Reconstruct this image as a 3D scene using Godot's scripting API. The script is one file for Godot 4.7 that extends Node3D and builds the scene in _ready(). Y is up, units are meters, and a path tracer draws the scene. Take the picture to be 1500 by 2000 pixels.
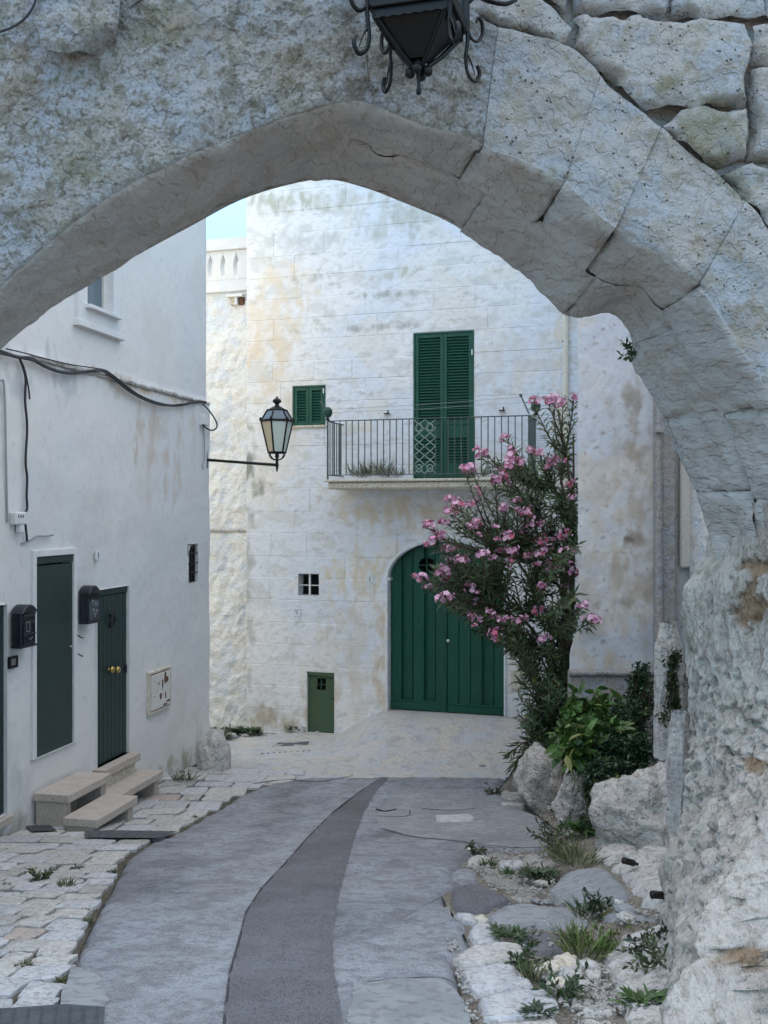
extends Node3D
# A whitewashed lane in a hill town, seen through an old stone arch. Metres, y up; the camera stands at the origin,
# about 1.4 m over the lane, which falls away in front of it.

const UPV := Vector3(0, 1, 0)
var M := {}
var taken := {}
var fn_big := FastNoiseLite.new()
var fn_mid := FastNoiseLite.new()
var fn_fine := FastNoiseLite.new()
var fn_fold := FastNoiseLite.new()

func _ready() -> void:
	set_camera_and_light()
	set_noises()
	make_materials()
	build_ground()
	build_arch()
	build_left_house()
	build_back_house()
	build_side_house()
	build_right_house()
	build_left_details()
	build_street_lamp()
	build_iron_lantern()
	build_balcony()
	build_verge()
	build_plants()

func set_camera_and_light() -> void:
	var cam := Camera3D.new()
	cam.name = "camera"
	cam.fov = 53.13
	cam.near = 0.05
	cam.far = 900.0
	add_child(cam)
	cam.current = true
	var env := Environment.new()
	env.background_mode = Environment.BG_SKY
	var sky := Sky.new()
	var sm := ProceduralSkyMaterial.new()
	sm.sky_top_color = Color(0.872, 0.848, 0.865)
	sm.sky_horizon_color = Color(0.335, 0.60, 0.735)
	sm.sky_curve = 0.8
	sm.ground_bottom_color = Color(0.35, 0.33, 0.3)
	sm.ground_horizon_color = Color(0.62, 0.62, 0.6)
	sm.sun_angle_max = 20.0
	sm.sun_curve = 0.08
	sky.sky_material = sm
	env.sky = sky
	env.background_energy_multiplier = 1.0
	env.tonemap_mode = Environment.TONE_MAPPER_LINEAR
	env.tonemap_exposure = 3.15
	env.sdfgi_enabled = true
	env.ssao_enabled = true
	env.ssil_enabled = true
	var we := WorldEnvironment.new()
	we.environment = env
	add_child(we)
	# the sun stands high behind the houses at the end of the lane, so the whole lane lies in their shade
	var sun := DirectionalLight3D.new()
	sun.name = "sun"
	sun.light_energy = 1.0
	sun.light_angular_distance = 0.5
	sun.light_color = Color(1.0, 0.95, 0.87)
	sun.shadow_enabled = true
	add_child(sun)
	sun.look_at_from_position(Vector3(1.5, 9.0, -12.0), Vector3.ZERO, UPV)

func set_noises() -> void:
	for d in [[fn_big, 11, 0.9, 3], [fn_mid, 12, 4.0, 4], [fn_fine, 13, 16.0, 3], [fn_fold, 14, 2.6, 4]]:
		var n: FastNoiseLite = d[0]
		n.seed = d[1]
		n.frequency = d[2]
		n.fractal_octaves = d[3]
		n.noise_type = FastNoiseLite.TYPE_SIMPLEX_SMOOTH
	fn_fold.fractal_type = FastNoiseLite.FRACTAL_RIDGED

# ---------------------------------------------------------------- places
# the point at depth z metres that lies in the direction of a spot on the photograph (1500 x 2000)
func at(px: float, py: float, z: float) -> Vector3:
	return Vector3((px - 750.0) / 2000.0 * z, (1000.0 - py) / 2000.0 * z, -z)

# how far the lane lies under the eye, z metres on
const LANE := [[-30.0, -4.0], [0.0, 1.4], [4.5, 2.25], [8.0, 2.87], [10.0, 3.22], [12.0, 3.52], [13.0, 3.6], [14.0, 3.65], [16.0, 3.73], [18.0, 3.85], [22.0, 3.95], [400.0, 6.0]]
func lane_drop(z: float) -> float:
	for i in range(LANE.size() - 1):
		if z <= LANE[i + 1][0]:
			return lerpf(LANE[i][1], LANE[i + 1][1], (z - LANE[i][0]) / (LANE[i + 1][0] - LANE[i][0]))
	return 6.0

func ground_y(x: float, z: float) -> float:
	var y := -lane_drop(z)
	y += 0.44 * smoothstep(-0.95, 0.1, x) * smoothstep(14.6, 16.5, z)
	y += 0.22 * smoothstep(1.05, 1.9, x) * smoothstep(3.5, 5.5, z) * (1.0 - smoothstep(9.0, 12.0, z))
	y += 0.5 * smoothstep(1.7, 2.6, x) * smoothstep(9.5, 11.5, z) * (1.0 - smoothstep(13.5, 15.5, z))
	return y

# where a spot of the photograph meets the lane
func gp(px: float, py: float) -> Vector3:
	var u := (px - 750.0) / 2000.0
	var v := (1000.0 - py) / 2000.0
	var lo := 1.5
	var hi := 30.0
	for i in 40:
		var m := (lo + hi) * 0.5
		if v * m < ground_y(u * m, m):
			hi = m
		else:
			lo = m
	return Vector3(u * lo, ground_y(u * lo, lo), -lo)

func gpoly(a: Array) -> PackedVector2Array:
	var r := PackedVector2Array()
	for p in a:
		var q := gp(p[0], p[1])
		r.append(Vector2(q.x, q.z))
	return r

# facade of the left house: x runs along the wall away from the camera and is 0 at its far corner, z points into the lane
var FL := Transform3D(Basis(Vector3(0.22, 0, -1).normalized(), UPV, Vector3(1, 0, 0.22).normalized()), Vector3(-2.67, 0, -15.5))
func lw(px: float, py: float, o := 0.0) -> Vector3:
	var u := (px - 750.0) / 2000.0
	var z := (6.08 - 1.0239 * o) / (0.22 - u)
	return FL.affine_inverse() * at(px, py, z)

# facade of the house with the green gate
var FB := Transform3D(Basis(Vector3(1, 0, 0.315).normalized(), UPV, Vector3(-0.315, 0, 1).normalized()), Vector3(0, 0, -17.3))
func bw(px: float, py: float, o := 0.0) -> Vector3:
	var u := (px - 750.0) / 2000.0
	var z := (17.3 - 1.0484 * o) / (1.0 + 0.315 * u)
	return FB.affine_inverse() * at(px, py, z)

# ---------------------------------------------------------------- naming
func numbered(called: String) -> String:
	if not taken.has(called):
		taken[called] = 0
		return called
	taken[called] += 1
	return "%s_%03d" % [called, taken[called]]

func tag(o: Node3D, label: String, category: String, group := "") -> Node3D:
	o.set_meta("label", label)
	o.set_meta("category", category)
	if group != "":
		o.set_meta("group", group)
	return o

func thing(called: String, label: String, category: String, xf := Transform3D.IDENTITY, group := "") -> Node3D:
	var o := Node3D.new()
	o.name = numbered(called)
	add_child(o)
	o.transform = xf
	tag(o, label, category, group)
	return o

func piece(called: String, mesh: Mesh, mat: Material, parent: Node = null, xf := Transform3D.IDENTITY) -> MeshInstance3D:
	var o := MeshInstance3D.new()
	o.name = called if parent else numbered(called)
	o.mesh = mesh
	o.material_override = mat
	o.transform = xf
	if parent:
		parent.add_child(o, true)
	else:
		add_child(o)
	return o

func setting(called: String, mesh: Mesh, mat: Material) -> MeshInstance3D:
	var o := piece(called, mesh, mat)
	o.set_meta("kind", "structure")
	return o

# ---------------------------------------------------------------- shapes
func new_st() -> SurfaceTool:
	var st := SurfaceTool.new()
	st.begin(Mesh.PRIMITIVE_TRIANGLES)
	return st

func done(st: SurfaceTool, normals := true) -> ArrayMesh:
	if normals:
		st.generate_normals()
	return st.commit()

func tri(st: SurfaceTool, a: Vector3, b: Vector3, c: Vector3) -> void:
	st.add_vertex(a); st.add_vertex(b); st.add_vertex(c)

func quad(st: SurfaceTool, a: Vector3, b: Vector3, c: Vector3, d: Vector3) -> void:
	tri(st, a, b, c); tri(st, a, c, d)

# a box with chamfered edges
func box(st: SurfaceTool, c: Vector3, s: Vector3, b := Basis.IDENTITY, ch := 0.004) -> void:
	st.set_smooth_group(-1)
	var h := s * 0.5
	ch = minf(ch, minf(h.x, minf(h.y, h.z)) * 0.45)
	for ax in 3:
		for sg in [-1.0, 1.0]:
			var n := Vector3.ZERO; n[ax] = sg
			var u := Vector3.ZERO; u[(ax + 1) % 3] = 1.0
			var v := Vector3.ZERO; v[(ax + 2) % 3] = 1.0
			var hu := h[(ax + 1) % 3]
			var hv := h[(ax + 2) % 3]
			var p := []
			var q := []
			for k in [[-1, -1], [-1, 1], [1, 1], [1, -1]]:
				p.append(c + b * (n * h[ax] + u * k[0] * (hu - ch) + v * k[1] * (hv - ch)))
				q.append(c + b * (n * (h[ax] - ch * 0.5) + u * k[0] * (hu - ch * 0.5) + v * k[1] * (hv - ch * 0.5)))
			if sg > 0:
				quad(st, p[0], p[1], p[2], p[3])
				for i in 4:
					quad(st, p[i], q[i], q[(i + 1) % 4], p[(i + 1) % 4])
			else:
				quad(st, p[3], p[2], p[1], p[0])
				for i in 4:
					quad(st, p[(i + 1) % 4], q[(i + 1) % 4], q[i], p[i])

func box_mesh(c: Vector3, s: Vector3, b := Basis.IDENTITY, ch := 0.004) -> ArrayMesh:
	var st := new_st()
	box(st, c, s, b, ch)
	return done(st)

# a round bar along a path
func tube(st: SurfaceTool, pts: Array, r0: float, r1: float, sides := 8, flat := 1.0) -> void:
	st.set_smooth_group(0)
	var n := pts.size()
	var rings := []
	var last := Vector3.ZERO
	for i in n:
		var t: Vector3 = (pts[mini(i + 1, n - 1)] - pts[maxi(i - 1, 0)]).normalized()
		if t.length() < 0.5:
			t = UPV
		var a := last
		if i == 0:
			a = Vector3(0, 0, 1) if absf(t.z) < 0.9 else Vector3(1, 0, 0)
		a = (a - t * a.dot(t)).normalized()
		last = a
		var b := t.cross(a)
		var r := lerpf(r0, r1, float(i) / maxf(1.0, n - 1.0))
		var ring := PackedVector3Array()
		for k in sides:
			var w := TAU * k / sides
			ring.append(pts[i] + a * cos(w) * r + b * sin(w) * r * flat)
		rings.append(ring)
	for i in n - 1:
		for k in sides:
			var k2 := (k + 1) % sides
			quad(st, rings[i][k], rings[i][k2], rings[i + 1][k2], rings[i + 1][k])
	st.set_smooth_group(-1)
	for k in range(1, sides - 1):
		tri(st, rings[0][0], rings[0][k + 1], rings[0][k])
		tri(st, rings[n - 1][0], rings[n - 1][k], rings[n - 1][k + 1])

func tube_mesh(pts: Array, r0: float, r1: float, sides := 8, flat := 1.0) -> ArrayMesh:
	var st := new_st()
	tube(st, pts, r0, r1, sides, flat)
	return done(st)

# smooth curve through points
func smooth_path(pts: Array, sub := 5) -> Array:
	var out := []
	for i in pts.size() - 1:
		var p0: Vector3 = pts[maxi(i - 1, 0)]
		var p1: Vector3 = pts[i]
		var p2: Vector3 = pts[i + 1]
		var p3: Vector3 = pts[mini(i + 2, pts.size() - 1)]
		for k in sub:
			out.append(p1.cubic_interpolate(p2, p0, p3, float(k) / sub))
	out.append(pts[-1])
	return out

# lathe round y: profile of [radius, height] from bottom to top
func lathe(st: SurfaceTool, at_p: Vector3, prof: Array, sides := 16, b := Basis.IDENTITY) -> void:
	st.set_smooth_group(0 if sides > 8 else -1)
	for i in prof.size() - 1:
		for k in sides:
			var w0 := TAU * k / sides
			var w1 := TAU * (k + 1) / sides
			var p := func(pr, w): return at_p + b * Vector3(cos(w) * pr[0], pr[1], sin(w) * pr[0])
			var a: Vector3 = p.call(prof[i], w0)
			var c: Vector3 = p.call(prof[i], w1)
			var d: Vector3 = p.call(prof[i + 1], w1)
			var e: Vector3 = p.call(prof[i + 1], w0)
			quad(st, a, e, d, c)

# polygon in xy, counter-clockwise or not, pushed from z0 to z1 with a small bevel at the front
func prism(st: SurfaceTool, poly: PackedVector2Array, z0: float, z1: float, bev := 0.004, uvf = null) -> void:
	st.set_smooth_group(-1)
	if Geometry2D.is_polygon_clockwise(poly):
		poly = poly.duplicate()
		poly.reverse()
	var n := poly.size()
	var ins := PackedVector2Array()
	for i in n:
		var a := (poly[i] - poly[(i + n - 1) % n]).normalized()
		var b := (poly[(i + 1) % n] - poly[i]).normalized()
		var na := Vector2(-a.y, a.x)
		var nb := Vector2(-b.y, b.x)
		var m := na + nb
		ins.append(poly[i] + m * (bev / maxf(0.35, 0.5 * m.length_squared())))
	var put := func(p: Vector2, z: float):
		if uvf != null:
			st.set_uv(uvf.call(p))
		st.add_vertex(Vector3(p.x, p.y, z))
	var idx := Geometry2D.triangulate_polygon(ins)
	for i in range(0, idx.size(), 3):
		var a := ins[idx[i]]
		var b := ins[idx[i + 1]]
		var c := ins[idx[i + 2]]
		if (b - a).cross(c - a) > 0.0:
			put.call(a, z1); put.call(c, z1); put.call(b, z1)
		else:
			put.call(a, z1); put.call(b, z1); put.call(c, z1)
	for i in n:
		var j := (i + 1) % n
		put.call(ins[i], z1); put.call(ins[j], z1); put.call(poly[j], z1 - bev)
		put.call(ins[i], z1); put.call(poly[j], z1 - bev); put.call(poly[i], z1 - bev)
		put.call(poly[i], z1 - bev); put.call(poly[j], z1 - bev); put.call(poly[j], z0)
		put.call(poly[i], z1 - bev); put.call(poly[j], z0); put.call(poly[i], z0)

func prism_mesh(poly: PackedVector2Array, z0: float, z1: float, bev := 0.004, uvf = null) -> ArrayMesh:
	var st := new_st()
	prism(st, poly, z0, z1, bev, uvf)
	return done(st)

func rect2(x0: float, y0: float, x1: float, y1: float) -> PackedVector2Array:
	return PackedVector2Array([Vector2(x0, y0), Vector2(x1, y0), Vector2(x1, y1), Vector2(x0, y1)])

# mesh from vertices on a grid: i runs right, j runs up, seen from the front
func grid_mesh(nu: int, nv: int, pts: PackedVector3Array, cols := PackedColorArray(), uvs := PackedVector2Array(), flip := false) -> ArrayMesh:
	var idx := PackedInt32Array()
	idx.resize((nu - 1) * (nv - 1) * 6)
	var k := 0
	for j in nv - 1:
		for i in nu - 1:
			var a := j * nu + i
			var b := a + nu
			if flip:
				idx[k] = a; idx[k + 1] = b + 1; idx[k + 2] = b
				idx[k + 3] = a; idx[k + 4] = a + 1; idx[k + 5] = b + 1
			else:
				idx[k] = a; idx[k + 1] = b; idx[k + 2] = b + 1
				idx[k + 3] = a; idx[k + 4] = b + 1; idx[k + 5] = a + 1
			k += 6
	return arrays_mesh(pts, idx, cols, uvs)

func arrays_mesh(pts: PackedVector3Array, idx: PackedInt32Array, cols := PackedColorArray(), uvs := PackedVector2Array()) -> ArrayMesh:
	var nrm := PackedVector3Array()
	nrm.resize(pts.size())
	for k in range(0, idx.size(), 3):
		var a := idx[k]
		var b := idx[k + 1]
		var c := idx[k + 2]
		var n := (pts[c] - pts[a]).cross(pts[b] - pts[a])
		nrm[a] += n
		nrm[b] += n
		nrm[c] += n
	for i in nrm.size():
		nrm[i] = nrm[i].normalized() if nrm[i].length_squared() > 1e-20 else UPV
	var arr := []
	arr.resize(Mesh.ARRAY_MAX)
	arr[Mesh.ARRAY_VERTEX] = pts
	arr[Mesh.ARRAY_NORMAL] = nrm
	arr[Mesh.ARRAY_INDEX] = idx
	if cols.size() > 0:
		arr[Mesh.ARRAY_COLOR] = cols
	if uvs.size() > 0:
		arr[Mesh.ARRAY_TEX_UV] = uvs
	var m := ArrayMesh.new()
	m.add_surface_from_arrays(Mesh.PRIMITIVE_TRIANGLES, arr)
	return m

# a polygon filled with small cells whose outer corners are pulled onto its outline.
# gives {p: points, d: distance of each to the outline, i: triangles}
func poly_cells(poly: PackedVector2Array, cell: float) -> Dictionary:
	var lo := poly[0]
	var hi := poly[0]
	for p in poly:
		lo = lo.min(p)
		hi = hi.max(p)
	var nx := int((hi.x - lo.x) / cell) + 2
	var ny := int((hi.y - lo.y) / cell) + 2
	var n := poly.size()
	var inside := PackedByteArray()
	inside.resize((nx + 1) * (ny + 1))
	for j in ny + 1:
		for i in nx + 1:
			inside[j * (nx + 1) + i] = 1 if Geometry2D.is_point_in_polygon(lo + Vector2(i - 0.5, j - 0.5) * cell, poly) else 0
	var id := PackedInt32Array()
	id.resize((nx + 1) * (ny + 1))
	id.fill(-1)
	var pts := PackedVector2Array()
	var ds := PackedFloat32Array()
	var idx := PackedInt32Array()
	for j in ny:
		for i in nx:
			var c := [j * (nx + 1) + i, j * (nx + 1) + i + 1, (j + 1) * (nx + 1) + i + 1, (j + 1) * (nx + 1) + i]
			if inside[c[0]] + inside[c[1]] + inside[c[2]] + inside[c[3]] == 0:
				continue
			for k in 4:
				if id[c[k]] >= 0:
					continue
				var q := lo + Vector2(i + (1 if k == 1 or k == 2 else 0) - 0.5, j + (1 if k > 1 else 0) - 0.5) * cell
				var best := 1e9
				var near := q
				for e in n:
					var w := Geometry2D.get_closest_point_to_segment(q, poly[e], poly[(e + 1) % n])
					var dd := w.distance_squared_to(q)
					if dd < best:
						best = dd
						near = w
				id[c[k]] = pts.size()
				if inside[c[k]] == 1:
					pts.append(q)
					ds.append(sqrt(best))
				else:
					pts.append(near)
					ds.append(0.0)
			idx.append_array([id[c[0]], id[c[2]], id[c[1]], id[c[0]], id[c[3]], id[c[2]]])
	return {"p": pts, "d": ds, "i": idx}

# a slab or sheet lying on the lane: outline in x and z, raised by lift, its rim rounded down
func ground_sheet(poly: PackedVector2Array, cell: float, lift: float, rim: float, rough: float, wob := 0.0, seed_at := 0.0, tone = null) -> ArrayMesh:
	if wob > 0.0:
		poly = ragged(poly, wob, seed_at)
	var g := poly_cells(poly, cell)
	var pts := PackedVector3Array()
	var cols := PackedColorArray()
	for k in g.p.size():
		var p: Vector2 = g.p[k]
		var d: float = g.d[k]
		var y := ground_y(p.x, -p.y) + lift
		if rim > 0.0:
			y -= (lift + 0.03) * exp(-d * d / (rim * rim) * 2.5)
		y += rough * (fn_mid.get_noise_3d(p.x, seed_at, p.y) + (0.35 * fn_fine.get_noise_2d(p.x, p.y + seed_at) if rough > 0.008 else 0.0))
		pts.append(Vector3(p.x, y, p.y))
		if tone != null:
			cols.append(tone.call(p))
	var idx: PackedInt32Array = g.i
	for k in range(0, idx.size(), 3):
		var t := idx[k + 1]
		idx[k + 1] = idx[k + 2]
		idx[k + 2] = t
	idx.reverse()
	return arrays_mesh(pts, up_facing(pts, idx), cols)

func up_facing(pts: PackedVector3Array, idx: PackedInt32Array) -> PackedInt32Array:
	for k in range(0, idx.size(), 3):
		var n := (pts[idx[k + 2]] - pts[idx[k]]).cross(pts[idx[k + 1]] - pts[idx[k]])
		if n.y < 0.0:
			var t := idx[k + 1]
			idx[k + 1] = idx[k + 2]
			idx[k + 2] = t
	return idx

# an outline cut up and made uneven
func ragged(poly: PackedVector2Array, amp: float, sd: float, step := 0.06) -> PackedVector2Array:
	var out := PackedVector2Array()
	var n := poly.size()
	for i in n:
		var a := poly[i]
		var b := poly[(i + 1) % n]
		var k := maxi(1, int(a.distance_to(b) / step))
		var nn := (b - a).normalized().orthogonal()
		for j in k:
			var p := a.lerp(b, float(j) / k)
			out.append(p + nn * amp * (fn_mid.get_noise_3d(p.x * 1.5, sd + 7.3, p.y * 1.5) * 1.6 + 0.5 * fn_fine.get_noise_3d(p.x, sd, p.y)))
	return out

# a broken block of rock: flat breaks all round, worn at the edges
func rock_mesh(size: Vector3, sd: int, breaks := 14, rough := 0.05, nu := 56, nv := 40) -> ArrayMesh:
	var r := RandomNumberGenerator.new()
	r.seed = sd
	var pl := []
	for k in breaks:
		var a := TAU * (k * 0.618 + r.randf() * 0.1)
		var y := 1.0 - 2.0 * (k + 0.5) / breaks
		var s := sqrt(1.0 - y * y)
		pl.append([(Vector3(cos(a) * s, y, sin(a) * s) + Vector3(r.randf_range(-0.25, 0.25), r.randf_range(-0.2, 0.2), r.randf_range(-0.25, 0.25))).normalized(), r.randf_range(0.72, 1.0)])
	var pts := PackedVector3Array()
	for j in nv:
		for i in nu + 1:
			var a := TAU * (i % nu) / nu
			var b := PI * j / (nv - 1.0) - PI / 2.0
			var d := Vector3(cos(b) * cos(a), sin(b), cos(b) * sin(a))
			var acc := 0.0
			for q in pl:
				var dt: float = d.dot(q[0])
				if dt > 0.05:
					acc += pow(dt / q[1], 24.0)
			var rr := pow(acc, -1.0 / 24.0) if acc > 1e-6 else 1.0
			var q3 := d * minf(rr, 1.25)
			var e := Vector3(q3.x * size.x, q3.y * size.y, q3.z * size.z) * 0.5
			var w := e + Vector3(sd, 0, 0)
			e += d * rough * (fn_mid.get_noise_3dv(w * 1.3) + 0.5 * fn_fine.get_noise_3dv(w * 0.8) + 0.8 * fn_big.get_noise_3dv(w * 2.0)) * (size.x + size.y) * 0.5
			pts.append(e)
	return grid_mesh(nu + 1, nv, pts, PackedColorArray(), PackedVector2Array(), true)

# a loose stone: an uneven closed lump
func lump_mesh(size: Vector3, rough: float, sd: float, nu := 14, nv := 9, flat := 0.0) -> ArrayMesh:
	var pts := PackedVector3Array()
	for j in nv:
		for i in nu + 1:
			var a := TAU * (i % nu) / nu
			var b := PI * j / (nv - 1.0) - PI / 2.0
			var d := Vector3(cos(b) * cos(a), sin(b), cos(b) * sin(a))
			var r := 1.0 + rough * (1.6 * fn_big.get_noise_3d(d.x + sd, d.y, d.z) + fn_mid.get_noise_3d(d.x * 0.4 + sd, d.y * 0.4, d.z * 0.4) * 0.9)
			var q := d * r
			# squared a little, as broken stone is
			q = Vector3(signf(q.x) * pow(absf(q.x), 0.8), signf(q.y) * pow(absf(q.y), 0.8), signf(q.z) * pow(absf(q.z), 0.8))
			pts.append(Vector3(q.x * size.x, maxf(q.y, -1.0 + flat) * size.y, q.z * size.z) * 0.5)
	return grid_mesh(nu + 1, nv, pts, PackedColorArray(), PackedVector2Array(), true)

# ---------------------------------------------------------------- materials
func nz(size: int, sd: int, freq: float, oct := 4, kind := 0) -> PackedByteArray:
	var n := FastNoiseLite.new()
	n.seed = sd
	n.frequency = freq
	n.fractal_octaves = oct
	n.noise_type = FastNoiseLite.TYPE_SIMPLEX_SMOOTH
	if kind == 1:
		n.noise_type = FastNoiseLite.TYPE_CELLULAR
		n.cellular_return_type = FastNoiseLite.RETURN_DISTANCE2_SUB
		n.fractal_type = FastNoiseLite.FRACTAL_NONE
	elif kind == 2:
		n.fractal_type = FastNoiseLite.FRACTAL_RIDGED
	elif kind == 3:
		n.noise_type = FastNoiseLite.TYPE_CELLULAR
		n.cellular_return_type = FastNoiseLite.RETURN_DISTANCE
		n.fractal_type = FastNoiseLite.FRACTAL_NONE
	var im := n.get_seamless_image(size, size, false, false, 0.15, true)
	im.convert(Image.FORMAT_L8)
	return im.get_data()

# base colour with layers [noise, from, to, colour, strength] laid over it
func tex(size: int, base: Color, layers: Array) -> ImageTexture:
	var r := PackedFloat32Array(); var g := PackedFloat32Array(); var b := PackedFloat32Array()
	var n := size * size
	r.resize(n); g.resize(n); b.resize(n)
	r.fill(base.r); g.fill(base.g); b.fill(base.b)
	for l in layers:
		var src: PackedByteArray = l[0]
		var lut := PackedFloat32Array()
		for k in 256:
			lut.append(smoothstep(l[1], l[2], k / 255.0) * l[4])
		var c: Color = l[3]
		for i in n:
			var a := lut[src[i]]
			if a > 0.004:
				r[i] += (c.r - r[i]) * a
				g[i] += (c.g - g[i]) * a
				b[i] += (c.b - b[i]) * a
	var out := PackedByteArray()
	out.resize(n * 3)
	for i in n:
		out[i * 3] = clampi(int(r[i] * 255.0), 0, 255)
		out[i * 3 + 1] = clampi(int(g[i] * 255.0), 0, 255)
		out[i * 3 + 2] = clampi(int(b[i] * 255.0), 0, 255)
	return ImageTexture.create_from_image(Image.create_from_data(size, size, false, Image.FORMAT_RGB8, out))

# relief from layers [noise, weight] (or [noise, weight, from, to] for a stepped one)
func relief(size: int, layers: Array) -> ImageTexture:
	var n := size * size
	var h := PackedFloat32Array()
	h.resize(n)
	for l in layers:
		var src: PackedByteArray = l[0]
		var lut := PackedFloat32Array()
		for k in 256:
			lut.append(l[1] * (smoothstep(l[2], l[3], k / 255.0) if l.size() > 2 else k / 255.0))
		for i in n:
			h[i] += lut[src[i]]
	return ImageTexture.create_from_image(Image.create_from_data(size, size, false, Image.FORMAT_RF, h.to_byte_array()))

func std(color: Color, rough := 0.9, metal := 0.0) -> StandardMaterial3D:
	var m := StandardMaterial3D.new()
	m.albedo_color = color
	m.roughness = rough
	m.metallic = metal
	return m

func tri_mat(albedo: Texture2D, metres: float, hgt: Texture2D = null, cm := 0.5, rough := 0.9, vcol := false) -> StandardMaterial3D:
	var m := std(Color.WHITE, rough)
	m.albedo_texture = albedo
	m.uv1_triplanar = true
	m.uv1_world_triplanar = true
	m.uv1_scale = Vector3.ONE / metres
	m.uv1_triplanar_sharpness = 3.0
	if hgt:
		m.heightmap_enabled = true
		m.heightmap_texture = hgt
		m.heightmap_scale = cm
	m.vertex_color_use_as_albedo = vcol
	return m

func c8(r: int, g: int, b: int) -> Color:
	return Color(r / 255.0, g / 255.0, b / 255.0)

func make_materials() -> void:
	var S := 768
	var n1 := nz(S, 1, 0.004, 5)
	var n2 := nz(S, 2, 0.012, 5)
	var n3 := nz(S, 3, 0.045, 4)
	var n4 := nz(S, 4, 0.14, 3)
	var n5 := nz(S, 5, 0.007, 4)
	var n6 := nz(S, 6, 0.02, 5)
	var pit := nz(S, 7, 0.05, 1, 3)
	var pit2 := nz(S, 8, 0.022, 1, 3)
	var ridge := nz(S, 9, 0.018, 4, 2)
	var ridge2 := nz(S, 10, 0.05, 3, 2)
	var cel := nz(S, 15, 0.16, 1, 3)
	var holes := pit.duplicate()
	for i in holes.size():
		if n2[i] < 138 or n3[i] < 120:
			holes[i] = 255
	# old lime crust on the arch: whitewash worn through to stone, lichen, soot-dark pits
	M.crust = tri_mat(tex(S, c8(164, 166, 169), [
		[n1, 0.48, 0.66, c8(160, 168, 181), 0.75], [n5, 0.54, 0.74, c8(166, 163, 157), 0.6], [n6, 0.55, 0.74, c8(136, 131, 118), 0.5],
		[n2, 0.6, 0.74, c8(112, 108, 94), 0.5], [n3, 0.55, 0.72, c8(134, 130, 122), 0.4], [ridge2, 0.9, 0.97, c8(100, 94, 84), 0.3],
		[n3, 0.62, 0.76, c8(92, 86, 76), 0.45], [n4, 0.38, 0.25, c8(104, 98, 88), 0.5], [n4, 0.62, 0.8, c8(194, 193, 190), 0.3], [n5, 0.5, 0.505, c8(92, 86, 76), 0.0]]), 2.3,
		relief(S, [[n2, 0.9], [n3, 0.55], [ridge2, -0.12, 0.86, 0.96], [n6, 0.4, 0.42, 0.58], [n5, 0.4, 0.42, 0.58], [n4, 0.22]]), 1.8, 0.95, true)
	M.crust.albedo_color = Color(0.93, 0.925, 0.92)
	# smoother stone of the voussoirs with small dark holes
	M.pitted = tri_mat(tex(S, c8(172, 173, 175), [
		[n1, 0.48, 0.65, c8(166, 173, 185), 0.75], [n5, 0.56, 0.72, c8(176, 169, 162), 0.55], [n6, 0.6, 0.75, c8(150, 144, 130), 0.6],
		[n3, 0.58, 0.75, c8(150, 148, 142), 0.45], [ridge2, 0.88, 0.96, c8(112, 106, 98), 0.4], [n4, 0.6, 0.8, c8(206, 205, 203), 0.35], [holes, 0.115, 0.04, c8(66, 62, 57), 0.75]]), 1.9,
		relief(S, [[n2, 0.8], [n3, 0.4], [ridge2, 0.12, 0.95, 0.7], [n4, 0.2], [n6, 0.3, 0.48, 0.53], [holes, -0.6, 0.125, 0.04]]), 1.8, 0.95, true)
	M.pitted.albedo_color = Color(0.95, 0.94, 0.93)
	# underside of the arch, brushed with many coats of lime
	M.soffit = tri_mat(tex(S, c8(186, 184, 182), [
		[n1, 0.45, 0.7, c8(174, 173, 173), 0.8], [n5, 0.62, 0.74, c8(164, 156, 146), 0.5], [n3, 0.6, 0.8, c8(178, 177, 175), 0.5], [ridge, 0.86, 0.95, c8(112, 104, 96), 0.4]]), 1.8,
		relief(S, [[n2, 0.9], [n3, 0.45], [ridge2, -0.2, 0.86, 0.96], [n6, 0.35, 0.44, 0.56], [n4, 0.12]]), 2.2, 0.95, true)
	M.soffit.uv1_scale = Vector3(0.55, 0.8, 0.3)
	# limestone rock of the pier and the boulders
	M.rock = tri_mat(tex(S, c8(202, 200, 196), [
		[n1, 0.5, 0.65, c8(186, 181, 178), 0.7], [n5, 0.55, 0.7, c8(204, 202, 200), 0.7], [n2, 0.6, 0.74, c8(150, 142, 132), 0.5],
		[n6, 0.62, 0.75, c8(132, 124, 112), 0.45], [ridge, 0.84, 0.94, c8(120, 112, 102), 0.4], [ridge2, 0.86, 0.96, c8(120, 112, 102), 0.4], [n4, 0.6, 0.8, c8(214, 212, 208), 0.35]]), 1.3,
		relief(S, [[n2, 1.0], [n3, 0.5], [ridge, 0.3, 0.95, 0.5], [ridge2, 0.12, 0.95, 0.6], [n4, 0.25], [pit2, -0.5, 0.2, 0.08]]), 2.0, 0.95, true)
	M.pier = M.rock.duplicate()
	M.pier.uv1_scale = Vector3(1.1, 0.6, 1.1)
	M.pier.heightmap_scale = 1.8
	M.pier.albedo_color = Color(0.95, 0.93, 0.91)
	M.boulder = M.rock.duplicate()
	M.boulder.albedo_color = Color(0.98, 0.97, 0.96)
	M.boulder.heightmap_scale = 2.8
	# asphalt: bitumen with pale limestone chippings
	var asp := relief(S, [[n4, 0.35], [cel, -0.5], [n3, 0.08]])
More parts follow.
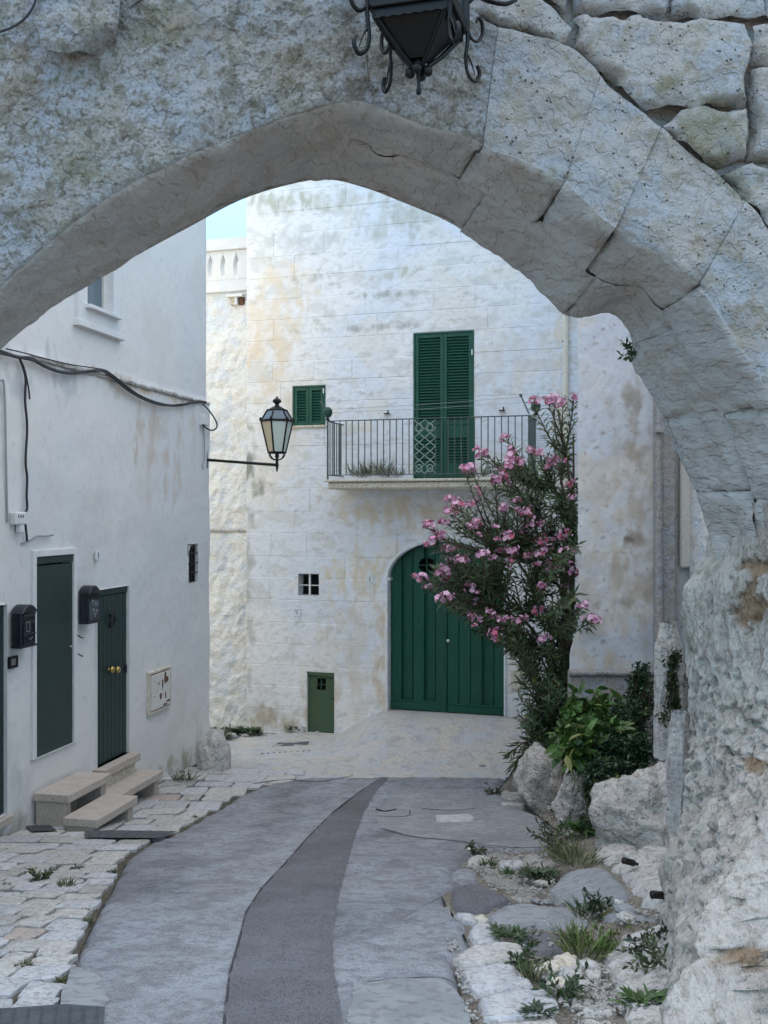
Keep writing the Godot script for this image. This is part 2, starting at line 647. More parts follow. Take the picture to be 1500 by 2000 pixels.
	M.asphalt = tri_mat(tex(S, c8(148, 152, 158), [
		[n1, 0.5, 0.66, c8(160, 168, 176), 0.7], [n5, 0.55, 0.72, c8(126, 126, 131), 0.7], [n6, 0.56, 0.74, c8(98, 98, 102), 0.4], [n3, 0.58, 0.75, c8(160, 163, 168), 0.35], [n3, 0.42, 0.28, c8(112, 114, 119), 0.4], [n4, 0.54, 0.7, c8(164, 167, 170), 0.4],
		[n4, 0.45, 0.3, c8(100, 102, 107), 0.45], [cel, 0.75, 0.97, c8(90, 92, 97), 0.4], [n2, 0.6, 0.72, c8(110, 111, 114), 0.35]]), 2.0, asp, 0.7, 0.9, true)
	M.asphalt_dark = tri_mat(tex(S, c8(110, 110, 114), [
		[n1, 0.5, 0.68, c8(122, 125, 131), 0.6], [n5, 0.55, 0.72, c8(98, 97, 100), 0.6], [n3, 0.58, 0.72, c8(112, 113, 120), 0.45], [n3, 0.42, 0.3, c8(72, 72, 79), 0.5], [n4, 0.54, 0.7, c8(128, 129, 134), 0.6], [n4, 0.45, 0.32, c8(62, 62, 68), 0.5], [cel, 0.75, 0.95, c8(54, 54, 60), 0.5]]), 1.5, asp, 0.7, 0.88, true)
	M.concrete = tri_mat(tex(S, c8(140, 144, 148), [
		[n1, 0.45, 0.65, c8(156, 160, 164), 0.7], [n6, 0.55, 0.75, c8(118, 118, 118), 0.6], [n4, 0.6, 0.8, c8(166, 167, 168), 0.4], [ridge, 0.92, 0.98, c8(80, 80, 80), 0.5]]), 1.4, asp, 0.45, 0.9, true)
	# worn limestone paving of the crossing
	M.crossing = tri_mat(tex(S, c8(188, 186, 182), [
		[n1, 0.5, 0.66, c8(180, 184, 190), 0.8], [n5, 0.55, 0.7, c8(194, 186, 174), 0.7], [n2, 0.56, 0.72, c8(160, 160, 160), 0.55], [n3, 0.56, 0.72, c8(156, 155, 152), 0.5], [ridge2, 0.88, 0.96, c8(160, 162, 164), 0.35]]), 2.4,
		relief(S, [[n2, 0.5], [n3, 0.5], [ridge2, 0.15, 0.95, 0.6]]), 1.0, 0.85, true)
	# dust, dirt and crushed limestone between the stones
	M.dirt = tri_mat(tex(S, c8(140, 132, 120), [
		[n1, 0.45, 0.65, c8(170, 164, 154), 0.7], [n6, 0.52, 0.7, c8(96, 90, 76), 0.7], [n3, 0.55, 0.7, c8(176, 170, 160), 0.6], [n4, 0.55, 0.75, c8(186, 182, 174), 0.6], [cel, 0.7, 0.95, c8(70, 64, 54), 0.6]]), 1.0,
		relief(S, [[n3, 0.8], [n4, 0.5], [cel, -0.8]]), 2.0, 0.95, true)
	M.earth = tri_mat(tex(S, c8(92, 86, 74), [[n1, 0.45, 0.65, c8(110, 104, 92), 0.7], [n6, 0.55, 0.7, c8(70, 70, 46), 0.6], [n4, 0.55, 0.75, c8(136, 130, 120), 0.5]]), 1.0, relief(S, [[n3, 0.8], [n4, 0.5], [cel, -0.8]]), 1.5, 0.95, true)
	M.gravel = tri_mat(tex(S, c8(212, 209, 203), [
		[n6, 0.55, 0.75, c8(184, 176, 164), 0.6], [n4, 0.5, 0.72, c8(226, 224, 220), 0.6], [pit, 0.6, 0.95, c8(130, 124, 114), 0.55], [cel, 0.75, 0.95, c8(130, 124, 114), 0.5]]), 0.8,
		relief(S, [[pit, -1.0], [cel, -0.8], [n4, 0.3]]), 2.6, 0.95, true)
	var pav := relief(S, [[n2, 0.7], [n3, 0.4], [n4, 0.2], [ridge2, 0.25, 0.95, 0.7]])
	M.paver = []
	for p in [[c8(203, 204, 206), c8(186, 190, 196)], [c8(186, 186, 184), c8(170, 167, 161)], [c8(204, 203, 199), c8(188, 185, 179)], [c8(194, 180, 170), c8(184, 175, 168)]]:
		M.paver.append(tri_mat(tex(384, p[0], [[nz(384, 31, 0.02, 4), 0.45, 0.65, p[1], 0.8], [nz(384, 32, 0.05, 4), 0.58, 0.75, c8(132, 128, 120), 0.5], [nz(384, 33, 0.2, 2), 0.6, 0.8, c8(210, 210, 210), 0.35], [nz(384, 34, 0.04, 3, 2), 0.88, 0.96, c8(112, 106, 98), 0.55]]), 0.9, pav, 1.5, 0.85, true))
	# plain lime plaster of the narrow house and of small mended places
	M.lime = tri_mat(tex(S, c8(224, 227, 229), [
		[n1, 0.48, 0.64, c8(208, 218, 229), 0.8], [n5, 0.6, 0.74, c8(224, 219, 210), 0.5], [n6, 0.66, 0.78, c8(206, 202, 194), 0.4], [n3, 0.6, 0.78, c8(232, 233, 233), 0.6]]), 2.2,
		relief(S, [[n2, 1.0], [n3, 0.45], [n6, 0.5]]), 2.0, 0.92, true)
	M.smooth_lime = tri_mat(tex(384, c8(222, 222, 221), [[nz(384, 41, 0.01, 4), 0.45, 0.65, c8(214, 217, 220), 0.8], [nz(384, 42, 0.05, 4), 0.55, 0.75, c8(220, 222, 222), 0.5]]), 2.0,
		relief(384, [[nz(384, 43, 0.03, 4), 1.0], [nz(384, 44, 0.15, 2), 0.2]]), 0.5, 0.9, true)
	M.cut_stone = tri_mat(tex(384, c8(188, 179, 169), [[nz(384, 51, 0.012, 4), 0.45, 0.65, c8(178, 169, 160), 0.8], [nz(384, 52, 0.12, 3), 0.55, 0.75, c8(202, 194, 182), 0.5], [nz(384, 53, 0.05, 3), 0.62, 0.76, c8(150, 138, 124), 0.45]]), 0.8,
		relief(384, [[nz(384, 54, 0.1, 3), 1.0], [nz(384, 55, 0.3, 1), 0.4]]), 0.25, 0.8)
	M.old_stone = tri_mat(tex(384, c8(206, 198, 182), [[nz(384, 56, 0.012, 4), 0.45, 0.65, c8(214, 210, 200), 0.8], [nz(384, 57, 0.05, 4), 0.58, 0.75, c8(164, 150, 124), 0.6], [nz(384, 58, 0.1, 3), 0.62, 0.78, c8(120, 108, 86), 0.4]]), 1.3,
		relief(384, [[nz(384, 59, 0.06, 4), 1.0], [nz(384, 60, 0.2, 2), 0.4]]), 0.8, 0.9)
	# paints and metals
	var brush := relief(384, [[nz(384, 61, 0.05, 3), 0.6], [nz(384, 62, 0.3, 2), 0.4]])
	var paint := func(a: Color, b: Color, c: Color, rough: float) -> StandardMaterial3D:
		var m := tri_mat(tex(384, a, [[nz(384, 63, 0.012, 4), 0.45, 0.68, b, 0.7], [nz(384, 64, 0.06, 4), 0.6, 0.78, c, 0.5]]), 1.1, brush, 0.12, rough)
		return m
	M.gate_green = paint.call(c8(7, 76, 58), c8(14, 88, 70), c8(4, 60, 47), 0.45)
	M.gate_plank = [M.gate_green, paint.call(c8(6, 70, 54), c8(10, 80, 62), c8(14, 58, 46), 0.5), paint.call(c8(9, 80, 62), c8(6, 71, 55), c8(20, 92, 74), 0.42)]
	for gm in M.gate_plank:
		gm.uv1_scale = Vector3(3.0, 0.45, 3.0)
	M.shutter_green = paint.call(c8(14, 74, 59), c8(18, 83, 66), c8(10, 62, 50), 0.45)
	M.cellar_green = paint.call(c8(62, 88, 66), c8(70, 92, 62), c8(48, 66, 46), 0.6)
	M.door_metal = paint.call(c8(38, 56, 56), c8(42, 61, 60), c8(33, 49, 50), 0.45)
	M.door_green = paint.call(c8(26, 50, 50), c8(30, 54, 52), c8(20, 40, 40), 0.45)
	M.iron = paint.call(c8(30, 32, 34), c8(36, 38, 40), c8(48, 40, 34), 0.55)
	M.iron.metallic = 0.4
	M.iron_black = paint.call(c8(9, 12, 17), c8(13, 16, 21), c8(18, 17, 17), 0.45)
	M.iron_black.metallic = 0.3
	M.rail = paint.call(c8(74, 88, 90), c8(82, 94, 94), c8(66, 66, 60), 0.55)
	M.lattice = paint.call(c8(150, 168, 164), c8(138, 156, 152), c8(110, 118, 112), 0.6)
	M.cone_green = paint.call(c8(20, 66, 54), c8(26, 76, 60), c8(14, 48, 40), 0.5)
	M.brass = std(c8(196, 168, 104), 0.35, 0.85)
	M.steel = std(c8(150, 156, 160), 0.4, 0.7)
	M.box_black = paint.call(c8(30, 35, 44), c8(36, 42, 52), c8(24, 28, 34), 0.35)
	M.box_relief = paint.call(c8(52, 58, 68), c8(92, 98, 104), c8(40, 46, 54), 0.4)
	M.cable = std(c8(46, 48, 54), 0.7)
	M.cable_pale = std(c8(150, 154, 160), 0.8)
	M.rust = paint.call(c8(92, 66, 50), c8(110, 80, 60), c8(70, 52, 42), 0.9)
	M.white_paint = paint.call(c8(216, 214, 206), c8(222, 222, 216), c8(190, 180, 164), 0.6)
	M.white_bar = std(c8(222, 226, 226), 0.7)
	M.tile = std(c8(216, 222, 224), 0.4)
	M.ink = std(c8(60, 84, 104), 0.7)
	M.drain = paint.call(c8(74, 78, 84), c8(88, 92, 98), c8(60, 58, 56), 0.7)
	M.glass = std(Color(0.72, 0.8, 0.82, 0.28), 0.06)
	M.glass.transparency = BaseMaterial3D.TRANSPARENCY_ALPHA
	M.window_glass = std(c8(96, 112, 122), 0.08)
	M.frost = std(c8(206, 216, 206), 0.55)
	M.frost.backlight = Color(0.6, 0.62, 0.6)
	M.warm_reflection = std(c8(230, 208, 172), 0.5)  # warm reflection on one lamp pane, painted into its colour
	M.warm_reflection.backlight = Color(0.6, 0.55, 0.45)
	M.lamp_glass_dark = std(c8(52, 66, 68), 0.15)
	M.pipe_dark = std(c8(30, 22, 22), 0.5)
	M.drainpipe = paint.call(c8(216, 210, 196), c8(222, 218, 208), c8(190, 176, 150), 0.7)
	# leaves carry their own tints on the vertices
	M.leaf = std(Color.WHITE, 0.5)
	M.leaf.vertex_color_use_as_albedo = true
	M.leaf.backlight = Color(0.35, 0.4, 0.2)
	M.petal = std(Color.WHITE, 0.7)
	M.petal.vertex_color_use_as_albedo = true
	M.petal.backlight = Color(0.5, 0.35, 0.45)
	M.bark = tri_mat(tex(256, c8(92, 78, 64), [[nz(256, 71, 0.05, 4), 0.45, 0.65, c8(112, 100, 86), 0.8], [nz(256, 72, 0.12, 3), 0.6, 0.78, c8(58, 48, 40), 0.6]]), 0.5, relief(256, [[nz(256, 73, 0.1, 4), 1.0]]), 0.8, 0.9)
	make_facade_materials()

# stains with a place of their own: [x, y, half width, half height, colour, strength] in facade metres
func facade_tex(w: int, h: int, x0: float, y1: float, mx: float, my: float, base: Color, layers: Array, stains: Array) -> ImageTexture:
	var im := Image.create(w, h, false, Image.FORMAT_RGB8)
	var S := 512
	var a := nz(S, 81, 0.02, 5)
	var b := nz(S, 82, 0.05, 4)
	var R := PackedFloat32Array(); var G := PackedFloat32Array(); var B := PackedFloat32Array()
	var n := w * h
	R.resize(n); G.resize(n); B.resize(n)
	R.fill(base.r); G.fill(base.g); B.fill(base.b)
	for l in layers:
		var src: PackedByteArray = l[0]
		var col: Color = l[3]
		var sy: float = l[5]
		var sx: float = l[6]
		var lut := PackedFloat32Array()
		for k in 256:
			lut.append(smoothstep(l[1], l[2], k / 255.0) * l[4])
		for j in h:
			var row := (int(-(y1 - my * (j + 0.5) / h) * sy) & 511) * 512
			for i in w:
				var k := lut[src[row + (int((x0 + mx * (i + 0.5) / w) * sx) & 511)]]
				if k > 0.004:
					var o := j * w + i
					R[o] += (col.r - R[o]) * k
					G[o] += (col.g - G[o]) * k
					B[o] += (col.b - B[o]) * k
	for s in stains:
		var col: Color = s[4]
		var i0 := maxi(0, int((s[0] - 2.0 * s[2] - x0) / mx * w))
		var i1 := mini(w - 1, int((s[0] + 2.0 * s[2] - x0) / mx * w))
		var j0 := maxi(0, int((y1 - s[1] - 2.0 * s[3]) / my * h))
		var j1 := mini(h - 1, int((y1 - s[1] + 2.0 * s[3]) / my * h))
		for j in range(j0, j1 + 1):
			var y := y1 - my * (j + 0.5) / h
			for i in range(i0, i1 + 1):
				var x := x0 + mx * (i + 0.5) / w
				var dx: float = (x - s[0]) / s[2]
				var dy: float = (y - s[1]) / s[3]
				var q := dx * dx + dy * dy
				if q < 4.0:
					var g := (a[(int(y * 90.0) & 511) * 512 + (int(x * 160.0) & 511)] + b[(int(y * 70.0) & 511) * 512 + (int(x * 120.0) & 511)] * 0.6) / 408.0
					var k: float = smoothstep(0.36, 0.8, g + 0.12 - q * 0.13) * s[5]
					var o := j * w + i
					R[o] += (col.r - R[o]) * k
					G[o] += (col.g - G[o]) * k
					B[o] += (col.b - B[o]) * k
	var out := PackedByteArray()
	out.resize(n * 3)
	for i in n:
		out[i * 3] = int(R[i] * 255.0)
		out[i * 3 + 1] = int(G[i] * 255.0)
		out[i * 3 + 2] = int(B[i] * 255.0)
	im = Image.create_from_data(w, h, false, Image.FORMAT_RGB8, out)
	return ImageTexture.create_from_image(im)

func facade_mat(t: Texture2D, hgt: Texture2D, cm: float, metres: float) -> StandardMaterial3D:
	var m := std(Color.WHITE, 0.92)
	m.albedo_texture = t
	m.heightmap_enabled = true
	m.heightmap_texture = hgt
	m.heightmap_scale = cm
	return m

const BX0 := -3.6
const BY1 := 8.5
const BW := 9.0
const BH := 13.0
func back_uv(p: Vector2) -> Vector2:
	return Vector2((p.x - BX0) / BW, (BY1 - p.y) / BH)
const LX0 := -12.0
const LY1 := 8.0
const LWD := 12.2
const LHT := 12.5
func left_uv(p: Vector2) -> Vector2:
	return Vector2((p.x - LX0) / LWD, (LY1 - p.y) / LHT)

func make_facade_materials() -> void:
	var S := 512
	var q1 := nz(S, 91, 0.006, 5)
	var q2 := nz(S, 92, 0.02, 5)
	var q3 := nz(S, 93, 0.06, 4)
	var q4 := nz(S, 94, 0.012, 4)
	var grey := c8(168, 170, 166)
	var ochre := c8(224, 210, 190)
	var olive := c8(172, 172, 154)
	var st := []
	for s in [[540, 620, 60, 110, ochre, 0.8], [520, 720, 40, 70, ochre, 0.55], [585, 560, 30, 50, ochre, 0.5], [540, 400, 60, 22, olive, 0.7], [640, 390, 70, 20, olive, 0.6],
			[780, 410, 60, 50, olive, 0.5], [800, 530, 40, 14, olive, 0.7], [720, 640, 120, 6, grey, 0.9], [760, 575, 70, 6, grey, 0.8], [600, 545, 40, 8, grey, 0.7],
			[488, 900, 14, 60, c8(128, 128, 122), 0.8], [500, 950, 22, 18, c8(128, 128, 122), 0.7], [488, 1150, 10, 150, grey, 0.7], [560, 830, 60, 60, c8(214, 208, 198), 0.7],
			[690, 1130, 60, 40, c8(216, 202, 172), 0.7], [740, 1000, 110, 34, c8(214, 200, 180), 0.5], [820, 1010, 120, 30, c8(206, 190, 168), 0.45], [700, 1250, 60, 160, c8(214, 202, 184), 0.5],  # creams here: lime patches with ground bounce put into their colour
			[520, 1405, 60, 26, c8(176, 164, 138), 0.7], [590, 1400, 20, 50, c8(190, 174, 150), 0.7], [1095, 700, 14, 160, c8(214, 198, 172), 0.6], [960, 700, 90, 60, c8(214, 210, 204), 0.6],
			[745, 1300, 14, 110, c8(200, 184, 160), 0.7], [700, 835, 40, 8, ochre, 0.5], [640, 1350, 40, 40, c8(206, 194, 174), 0.6], [600, 470, 90, 30, c8(196, 200, 200), 0.7]]:
		var p := bw(s[0], s[1])
		st.append([p.x, p.y, s[2] / 118.0, s[3] / 118.0, s[4], s[5]])
	var t := facade_tex(720, 1040, BX0, BY1, BW, BH, c8(232, 233, 235), [
		[q1, 0.46, 0.64, c8(220, 227, 238), 0.8, 40.0, 40.0], [q4, 0.58, 0.74, c8(230, 223, 212), 0.5, 60.0, 52.0], [q2, 0.58, 0.76, c8(202, 202, 198), 0.5, 130.0, 60.0],
		[q3, 0.56, 0.74, c8(204, 206, 206), 0.55, 210.0, 90.0], [q2, 0.7, 0.8, c8(166, 164, 156), 0.3, 260.0, 120.0], [q3, 0.2, 0.4, c8(228, 229, 230), 0.0, 200.0, 200.0]], st)
	M.back_wall = facade_mat(t, relief(384, [[nz(384, 95, 0.03, 4), 0.8], [nz(384, 96, 0.1, 3), 0.5], [nz(384, 97, 0.05, 3, 2), 0.3]]), 0.0, 1.0)
	M.back_wall.heightmap_enabled = false
	M.back_wall.normal_enabled = true
	var nt := NoiseTexture2D.new()
	var fnn := FastNoiseLite.new()
	fnn.seed = 98
	fnn.frequency = 0.05
	fnn.fractal_octaves = 5
	nt.width = 1024
	nt.height = 1024
	nt.noise = fnn
	nt.as_normal_map = true
	nt.bump_strength = 3.0
	M.back_wall.normal_texture = nt
	M.back_wall.normal_scale = 0.35
	st = []
	var streak := c8(200, 186, 172)
	for s in [[275, 830, 12, 50, streak, 0.7], [300, 850, 14, 80, streak, 0.75], [325, 880, 8, 90, streak, 0.7], [350, 870, 9, 90, streak, 0.6], [375, 850, 10, 70, c8(204, 194, 182), 0.6],
			[268, 880, 5, 40, c8(170, 140, 118), 0.7], [290, 930, 6, 60, streak, 0.5], [340, 940, 5, 60, streak, 0.5], [135, 735, 14, 40, c8(176, 184, 188), 0.6], [110, 720, 10, 40, c8(172, 178, 182), 0.6], [20, 720, 30, 40, c8(176, 182, 186), 0.6],
			[340, 1490, 60, 18, c8(168, 164, 142), 0.85], [385, 1480, 30, 26, c8(160, 154, 134), 0.8], [230, 760, 30, 20, c8(200, 190, 176), 0.6], [210, 728, 60, 6, c8(176, 160, 136), 0.7], [310, 770, 80, 8, c8(190, 166, 138), 0.8],
			[30, 1560, 30, 40, c8(196, 198, 196), 0.5], [40, 1620, 50, 16, c8(150, 148, 138), 0.7], [30, 1628, 40, 22, c8(176, 174, 164), 0.8], [300, 1525, 70, 20, c8(178, 176, 164), 0.75], [240, 1545, 50, 20, c8(180, 178, 168), 0.7], [160, 1580, 60, 24, c8(184, 182, 174), 0.6], [390, 1440, 16, 50, c8(190, 188, 180), 0.6], [12, 1500, 20, 60, c8(196, 198, 196), 0.5]]:
		var p := lw(s[0], s[1])
		st.append([p.x, p.y, maxf(s[2] / 84.0, 0.04), s[3] / 160.0, s[4], s[5]])
	t = facade_tex(860, 880, LX0, LY1, LWD, LHT, c8(224, 223, 221), [
		[q1, 0.48, 0.68, c8(216, 219, 222), 0.7, 40.0, 40.0], [q4, 0.6, 0.74, c8(214, 212, 208), 0.5, 52.0, 52.0], [q3, 0.66, 0.8, c8(196, 200, 202), 0.4, 90.0, 150.0]], st)
	M.left_wall = facade_mat(t, null, 0.0, 1.0)
	M.left_wall.heightmap_enabled = false
	M.left_wall.normal_enabled = true
	var nt2 := NoiseTexture2D.new()
	nt2.width = 1024
	nt2.height = 1024
	nt2.noise = fnn
	nt2.as_normal_map = true
	nt2.bump_strength = 2.5
	M.left_wall.normal_texture = nt2
	M.left_wall.normal_scale = 0.22
	# right house: lime over old render, stained towards its lower half
	st = []
	for s in [[1230, 860, 40, 90, c8(170, 160, 146), 0.43], [1250, 950, 30, 120, c8(150, 140, 126), 0.43], [1200, 1010, 70, 60, c8(206, 196, 182), 0.43], [1200, 1160, 80, 120, c8(206, 194, 178), 0.75],
			[1240, 1100, 40, 60, c8(176, 166, 152), 0.43], [1235, 1050, 20, 20, c8(110, 100, 90), 0.37], [1190, 1290, 80, 14, c8(200, 184, 160), 0.43], [1170, 1185, 14, 10, c8(120, 110, 102), 0.43], [1215, 1180, 30, 12, c8(130, 120, 110), 0.43],
			[1245, 780, 24, 30, c8(140, 130, 118), 0.37], [1260, 1250, 16, 60, c8(150, 150, 140), 0.31], [1180, 1340, 60, 18, c8(198, 190, 174), 0.31], [1225, 1055, 10, 8, c8(90, 82, 74), 0.7]]:
		var p := at(s[0], s[1], 12.0)
		st.append([p.x, p.y, s[2] / 167.0, s[3] / 167.0, s[4], s[5]])
	t = facade_tex(460, 720, 2.0, 6.5, 7.0, 11.0, c8(214, 216, 218), [
		[q1, 0.48, 0.68, c8(202, 210, 222), 0.7, 60.0, 60.0], [q4, 0.58, 0.72, c8(212, 204, 192), 0.6, 70.0, 60.0], [q3, 0.62, 0.82, c8(186, 182, 176), 0.45, 150.0, 150.0], [q2, 0.74, 0.8, c8(126, 118, 108), 0.4, 420.0, 420.0]], st)
	M.right_wall = facade_mat(t, null, 0.0, 1.0)
	M.right_wall.heightmap_enabled = false
	M.right_wall.normal_enabled = true
	M.right_wall.normal_texture = nt
	M.right_wall.normal_scale = 0.35

# ---------------------------------------------------------------- the lane
# traffic has polished and dusted the asphalt in long bands
var band := PackedVector2Array()
func road_tone(p: Vector2) -> Color:
	if band.size() == 0:
		for q in [[840, 1540], [780, 1620], [640, 1700], [560, 1800], [480, 1900], [330, 2140]]:
			var g := gp(q[0] - 130.0, q[1])
			band.append(Vector2(g.x, g.z))
	var d := 1e9
	for i in band.size() - 1:
		d = minf(d, Geometry2D.get_closest_point_to_segment(p, band[i], band[i + 1]).distance_to(p))
	var n := fn_big.get_noise_3d(p.x * 0.9, 1.0, p.y * 0.7)
	var m := fn_mid.get_noise_3d(p.x * 0.5, 2.0, p.y * 0.3)
	var k := smoothstep(0.42, 0.1, d + 0.25 * n + 0.12 * m)
	var base := 0.9 + 0.4 * n + 0.16 * m
	return Color(base, base, base * 1.02).lerp(Color(1.2, 1.29, 1.34), k * 0.85)

func tone_noise(p: Vector2, amp: float, sd := 0.0) -> Color:
	var k := 1.0 + amp * fn_big.get_noise_3d(p.x * 0.8, sd, p.y * 0.8)
	return Color(k, k, k)

const ROAD_LEFT := [[20, 2160], [70, 2060], [110, 2000], [135, 1920], [158, 1850], [190, 1785], [228, 1720], [243, 1685], [285, 1655], [350, 1628], [415, 1590], [468, 1556], [530, 1533], [600, 1523]]
const ROAD_RIGHT := [[750, 1521], [990, 1522], [975, 1545], [1000, 1572], [1050, 1598], [1088, 1630], [1080, 1664], [985, 1668], [905, 1690], [882, 1712], [908, 1736], [868, 1757], [888, 1788], [920, 1812], [910, 1832], [928, 1862], [890, 1884], [896, 1910], [902, 1938], [905, 1955], [925, 2000], [935, 2060], [950, 2160]]

func build_ground() -> void:
	# ground sheet
	var nu := 101
	var nv := 161
	var pts := PackedVector3Array()
	for j in nv:
		for i in nu:
			var x := -9.0 + 18.0 * i / (nu - 1)
			var z := -3.0 + 28.0 * j / (nv - 1)
			pts.append(Vector3(x, ground_y(x, z) - 0.02 + 0.015 * fn_mid.get_noise_2d(x, z), -z))
	var g := setting("ground", grid_mesh(nu, nv, pts), M.dirt)
	var far_st := new_st()
	var yy := -6.2
	quad(far_st, Vector3(-400, yy, 400), Vector3(-400, yy, -400), Vector3(400, yy, -400), Vector3(400, yy, 400))
	piece("far_ground", done(far_st), M.dirt, g)
	# crossing paved with worn limestone
	var cross := gpoly([[400, 1445], [470, 1437], [560, 1433], [640, 1425], [735, 1392], [1010, 1406], [1030, 1440], [1010, 1490], [985, 1526], [880, 1527], [750, 1526], [600, 1528], [520, 1536], [440, 1530], [380, 1510]])
	var cs := setting("crossing", ground_sheet(cross, 0.06, 0.012, 0.0, 0.012, 0.03, 1.0, func(p): return tone_noise(p, 0.12, 4.0)), M.crossing)
	# worn slabs of the crossing, row by row
	var r := rng(5)
	var z := 14.35
	while z < 16.9:
		var dz := r.randf_range(0.26, 0.36)
		var x := -2.2 + r.randf() * 0.3
		while x < 2.1:
			var dx := r.randf_range(0.32, 0.6)
			var c := Vector2(x + dx * 0.5, -(z + dz * 0.5))
			if Geometry2D.is_point_in_polygon(c + Vector2(dx * 0.5, dz * 0.5), cross) and Geometry2D.is_point_in_polygon(c - Vector2(dx * 0.5, dz * 0.5), cross) and Geometry2D.is_point_in_polygon(c + Vector2(-dx * 0.5, dz * 0.5), cross) and Geometry2D.is_point_in_polygon(c + Vector2(dx * 0.5, -dz * 0.5), cross) and c.y < -14.35 and ground_y(c.x, -c.y) > -99.0:
				piece("paving_stone", paver_mesh(c, dx - 0.016, dz - 0.016, 0.010, r, 0.02, 0.008, 0.04), M.crossing, cs)
			x += dx
		z += dz
	# asphalt
	var road_poly := []
	road_poly.append_array(ROAD_LEFT)
	road_poly.append_array(ROAD_RIGHT)
	var road := setting("road", ground_sheet(gpoly(road_poly), 0.05, 0.035, 0.05, 0.008, 0.02, 2.0, func(p): return road_tone(p)), M.asphalt)
	# darker trench patch down the middle of the road
	var trench := gpoly([[744, 1524], [700, 1553], [650, 1592], [600, 1643], [560, 1690], [510, 1745], [480, 1792], [468, 1840], [448, 1915], [438, 2000], [430, 2160], [690, 2160], [668, 2000], [652, 1900], [650, 1830], [664, 1750], [690, 1650], [712, 1590], [735, 1550], [760, 1524]])
	var tr := piece("asphalt_patch", ground_sheet(trench, 0.05, 0.040, 0.0, 0.008, 0.008, 2.0, func(p): return tone_noise(p, 0.3, 2.0)), M.asphalt_dark, road)
	tr.set_meta("label", "darker asphalt trench patch curving down the middle of the road")
	# tar joint along the patch
	var cr := []
	for p in [[745, 1524], [701, 1553], [651, 1592], [601, 1643], [561, 1690], [511, 1745], [481, 1792], [469, 1840], [449, 1915], [439, 2000], [431, 2120]]:
		var q := gp(p[0], p[1])
		cr.append(q + Vector3(0.0, 0.039, 0))
	piece("tar_joint", tube_mesh(cr, 0.009, 0.007, 5, 0.4), std(c8(66, 64, 68), 0.85), road)
	# smoother concrete patch across the road
	var cp := piece("concrete_patch", ground_sheet(gpoly([[735, 1600], [770, 1545], [980, 1548], [1000, 1575], [1045, 1600], [1080, 1632], [1072, 1660], [985, 1662], [880, 1648], [800, 1640], [740, 1622]]), 0.05, 0.040, 0.0, 0.008, 0.012, 2.0, func(p): return tone_noise(p, 0.3, 3.0)), M.concrete, road)
	cp.set_meta("label", "smoother grey patch on the right half of the road")
	piece("tar_joint", ground_line([[745, 1625], [800, 1642], [880, 1650], [960, 1664], [1075, 1664]], 0.004, 0.041), std(c8(84, 83, 86), 0.85), road)
	piece("tar_joint", ground_line([[735, 1588], [752, 1592], [775, 1588]], 0.012, 0.046), std(c8(40, 40, 42), 0.85), road)
	piece("tar_joint", ground_line([[800, 1590], [798, 1600], [770, 1603], [735, 1601]], 0.006, 0.044), std(c8(52, 51, 52), 0.85), road)
	piece("tar_joint", ground_line([[825, 1587], [880, 1590], [930, 1586]], 0.006, 0.046), std(c8(52, 51, 52), 0.85), road)
	for cl in [[[655, 1822], [700, 1812], [760, 1812], [800, 1795], [868, 1757]], [[690, 1935], [760, 1926], [860, 1922], [900, 1945]]]:
		piece("crack", ground_line(cl, 0.004, 0.034), std(c8(92, 92, 96), 0.9), road)
	piece("tar_joint", ground_line([[495, 1536], [560, 1528], [620, 1532], [690, 1520]], 0.010, 0.038), std(c8(70, 72, 76), 0.9), road)
	var sl := piece("stone_slab", ground_sheet(gpoly([[846, 1600], [926, 1598], [932, 1607], [925, 1613], [848, 1614]]), 0.03, 0.055, 0.02, 0.004, 0.008, 6.0), M.paver[0], road)
	sl.set_meta("label", "pale rectangular stone set into the road")
	# patches of other mixes near the camera
	piece("asphalt_patch", ground_sheet(gpoly([[690, 1935], [860, 1925], [900, 1960], [930, 2030], [940, 2150], [690, 2150], [680, 2000]]), 0.05, 0.041, 0.0, 0.008, 0.02, 2.0, func(p): return tone_noise(p, 0.2, 5.0)), M.concrete, road)
	piece("asphalt_patch", ground_sheet(gpoly([[100, 2020], [140, 1900], [190, 1915], [215, 1970], [180, 2010], [170, 2060], [90, 2080]]), 0.05, 0.040, 0.0, 0.008, 0.015, 2.0), M.concrete, road)
	# cobbled strip along the left house
	build_pavement()
	# grates
	grate([[165, 1634], [215, 1632], [345, 1634], [312, 1648], [168, 1647]], "long dark iron grate sunk in the paving below the stone steps", 0.056)
	grate([[50, 1623], [98, 1622], [112, 1632], [62, 1634]], "small dark iron grate beside the tall stone step", 0.054)
	grate([[-40, 1996], [130, 1984], [205, 1990], [200, 2060], [-60, 2080]], "iron grate at the bottom edge of the cobbles", 0.054)
	var cover := gp(570, 1456)
	var cv := thing("manhole_cover", "dark flat cover let into the pale crossing left of the gate", "manhole cover", Transform3D(Basis.IDENTITY, Vector3(cover.x, ground_y(cover.x, -cover.z) + 0.014, cover.z)))
	piece("cover", sheet_on_lane(gpoly([[530, 1460], [545, 1452], [605, 1450], [600, 1458]]), cover, 0.018), M.drain, cv)
	for k in 9:
		var q := gp(512 + k * 11.5, 1474 - k * 0.7)
		var s := tag(piece("paving_stud", lump_mesh(Vector3(0.035, 0.012, 0.05), 0.1, k, 8, 5), M.drain, null, Transform3D(Basis.IDENTITY, q + Vector3(0, 0.018, 0))), "%s of nine dark studs in the row across the pale crossing" % ["first from the left", "second from the left", "third from the left", "fourth from the left", "middle one", "fourth from the right", "third from the right", "second from the right", "first from the right"][k], "stud", "row of studs on the crossing")

